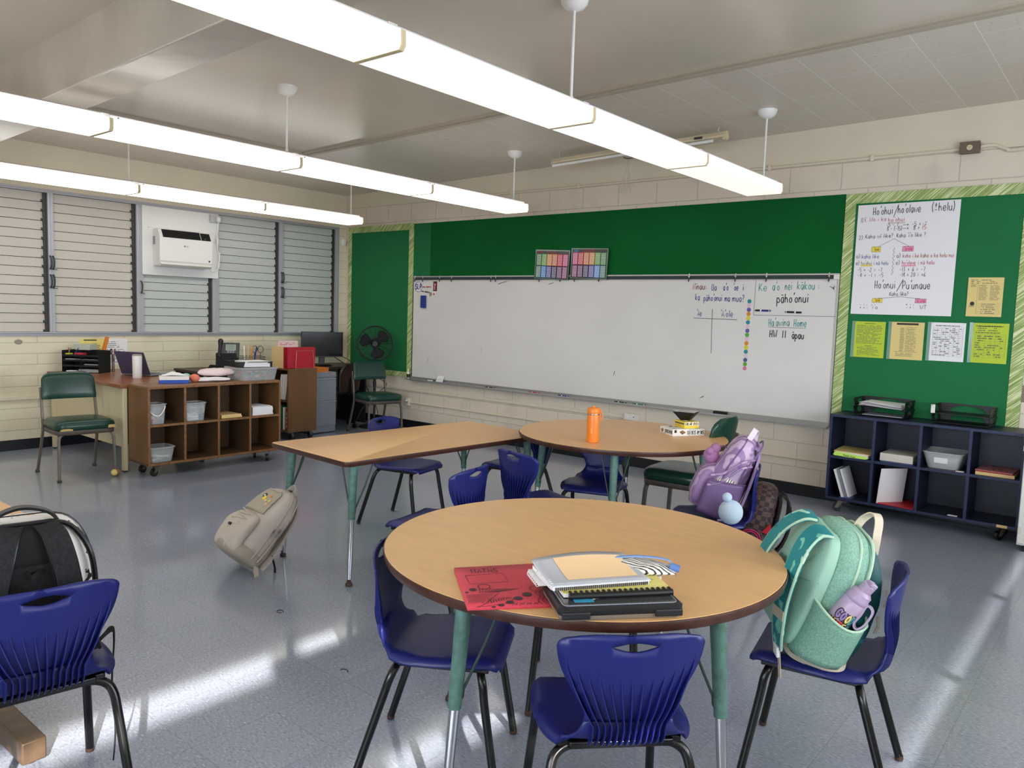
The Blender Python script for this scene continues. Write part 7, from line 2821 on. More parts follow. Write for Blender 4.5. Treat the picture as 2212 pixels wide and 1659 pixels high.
# ================================================================== ON THE FAR ROUND TABLE
T2Z = 0.7103
root = thing('water_bottle', 'orange water bottle with a carry loop on the far round table', 'bottle', (5.672, -2.752, T2Z), R(20))
b = MB()
b.lathe([(0.030, 0), (0.034, 0.003), (0.0352, 0.010), (0.0352, 0.150), (0.034, 0.156)], 32)
bd = b.build('body', 'orange', root)
b = MB()
for k in range(3):
    b.disc((0.0, -0.0354, 0.078 - 0.010 * k), X_, Z_, 0.004, 0.0005, 10)
b.build('emblem', mat('pale_orange_mark', (246, 176, 104), 0.4), bd, smooth=0)
b = MB()
b.lathe([(0.0335, 0.156), (0.0345, 0.158), (0.0345, 0.161), (0.0335, 0.163)], 32)
b.build('neck_ring', 'chrome', root)
b = MB()
b.lathe([(0.0345, 0.163), (0.0355, 0.166), (0.0350, 0.188), (0.030, 0.195), (0.010, 0.198), (0.008, 0.204), (0.001, 0.205)], 32)
ld = b.build('lid', 'orange', root)
b = MB()
b.ribbon(cr([(0.020, 0, 0.193), (0.036, 0, 0.190), (0.052, 0, 0.165), (0.053, 0, 0.138), (0.046, 0, 0.128), (0.040, 0, 0.140), (0.042, 0, 0.160), (0.034, 0, 0.178)], 5), 0.011, 0.004, (0, 1, 0))
b.build('carry_loop', 'orange', root, smooth=60)

BA = math.atan2(-2.009 + 2.192, 6.013 - 5.895)          # direction of the near long side of the box
root = thing('science_kit_box', 'flat white science kit box, upside down at the bottom of the small box stack', 'box', (5.905, -2.075, T2Z), BA)
b = MB()
b.box(-0.109, -0.030, 0, 0.109, 0.125, 0.042)
b.build('carton', 'boxw', root, smooth=0, bevel=0.0015)
b = MB()
# upside-down lettering on the near long side
write(b, 'SOLAR SCIENCE', (0.104, -0.0302, 0.030), (-1, 0, 0), (0, 0, -1), 0.118, 0.019, 0.0036, 0)
b.plate((-0.098, -0.0304, 0.020), X_, Z_, 0.016, 0.017, 0.0004, 0)
b.add([(-0.065, -0.0306, 0.026), (-0.045, -0.0306, 0.008), (-0.020, -0.0306, 0.022), (-0.042, -0.0306, 0.036)], [(0, 1, 2, 3)], 1)
for k in range(5):
    stroke(b, [(-0.060 + 0.008 * k, -0.0308, 0.028 - 0.003 * k), (-0.038 + 0.004 * k, -0.0308, 0.012 + 0.003 * k)], 0.0016, (0, -1, 0), 0.0003, 0)
prints(b, (0.0, -0.0302, 0.002), X_, Z_, 0.10, 0.008, 2, 2)
prints(b, (0.0, -0.0302, 0.033), X_, Z_, 0.10, 0.007, 2, 2)
b.build('side_print', ['ink', mat('print_brown', (150, 110, 70), 0.5), 'print'], root, smooth=0)
b = MB()
write(b, 'SOLAR SCIENCE', (-0.1092, -0.024, 0.030), (0, 1, 0), (0, 0, -1), 0.090, 0.018, 0.0034, 0)
b.add([(-0.1094, 0.078, 0.020), (-0.1094, 0.092, 0.034), (-0.1094, 0.118, 0.022), (-0.1094, 0.100, 0.006)], [(0, 1, 2, 3)], 1)
prints(b, (-0.1092, 0.12, 0.002), (0, -1, 0), Z_, 0.08, 0.008, 2, 2)
b.build('end_print', ['ink', MATS['print_brown'], 'print'], root, smooth=0)
b = MB()
random.seed(8)
for _ in range(7):
    b.plate((random.uniform(-0.10, 0.06), random.uniform(-0.02, 0.09), 0.0422), X_, (0, 1, 0), random.uniform(0.015, 0.04), random.uniform(0.008, 0.02), 0.0003, random.randint(0, 1))
b.build('base_print', ['print', MATS['print_brown']], root, smooth=0)
BM = Matrix.Translation((5.905, -2.075, T2Z)) @ Matrix.Rotation(BA, 4, 'Z')
root = thing('solar_oven_box', 'small yellow lettered box on top of the white science kit box', 'box', BM @ Vector((0.032, 0.052, 0.0422)), BA + 0.06)
b = MB()
b.box(-0.052, -0.056, 0, 0.052, 0.056, 0.040)
b.build('carton', 'boxy', root, smooth=0, bevel=0.0015)
b = MB()
b.plate((-0.051, -0.0562, 0.016), X_, Z_, 0.102, 0.023, 0.0003, 1)
write(b, 'SOLAR OVEN', (-0.049, -0.0566, 0.020), X_, Z_, 0.098, 0.015, 0.0032, 0)
b.build('front_print', ['ink', mat('cream_print', (244, 236, 200), 0.5)], root, smooth=0)
b = MB()
b.plate((-0.0522, 0.050, 0.022), (0, -1, 0), Z_, 0.100, 0.009, 0.0003, 0)
prints(b, (-0.0522, 0.050, 0.006), (0, -1, 0), Z_, 0.090, 0.012, 2, 0, fill=0.9)
b.build('side_print', 'print', root, smooth=0)
root = thing('solar_reflector', 'small black funnel-shaped solar reflector with silver inside, on the yellow box', 'reflector', BM @ Vector((0.024, 0.052, 0.0825)), BA + 0.75)
b = MB()
lo = [(-0.026, -0.026), (0.026, -0.026), (0.026, 0.026), (-0.026, 0.026)]
hi = [(x * 2.55, y * 2.55) for x, y in lo]
b.loft([[(x, y, 0.004) for x, y in lo], [(x, y, 0.058) for x, y in hi]], c1=False)
b.build('outer_panels', 'black', root, smooth=0)
b = MB()
b.loft([[(x * 0.94, y * 0.94, 0.0065) for x, y in lo], [(x * 0.985, y * 0.985, 0.0585) for x, y in hi]], c1=False)
b.build('silver_lining', 'silver', root, smooth=0)
b = MB()
b.cyl((0, 0, 0), (0, 0, 0.006), 0.018, n=14)
b.build('foot_block', 'white', root)

# ================================================================== BACKPACKS
# local frame of every bag: z along the bag, +y its front pocket side, -y the wearer's back panel
def blob(prof_, n=36, e=3.0):
    """rings from (z, half width, y back, y front)"""
    return [ring(z, a, y0, y1, n, e) for z, a, y0, y1 in prof_]


def wrinkle(rings, amp, seed):
    random.seed(seed)
    ph = [random.uniform(0, 6.28) for _ in range(6)]
    out = []
    for r in rings:
        row = []
        cx_ = sum(p[0] for p in r) / len(r)
        cy_ = sum(p[1] for p in r) / len(r)
        for x, y, z in r:
            d = amp * (math.sin(9 * z / 0.1 * 0.35 + 5 * x / 0.1 + ph[0]) * 0.5 + math.sin(21 * z + 40 * y + ph[1]) * 0.6 + math.sin(60 * (z - x) + ph[2]) * 0.35)
            l = math.hypot(x - cx_, y - cy_) + 1e-6
            row.append((x + (x - cx_) / l * d, y + (y - cy_) / l * d, z))
        out.append(row)
    return out


def dense(prof_, k=4):
    """smooth interpolation of a ring profile"""
    out = []
    n = len(prof_)
    for i in range(n - 1):
        p0, p1, p2, p3 = prof_[max(i - 1, 0)], prof_[i], prof_[i + 1], prof_[min(i + 2, n - 1)]
        for j in range(k):
            t = j / k
            out.append(tuple(0.5 * (2 * p1[m] + (p2[m] - p0[m]) * t + (2 * p0[m] - 5 * p1[m] + 4 * p2[m] - p3[m]) * t * t + (3 * p1[m] - p0[m] - 3 * p2[m] + p3[m]) * t ** 3) for m in range(4)))
    out.append(prof_[-1])
    return out


def bag(name, label, loc, rot):
    return thing(name, label, 'backpack', loc, rot, None)


# ---- mint green backpack on the chair at the right
TEAL_LOC, TEAL_ROT, TEAL_S = (7.225, -4.030, 0.462), (R(-16), R(11), R(-50)), 0.90
t = bag('backpack', 'mint green backpack with a lavender bottle in its side pocket', TEAL_LOC, TEAL_ROT)
t.scale = (TEAL_S,) * 3
TM = Matrix.Translation(TEAL_LOC) @ Euler(TEAL_ROT).to_matrix().to_4x4() @ Matrix.Scale(TEAL_S, 4)
TMI = TM.inverted()
P0 = dense([(0.000, 0.105, 0.015, 0.120), (0.012, 0.140, -0.005, 0.150), (0.08, 0.158, -0.015, 0.165), (0.20, 0.160, -0.015, 0.165), (0.32, 0.150, -0.010, 0.155), (0.39, 0.125, 0.0, 0.140), (0.428, 0.085, 0.015, 0.120), (0.440, 0.030, 0.04, 0.09)])
b = MB()
b.loft(wrinkle(blob(P0), 0.0025, 1))
b.build('main_body', 'mintmesh', t, smooth=80)
P1 = dense([(0.005, 0.085, 0.115, 0.200), (0.03, 0.125, 0.11, 0.225), (0.12, 0.142, 0.11, 0.240), (0.22, 0.138, 0.11, 0.232), (0.32, 0.122, 0.10, 0.205), (0.39, 0.090, 0.09, 0.165), (0.415, 0.040, 0.09, 0.130)])
b = MB()
b.loft(wrinkle(blob(P1), 0.004, 2))
b.build('front_compartment', 'tealdk', t, smooth=80)
P2 = dense([(0.02, 0.100, -0.030, 0.02), (0.035, 0.138, -0.042, 0.02), (0.10, 0.150, -0.046, 0.02), (0.22, 0.150, -0.044, 0.02), (0.33, 0.138, -0.040, 0.02), (0.395, 0.108, -0.030, 0.02), (0.415, 0.060, -0.015, 0.02)])
b = MB()
b.loft(blob(P2, 36, 4.5))
bp = b.build('back_panel', 'mint', t, smooth=80)
for pts in ([(-0.14, 0.13), (-0.03, 0.20), (0.14, 0.12)], [(-0.145, 0.24), (0.0, 0.22), (0.146, 0.27)], [(-0.03, 0.20), (-0.055, 0.31), (-0.02, 0.40)], [(-0.03, 0.20), (0.02, 0.10), (0.05, 0.04)], [(0.0, 0.22), (0.06, 0.30), (0.10, 0.37)]):
    b = MB()
    b.tube([(p.x, -0.0445 - 0.0008 + (0.020 * max(0, abs(p.x) - 0.10) / 0.05) + (0.012 * max(0, (p.y - 0.33) / 0.07)), p.y) for p in cr([(x, z, 0) for x, z in pts], 6)], 0.0018, 6)
    b.build('quilt_seam', 'mintmesh', bp)
for y_, r_, mm, k_ in ((0.075, 0.0045, 'mintpip', 1.005), (0.118, 0.005, 'mintpip', 0.985)):
    b = MB()
    pts = [(s_ * a * k_, y_, z) for s_, seq in ((1, P0[4:-2]), (-1, list(reversed(P0[4:-2])))) for z, a, _, _ in seq]
    b.tube(pts, r_, 8)
    b.build('zip_piping', mm, t)
for sx in (-1, 1):
    b = MB()
    path = cr([(sx * 0.058, -0.020, 0.415), (sx * 0.062, -0.060, 0.405), (sx * 0.082, -0.092, 0.35), (sx * 0.108, -0.105, 0.26), (sx * 0.128, -0.100, 0.16), (sx * 0.140, -0.078, 0.07), (sx * 0.142, -0.055, 0.015)], 6)
    n_ = len(path)
    b.ribbon(path, [0.068 if i < n_ * 0.72 else 0.068 - 0.026 * (i - n_ * 0.72) / (n_ * 0.28) for i in range(n_)], 0.013, [(1, 0.12 * sx, 0)] * n_)
    s_ = b.build('shoulder_strap', 'tealp', t, smooth=40)
    for e in (-1, 1):
        b = MB()
        b.tube([p + Vector((e * (0.034 if i < n_ * 0.72 else 0.034 - 0.013 * (i - n_ * 0.72) / (n_ * 0.28)), 0.004 * sx * e - 0.002, 0)) for i, p in enumerate(path)], 0.0048, 6)
        b.build('strap_piping', 'mintpip', s_)
    b = MB()
    b.ribbon([path[int(n_ * 0.70)] + Vector((0, -0.0075, 0)), path[int(n_ * 0.735)] + Vector((0, -0.0078, 0))], 0.070, 0.003, (1, 0.12 * sx, 0))
    b.build('strap_bar_tack', 'sand', s_, smooth=0)
b = MB()
b.box(-0.018, -0.006, -0.020, 0.018, 0.006, 0.020)
k_ = b.build('strap_buckle', 'white', t, smooth=0, bevel=0.004)
k_.location = (0.146, -0.058, 0.004)
k_.rotation_euler = (R(25), 0, 0)
b = MB()
b.ribbon(cr([tuple(TMI @ Vector(q)) for q in ((7.262, -4.115, 0.455), (7.268, -4.125, 0.425), (7.276, -4.130, 0.360))], 5), 0.022, 0.003, (1, 0, 0))
b.build('webbing_tail', 'sand', t, smooth=0)
b = MB()
b.ribbon(cr([tuple(TMI @ Vector(q)) for q in ((7.262, -4.085, 0.462), (7.285, -4.088, 0.425), (7.335, -4.094, 0.414), (7.404, -4.090, 0.413), (7.436, -4.058, 0.416), (7.420, -4.010, 0.428), (7.370, -4.015, 0.452), (7.330, -4.050, 0.470))], 6), 0.016, 0.003, tuple(TMI.to_3x3() @ Vector((0.1, 0.1, 1))))
b.build('webbing_loop', 'sand', t, smooth=60)
b = MB()
b.ribbon(cr([(-0.035, 0.115, 0.418), (-0.040, 0.128, 0.462), (-0.015, 0.140, 0.500), (0.022, 0.142, 0.492), (0.040, 0.150, 0.440), (0.050, 0.160, 0.385)], 6), 0.026, 0.005, (0.15, 1, 0.2))
b.build('haul_handle', mat('cream_webbing', (214, 200, 178), 0.8), t, smooth=50)
# mesh side pocket facing the camera
b = MB()
rows = []
for j in range(9):
    z = 0.02 + 0.150 * j / 8
    rows.append([(0.135 + 0.082 * math.sin(math.pi * min(1, max(0, i / 12))) ** 0.6 * (0.7 + 0.3 * j / 8) + (0.012 if 0 < i < 12 else 0), -0.022 + 0.200 * i / 12, z + (0.030 * (i / 12 - 0.5) ** 2 * 4 + 0.022 * (1 - i / 12)) * j / 8) for i in range(13)])
b.loft(rows, closed=False, c0=False, c1=False)
pk = b.build('side_pocket', 'mintmesh', t, smooth=80, solid=0.002)
b = MB()
b.tube([Vector(p) for p in rows[-1]], 0.0045, 8)
b.build('pocket_binding', 'mintpip', pk)
for y, z in ((0.225, 0.30), (0.238, 0.20)):
    b = MB()
    b.ribbon([(0.10, y, z), (0.112, y + 0.01, z - 0.03), (0.108, y + 0.012, z - 0.06)], 0.010, 0.004, (0, 1, 0))
    b.build('zip_pull', 'sand', t, smooth=0)

BTM = TM @ Matrix.Translation((0.166, 0.045, 0.080)) @ Euler((R(-14), R(3), 0)).to_matrix().to_4x4()
root = thing('water_bottle', 'lavender flip-lid water bottle in the side pocket of the mint backpack', 'bottle')
root.matrix_world = BTM
b = MB()
b.lathe([(0.030, 0), (0.036, 0.004), (0.0375, 0.012), (0.0375, 0.175), (0.034, 0.190), (0.030, 0.195)], 32)
bd = b.build('body', 'lav', root)


def wrap_text(mb, text, zc, h, a0, a1, r, w, m):
    tot = sum(ADV.get(c, 8) for c in text)
    x = 0
    for c in text:
        for q in strokes(c):
            pts = []
            for u, v in q:
                ang = a0 + (a1 - a0) * (x + u) / tot
                pts.append(Vector((r * math.cos(ang), r * math.sin(ang), zc + v * h / 7)))
            vs = []
            for i, p in enumerate(pts):
                d = pts[min(i + 1, len(pts) - 1)] - pts[max(i - 1, 0)]
                d = d.normalized() if d.length > 1e-9 else Vector((0, 0, 1))
                nrm = Vector((p.x, p.y, 0)).normalized()
                s_ = nrm.cross(d) * (w / 2)
                vs += [tuple(p + s_), tuple(p - s_)]
            mb.add(vs, [(2 * i, 2 * i + 1, 2 * i + 3, 2 * i + 2) for i in range(len(pts) - 1)], m)
        x += ADV.get(c, 8)


LC = ['ink', mat('lt_yellow', (234, 214, 130), 0.5), mat('lt_teal', (96, 176, 176), 0.5), mat('lt_red', (222, 72, 66), 0.5), mat('lt_orange', (236, 160, 70), 0.5), 'white', mat('lt_lilac', (150, 120, 180), 0.5)]
b = MB()
for text, zc, cols in (('GOOD', 0.122, (6, 6, 1, 2)), ('VIBES', 0.086, (4, 3, 3, 1, 2))):
    a0, a1 = R(-66), R(34)
    for i, c in enumerate(text):
        s0, s1 = a0 + (a1 - a0) * i / len(text), a0 + (a1 - a0) * (i + 1) / len(text)
        wrap_text(b, c, zc - 0.001, 0.028, s0, s1, 0.0380, 0.0125, 0)
    for i, c in enumerate(text):
        s0, s1 = a0 + (a1 - a0) * i / len(text), a0 + (a1 - a0) * (i + 1) / len(text)
        wrap_text(b, c, zc - 0.001, 0.028, s0, s1, 0.0384, 0.0060, cols[i])
for k in range(12):
    a0 = R(-60) + R(80) * k / 12
    b.add([(0.0381 * math.cos(q), 0.0381 * math.sin(q), z) for q, z in ((a0, 0.064), (a0 + R(80) / 12, 0.064), (a0 + R(80) / 12, 0.079), (a0, 0.079))], [(0, 1, 2, 3)], 0)
wrap_text(b, 'LIFE IS GOOD', 0.0675, 0.008, R(-56), R(16), 0.0384, 0.0016, 2)
b.build('lettering', LC, bd, smooth=0)
b = MB()
b.add([(0.0380 * math.cos(R(-8) + 0.60 * math.cos(q)), 0.0380 * math.sin(R(-8) + 0.60 * math.cos(q)), 0.030 + 0.017 * math.sin(q)) for q in [2 * math.pi * i / 20 for i in range(20)]], [tuple(range(20))], 0)
b.build('red_sticker', mk_r, bd, smooth=0)
b = MB()
b.lathe([(0.034, 0.190), (0.0365, 0.194), (0.0365, 0.205), (0.033, 0.210), (0.033, 0.222), (0.024, 0.232)], 28)
cp = b.build('cap_collar', 'lavdk', root)
b = MB()
b.cyl((0, 0, 0.228), (0.004, 0.0, 0.262), 0.022, 0.021, 24)
b.box(-0.005, -0.012, 0.258, 0.024, 0.012, 0.272)
b.build('flip_lid', 'lavdk', root, bevel=0.003)
b = MB()
ph_ = [(0.036, 0, 0.200), (0.050, 0, 0.204), (0.062, 0.0, 0.190), (0.066, 0.0, 0.150), (0.060, 0, 0.126), (0.050, 0, 0.122), (0.0405, 0.0, 0.135), (0.040, 0, 0.165)]
b.ribbon(cr(ph_, 5, True) + [Vector(ph_[0])], 0.016, 0.006, (0, 1, 0))
h_ = b.build('carry_handle', 'lavdk', root, smooth=60)
h_.rotation_euler = (0, 0, R(48))

# ---- purple backpack on the chair right of the far table
PLOC, PROT, PS = (6.345, -2.570, 0.415), (R(17), R(-4), R(112)), 0.90
t = bag('backpack', 'purple marbled backpack sitting on the chair right of the far round table', PLOC, PROT)
t.scale = (PS,) * 3
P0 = dense([(0.0, 0.105, -0.075, 0.085), (0.012, 0.135, -0.095, 0.110), (0.08, 0.150, -0.105, 0.120), (0.20, 0.152, -0.105, 0.112), (0.32, 0.145, -0.100, 0.085), (0.42, 0.125, -0.090, 0.050), (0.465, 0.085, -0.075, 0.025), (0.480, 0.030, -0.05, 0.0)])
b = MB()
b.loft(wrinkle(blob(P0), 0.006, 5))
b.build('main_body', 'purpm', t, smooth=80)
P1 = dense([(0.010, 0.075, 0.08, 0.150), (0.03, 0.115, 0.08, 0.172), (0.12, 0.128, 0.08, 0.185), (0.21, 0.120, 0.07, 0.170), (0.265, 0.095, 0.06, 0.130), (0.285, 0.045, 0.06, 0.095)])
b = MB()
b.loft(wrinkle(blob(P1), 0.005, 6))
b.build('front_pocket', 'purpm', t, smooth=80)
for sx in (-1, 1):
    b = MB()
    rows = []
    for j in range(10):
        z = 0.006 + 0.215 * j / 9
        rows.append([(sx * (0.128 + 0.040 * math.sin(math.pi * (0.06 + 0.88 * i / 12)) ** 0.5), -0.095 + 0.205 * i / 12, z + 0.040 * (0.55 - i / 12) * j / 9 - 0.0) for i in range(13)])
    b.loft(rows, closed=False, c0=False, c1=False)
    pk = b.build('side_pocket', 'purps', t, smooth=80, solid=0.003)
    b = MB()
    b.tube([Vector(p) for p in rows[-1]], 0.005, 8)
    b.build('pocket_binding', 'purpd', pk)
    b = MB()
    path = cr([(sx * 0.055, -0.085, 0.445), (sx * 0.070, -0.108, 0.42), (sx * 0.098, -0.116, 0.30), (sx * 0.120, -0.116, 0.16), (sx * 0.130, -0.108, 0.03)], 6)
    b.ribbon(path, 0.062, 0.014, (1, 0, 0))
    b.build('shoulder_strap', 'purple' if False else 'purp', t, smooth=40)
for y_, k_ in ((-0.055, 1.012), (0.035, 1.01)):
    b = MB()
    pts = [(s_ * a * k_, y_ - 0.06 * max(0, (z - 0.3) / 0.2), z) for s_, seq in ((1, P0[10:-2]), (-1, list(reversed(P0[10:-2])))) for z, a, _, _ in seq]
    b.tube(pts, 0.0045, 8)
    b.build('zip_piping', 'purpd', t)
for k, (x0, z0, x1, z1) in enumerate(((-0.152, 0.30, -0.150, 0.21), (-0.150, 0.34, -0.148, 0.27))):
    b = MB()
    b.tube(cr([(x0, -0.09, z0 + 0.06), (x0 - 0.012, -0.03, z0 + 0.02), (x1 - 0.014, 0.04, z1), (x1, 0.10, z1 - 0.04)], 5), 0.007, 8)
    b.build('fabric_fold', 'purpm', t)
b = MB()
b.ribbon(cr([(0.03, -0.06, 0.465), (0.035, -0.055, 0.510), (0.0, -0.045, 0.535), (-0.035, -0.035, 0.505), (-0.062, -0.015, 0.430), (-0.070, 0.0, 0.405)], 6), 0.030, 0.004, (0.2, 1, 0.3))
b.build('haul_handle', mat('lilac_white_webbing', (222, 210, 222), 0.7), t, smooth=50)
b = MB()
b.box(-0.016, -0.006, -0.024, 0.016, 0.006, 0.024)
k_ = b.build('strap_buckle', 'white', t, smooth=0, bevel=0.003)
k_.location, k_.rotation_euler = (-0.172, -0.070, 0.025), (R(-30), 0, R(90))
b = MB()
b.ribbon(cr([(-0.150, -0.10, 0.06), (-0.168, -0.085, 0.040), (-0.178, -0.055, 0.012), (-0.200, -0.02, 0.004)], 5), 0.026, 0.004, (0, 0.4, 1))
b.build('webbing_tail', MATS['lilac_white_webbing'], t, smooth=40)
PM_ = Matrix.Translation(PLOC) @ Euler(PROT).to_matrix().to_4x4() @ Matrix.Scale(PS, 4)
b = MB()
rings = [[(-0.158 - 0.014 * math.sin(math.pi * k / 8), -0.050 + 0.125 * k / 8, 0.19 + 0.048 * math.sin(math.pi * (0.12 + 0.76 * k / 8)) * (0.3 + 0.7 * j / 4) + 0.02 * (1 - k / 8)) for j in range(5)] for k in range(9)]
b.loft([[(-0.148 - 0.020 * math.cos(q) * (0.4 + 0.6 * math.sin(math.pi * (0.1 + 0.8 * k / 10))), -0.062 + 0.145 * k / 10, 0.196 + 0.024 * (0.5 - k / 10) + 0.050 * math.sin(q) * math.sin(math.pi * (0.1 + 0.8 * k / 10))) for q in [2 * math.pi * i / 18 for i in range(18)]] for k in range(11)])
o = tag(b.build('striped_pouch', 'zebra', smooth=80), 'zebra striped pouch tucked in the side pocket of the purple backpack', 'pouch')
o.matrix_world = PM_
root = thing('pompom_charm', 'mauve fluffy pompom charm hanging at the front of the purple backpack', 'charm')
root.matrix_world = PM_ @ Matrix.Translation((-0.02, 0.135, 0.305))
b = MB()
b.sphere((0, 0, 0), 0.046, 20, sc=(1, 1, 1.05))
b.sphere((-0.005, -0.008, 0.052), 0.030, 18)
b.sphere((-0.030, 0.015, 0.030), 0.024, 16)
b.build('fluff', 'plushp', root, smooth=80)
b = MB()
b.tube(cr([(0, -0.01, 0.06), (0.01, -0.05, 0.08), (0.0, -0.085, 0.06)], 4), 0.003, 6)
b.build('charm_cord', 'purpd', root)
root = thing('pompom_charm', 'pale blue fluffy ball charm resting on the chair seat beside the purple backpack', 'charm', (6.510, -2.760, 0.470), R(30))
b = MB()
b.sphere((0, 0, 0), 0.060, 24, sc=(1, 0.95, 1.03))
b.build('fluff', 'plush', root, smooth=80)
b = MB()
b.sphere((-0.022, -0.012, 0.076), 0.024, 18)
b.build('small_tuft', 'plush', root, smooth=80)

# ---- checked backpack on the floor behind that chair
t = bag('backpack', 'brown checked backpack with black straps on the floor behind the purple backpack', (6.215, -1.72, 0.012), (R(10), 0, R(115)))
P0 = dense([(0.0, 0.11, -0.06, 0.07), (0.012, 0.14, -0.085, 0.09), (0.10, 0.155, -0.09, 0.10), (0.24, 0.152, -0.09, 0.10), (0.35, 0.130, -0.08, 0.08), (0.40, 0.08, -0.06, 0.05), (0.412, 0.03, -0.03, 0.02)])
b = MB()
b.loft(wrinkle(blob(P0), 0.004, 9))
b.build('main_body', 'checkr', t, smooth=80)
b = MB()
b.loft(blob(dense([(0.03, 0.10, -0.105, -0.08), (0.06, 0.125, -0.110, -0.08), (0.30, 0.120, -0.110, -0.08), (0.36, 0.08, -0.10, -0.07)]), 28, 4))
b.build('back_panel', 'mesh', t, smooth=80)
for sx in (-1, 1):
    b = MB()
    b.ribbon(cr([(sx * 0.045, -0.10, 0.37), (sx * 0.07, -0.150, 0.33), (sx * 0.10, -0.175, 0.22), (sx * 0.13, -0.160, 0.11), (sx * 0.14, -0.125, 0.03)], 6), 0.060, 0.012, (1, 0, 0))
    s_ = b.build('shoulder_strap', 'blackm', t, smooth=40)
    b = MB()
    b.tube(cr([(sx * 0.075, -0.10, 0.37), (sx * 0.10, -0.152, 0.33), (sx * 0.13, -0.178, 0.22), (sx * 0.155, -0.160, 0.11)], 6), 0.003, 6)
    b.build('strap_piping', 'checkr', s_)
b = MB()
b.ribbon(cr([(-0.14, -0.125, 0.05), (-0.15, -0.17, 0.09), (-0.16, -0.21, 0.05), (-0.17, -0.26, 0.02), (-0.175, -0.31, 0.004)], 6), 0.026, 0.004, (1, 0.3, 0.2))
b.build('webbing_tail', 'blackm', t, smooth=40)
b = MB()
b.box(-0.018, -0.008, -0.022, 0.018, 0.008, 0.022)
k_ = b.build('strap_buckle', 'black', t, smooth=0, bevel=0.003)
k_.location = (-0.152, -0.178, 0.095)
b = MB()
b.add([(-0.1605, -0.02, 0.14), (-0.1605, -0.085, 0.13), (-0.1600, -0.06, 0.205)], [(0, 1, 2)])
b.build('red_patch', 'red', t, smooth=0, solid=0.004)
b = MB()
for r_ in (0.062, 0.050):
    b.tube([(-0.157, 0.035 + r_ * math.cos(q), 0.075 + r_ * math.sin(q)) for q in [2 * math.pi * i / 24 for i in range(24)]], 0.004, 6, closed=True)
stroke(b, [(-0.160, 0.035 + 0.02 * k - 0.04, 0.055 + (0.04 if k % 2 else 0)) for k in range(5)], 0.008, (-1, 0, 0), 0.001)
b.build('round_emblem', mat('hot_pink_print', (206, 44, 110), 0.5), t, smooth=60)

# ---- stone grey backpack leaning on the leg of the rectangular table
t = bag('backpack', 'stone grey backpack with cord lacing leaning on the rectangular table leg', (4.385, -4.185, 0.066), (R(42), 0, R(174)))
t.scale = (0.92,) * 3
P0 = dense([(0.0, 0.100, -0.075, 0.055), (0.012, 0.135, -0.095, 0.085), (0.08, 0.152, -0.10, 0.105), (0.20, 0.155, -0.10, 0.105), (0.32, 0.148, -0.095, 0.085), (0.42, 0.125, -0.085, 0.055), (0.465, 0.085, -0.07, 0.03), (0.480, 0.03, -0.04, 0.0)])
b = MB()
b.loft(wrinkle(blob(P0), 0.006, 12))
b.build('main_body', 'greyfab', t, smooth=80)
P1 = dense([(0.008, 0.09, 0.06, 0.115), (0.03, 0.125, 0.07, 0.145), (0.11, 0.138, 0.08, 0.160), (0.19, 0.132, 0.08, 0.148), (0.245, 0.105, 0.07, 0.118), (0.262, 0.05, 0.07, 0.095)])
b = MB()
b.loft(wrinkle(blob(P1), 0.007, 13))
b.build('front_pocket', 'greyfab', t, smooth=80)
b = MB()
P3 = dense([(-0.006, 0.09, -0.055, 0.070), (0.008, 0.140, -0.095, 0.128), (0.045, 0.150, -0.100, 0.150), (0.075, 0.153, -0.102, 0.120)])
b.loft(wrinkle(blob(P3), 0.004, 14), c1=False)
b.build('bottom_panel', 'greybot', t, smooth=80)
# upper pocket flap with pins
def fpt(x, z, off=0.0):
    """point on the front of the main body"""
    for i in range(len(P0) - 1):
        if P0[i][0] <= z <= P0[i + 1][0]:
            s_ = (z - P0[i][0]) / max(1e-6, P0[i + 1][0] - P0[i][0])
            a = P0[i][1] + (P0[i + 1][1] - P0[i][1]) * s_
            y1 = P0[i][3] + (P0[i + 1][3] - P0[i][3]) * s_
            y0 = P0[i][2] + (P0[i + 1][2] - P0[i][2]) * s_
            break
    k = max(0.0, 1 - abs(x / a) ** 3.0) ** (1 / 3.0)
    return Vector((x, (y0 + y1) / 2 + (y1 - y0) / 2 * k + off, z))


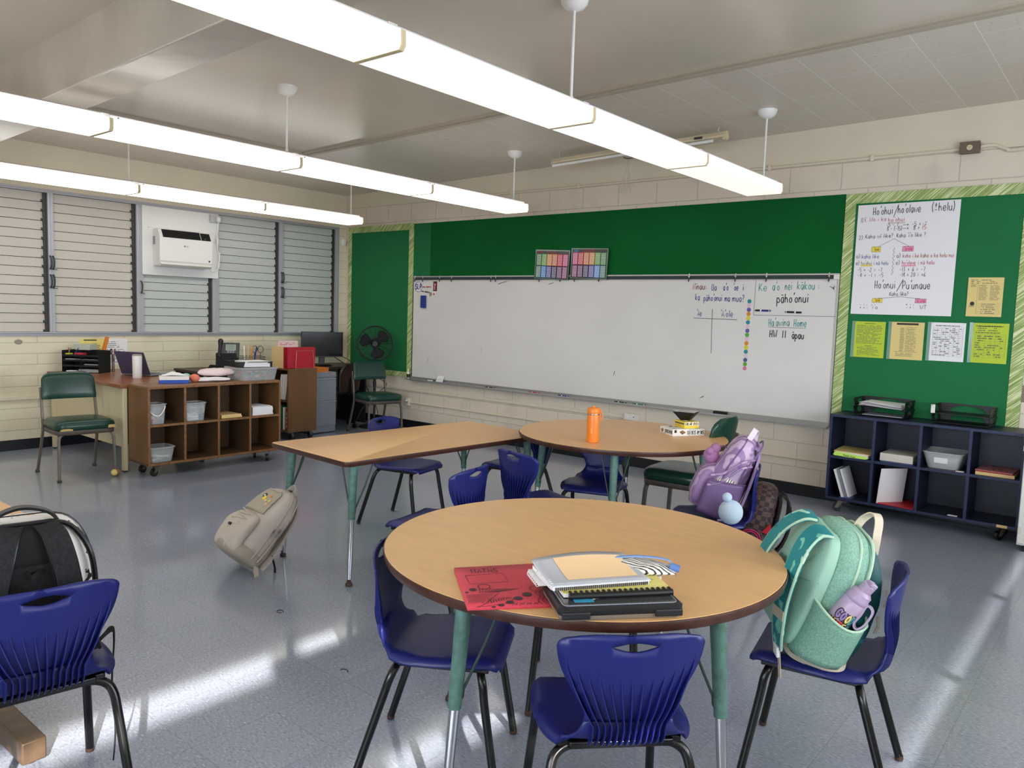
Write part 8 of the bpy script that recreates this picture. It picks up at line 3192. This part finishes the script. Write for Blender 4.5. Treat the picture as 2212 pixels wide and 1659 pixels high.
b = MB()
rows = []
for j in range(10):
    z = 0.275 + 0.165 * j / 9
    hw_ = 0.105 - 0.022 * j / 9 - (0.02 if j == 9 else 0)
    rows.append([tuple(fpt(-hw_ + 2 * hw_ * i / 12, z, 0.012)) for i in range(13)])
b.loft(rows, closed=False, c0=False, c1=False)
fl = b.build('upper_pocket', mat('warm_grey_panel', (176, 166, 148), 0.7, bump=(8, 0.3)), t, smooth=80, solid=0.008)
b = MB()
edge_ = [Vector(r[0]) for r in rows] + [Vector(p) for p in rows[-1][1:-1]] + [Vector(r[-1]) for r in reversed(rows)]
b.tube([p + Vector((0, 0.005, 0)) for p in edge_], 0.0045, 8)
b.build('zip_piping', 'greyfab2', fl)
for (x, z, r_, c, nm, lb) in ((0.028, 0.385, 0.017, ('dark', 'white'), 'badge', 'round dark badge pinned to the grey backpack'), (0.004, 0.368, 0.016, ('yel',), 'badge', 'round yellow badge pinned to the grey backpack'), (-0.035, 0.392, 0.011, ('orange',), 'pin', 'small orange pin on the grey backpack'),
                              (-0.030, 0.355, 0.011, ('tanp',), 'pin', 'small cream pin nearest the badges on the grey backpack'), (-0.066, 0.360, 0.012, ('tanp',), 'pin', 'small cream pin at the right on the grey backpack'), (-0.064, 0.335, 0.011, ('manila',), 'pin', 'small tan pin lowest on the grey backpack')):
    b = MB()
    p = fpt(x, z, 0.017)
    b.disc(p, (1, 0, 0), (0, -0.25, 1), r_, -0.003, 16, 0, rv=r_ * (1 if r_ > 0.013 else 0.75))
    if len(c) > 1:
        b.plate(p + Vector((-0.008, 0.0035, -0.004)), (1, 0, 0), (0, -0.25, 1), 0.016, 0.009, -0.001, 1)
    b.build(nm, list(c), t, smooth=0)
# lacing
lc = [(0.085, 0.262), (-0.075, 0.240), (0.070, 0.225), (-0.085, 0.205), (0.080, 0.180), (-0.070, 0.165)]
b = MB()
fy = lambda x, z: Vector((x, 0.135 + 0.032 * (1 - (x / 0.14) ** 2) - 0.35 * max(0, z - 0.19) - 0.02, z))
pts = []
for (x0, z0), (x1, z1) in zip(lc, lc[1:]):
    for k in range(6):
        u = k / 6
        pts.append(fy(x0 + (x1 - x0) * u, z0 + (z1 - z0) * u) + Vector((0, 0.010, 0)))
b.tube(pts, 0.0032, 6)
b.build('lacing_cord', 'cord', t)
b = MB()
b.tube(cr([tuple(fy(x, z) + Vector((0, 0.014, 0))) for x, z in ((-0.07, 0.165), (0.02, 0.140), (0.09, 0.125), (0.115, 0.100), (0.085, 0.085), (0.03, 0.115), (0.0, 0.138))], 5), 0.003, 6)
b.build('cord_loop', 'cord', t)
b = MB()
p = fy(0.012, 0.140) + Vector((0, 0.016, 0))
b.cyl(p - Vector((0.012, 0, 0)), p + Vector((0.012, 0, 0)), 0.009, n=10)
b.build('cord_lock', 'black', t)
b = MB()
b.ribbon(cr([(0.040, -0.035, 0.462), (0.042, -0.035, 0.500), (0.0, -0.030, 0.530), (-0.042, -0.035, 0.500), (-0.040, -0.035, 0.462)], 6), 0.028, 0.006, (0, 1, 0.2))
b.build('haul_handle', 'greyfab2', t, smooth=50)
for y_ in (-0.045, 0.0):
    b = MB()
    pts = [(s_ * a * 1.008, y_ + 0.02 * (0.3 - z), z) for s_, seq in ((1, P0[6:-2]), (-1, list(reversed(P0[6:-2])))) for z, a, _, _ in seq]
    b.tube(pts, 0.005, 8)
    b.build('zip_piping', 'greyfab2', t)
for k, (y, z) in enumerate(((-0.03, 0.26), (0.0, 0.245))):
    b = MB()
    b.ribbon([(-0.158, y, z), (-0.168, y + 0.004, z - 0.025), (-0.172, y + 0.006, z - 0.055)], 0.010, 0.004, (0, 1, 0))
    b.build('zip_pull', 'chrome', t, smooth=0)
for sx in (-1, 1):
    b = MB()
    b.ribbon(cr([(sx * 0.05, -0.085, 0.43), (sx * 0.07, -0.100, 0.38), (sx * 0.10, -0.108, 0.24), (sx * 0.125, -0.106, 0.10), (sx * 0.13, -0.095, 0.02)], 6), 0.055, 0.012, (1, 0, 0))
    b.build('shoulder_strap', 'greyfab2', t, smooth=40)
b = MB()
b.ribbon(cr([(-0.135, -0.06, 0.02), (-0.155, -0.075, -0.01), (-0.185, -0.11, -0.045), (-0.215, -0.15, -0.06), (-0.225, -0.185, -0.095), (-0.19, -0.165, -0.115)], 6), 0.030, 0.004, (0.3, -0.6, 0.7))
b.build('webbing_tail', 'greyfab2', t, smooth=40)
b = MB()
b.ribbon(cr([(-0.135, -0.10, 0.12), (-0.165, -0.16, 0.06), (-0.16, -0.20, -0.02), (-0.155, -0.225, -0.11)], 6), 0.020, 0.003, (1, 0, 0))
b.build('strap_end', 'blackm', t, smooth=40)

# ---- black backpack on the chair in the left foreground
t = bag('backpack', 'black mesh-backed backpack with scribble print sides on the left foreground chair', (5.665, -5.605, 0.41), (R(3), 0, R(79)))
t.scale = (1.0, 1.0, 0.93)
P0 = dense([(0.0, 0.12, -0.06, 0.09), (0.012, 0.155, -0.085, 0.12), (0.10, 0.172, -0.09, 0.14), (0.24, 0.172, -0.09, 0.14), (0.34, 0.155, -0.085, 0.125), (0.41, 0.110, -0.07, 0.09), (0.430, 0.05, -0.04, 0.05)])
b = MB()
b.loft(wrinkle(blob(P0), 0.003, 17))
b.build('main_body', 'scrib2', t, smooth=80)
for y_, r_ in ((-0.083, 0.008), (0.03, 0.005)):
    b = MB()
    pts = [(s_ * a * (0.93 if y_ < 0 else 1.006), y_ + (0.03 * max(0, (z - 0.33) / 0.1) if y_ < 0 else 0), z) for s_, seq in ((1, P0[3:-1]), (-1, list(reversed(P0[3:-1])))) for z, a, _, _ in seq]
    b.tube(pts, r_, 8)
    b.build('edge_piping', 'black', t)
b = MB()
b.loft(blob(dense([(0.02, 0.075, -0.105, -0.07), (0.05, 0.105, -0.112, -0.07), (0.20, 0.098, -0.112, -0.07), (0.30, 0.080, -0.108, -0.07), (0.32, 0.06, -0.10, -0.07)]), 28, 4))
bp = b.build('back_panel', 'mesh', t, smooth=80)
b = MB()
b.loft(blob(dense([(0.31, 0.085, -0.100, -0.055), (0.33, 0.095, -0.104, -0.050), (0.38, 0.085, -0.098, -0.035), (0.415, 0.06, -0.085, -0.02), (0.425, 0.03, -0.06, -0.02)]), 28, 4))
b.build('upper_back_pad', 'blackm', t, smooth=80)
b = MB()
b.ribbon([(-0.012, -0.108, 0.300), (0.0, -0.125, 0.290), (0.028, -0.110, 0.300)], 0.018, 0.003, (0, 0, 1))
b.build('hang_tab', 'blackm', t, smooth=0)
for sx in (-1, 1):
    b = MB()
    path = cr([(sx * 0.042, -0.075, 0.425), (sx * 0.056, -0.112, 0.405), (sx * 0.074, -0.136, 0.33), (sx * 0.092, -0.140, 0.22), (sx * 0.118, -0.128, 0.10), (sx * 0.140, -0.100, 0.02)], 6)
    b.ribbon(path, [0.056 for i in range(len(path))], 0.016, (1, 0.1 * sx, 0))
    s_ = b.build('shoulder_strap', 'mesh', t, smooth=40)
    for e in (-1, 1):
        b = MB()
        b.tube([p + Vector((e * 0.028, 0, 0)) for p in path], 0.0055, 6)
        b.build('strap_piping', 'black', s_)
b = MB()
b.ribbon(cr([(-0.075, -0.045, 0.415), (-0.070, -0.035, 0.452), (-0.01, -0.03, 0.472), (0.055, -0.035, 0.452), (0.085, -0.045, 0.405)], 7), 0.022, 0.008, (0, 1, 0.1))
b.build('haul_handle', 'black', t, smooth=60)
b = MB()
b.ribbon(cr([(0.155, -0.095, 0.03), (0.200, -0.080, 0.06), (0.214, -0.06, 0.02), (0.206, -0.07, -0.12), (0.212, -0.085, -0.26), (0.208, -0.08, -0.375)], 6), 0.026, 0.004, (0.3, 1, 0))
b.build('webbing_tail', 'blackm', t, smooth=40)

# ---- bits on the floor
for (x, y, a0, a1, lb) in ((5.03, -4.345, 0.3, 6.0, 'small dark rubber band on the floor left of the nearest round table'), (5.72, -4.52, 0.2, 3.4, 'broken dark rubber band on the floor beside the nearest left chair')):
    b = MB()
    b.tube([(0.018 * math.cos(a0 + (a1 - a0) * i / 16), 0.014 * math.sin(a0 + (a1 - a0) * i / 16), 0.0018) for i in range(17)], 0.0015, 6)
    place(tag(b.build('rubber_band', mat('brown_rubber', (60, 34, 34), 0.6)), lb, 'rubber band', 'rubber bands on the floor'), (x, y, 0), 0)
b = MB()
b.box(-0.008, -0.005, 0, 0.008, 0.005, 0.0015)
place(tag(b.build('paper_scrap', 'paper', smooth=0), 'tiny white paper scrap on the floor at the lower right', 'scrap'), (7.80, -4.86, 0), 0.4)
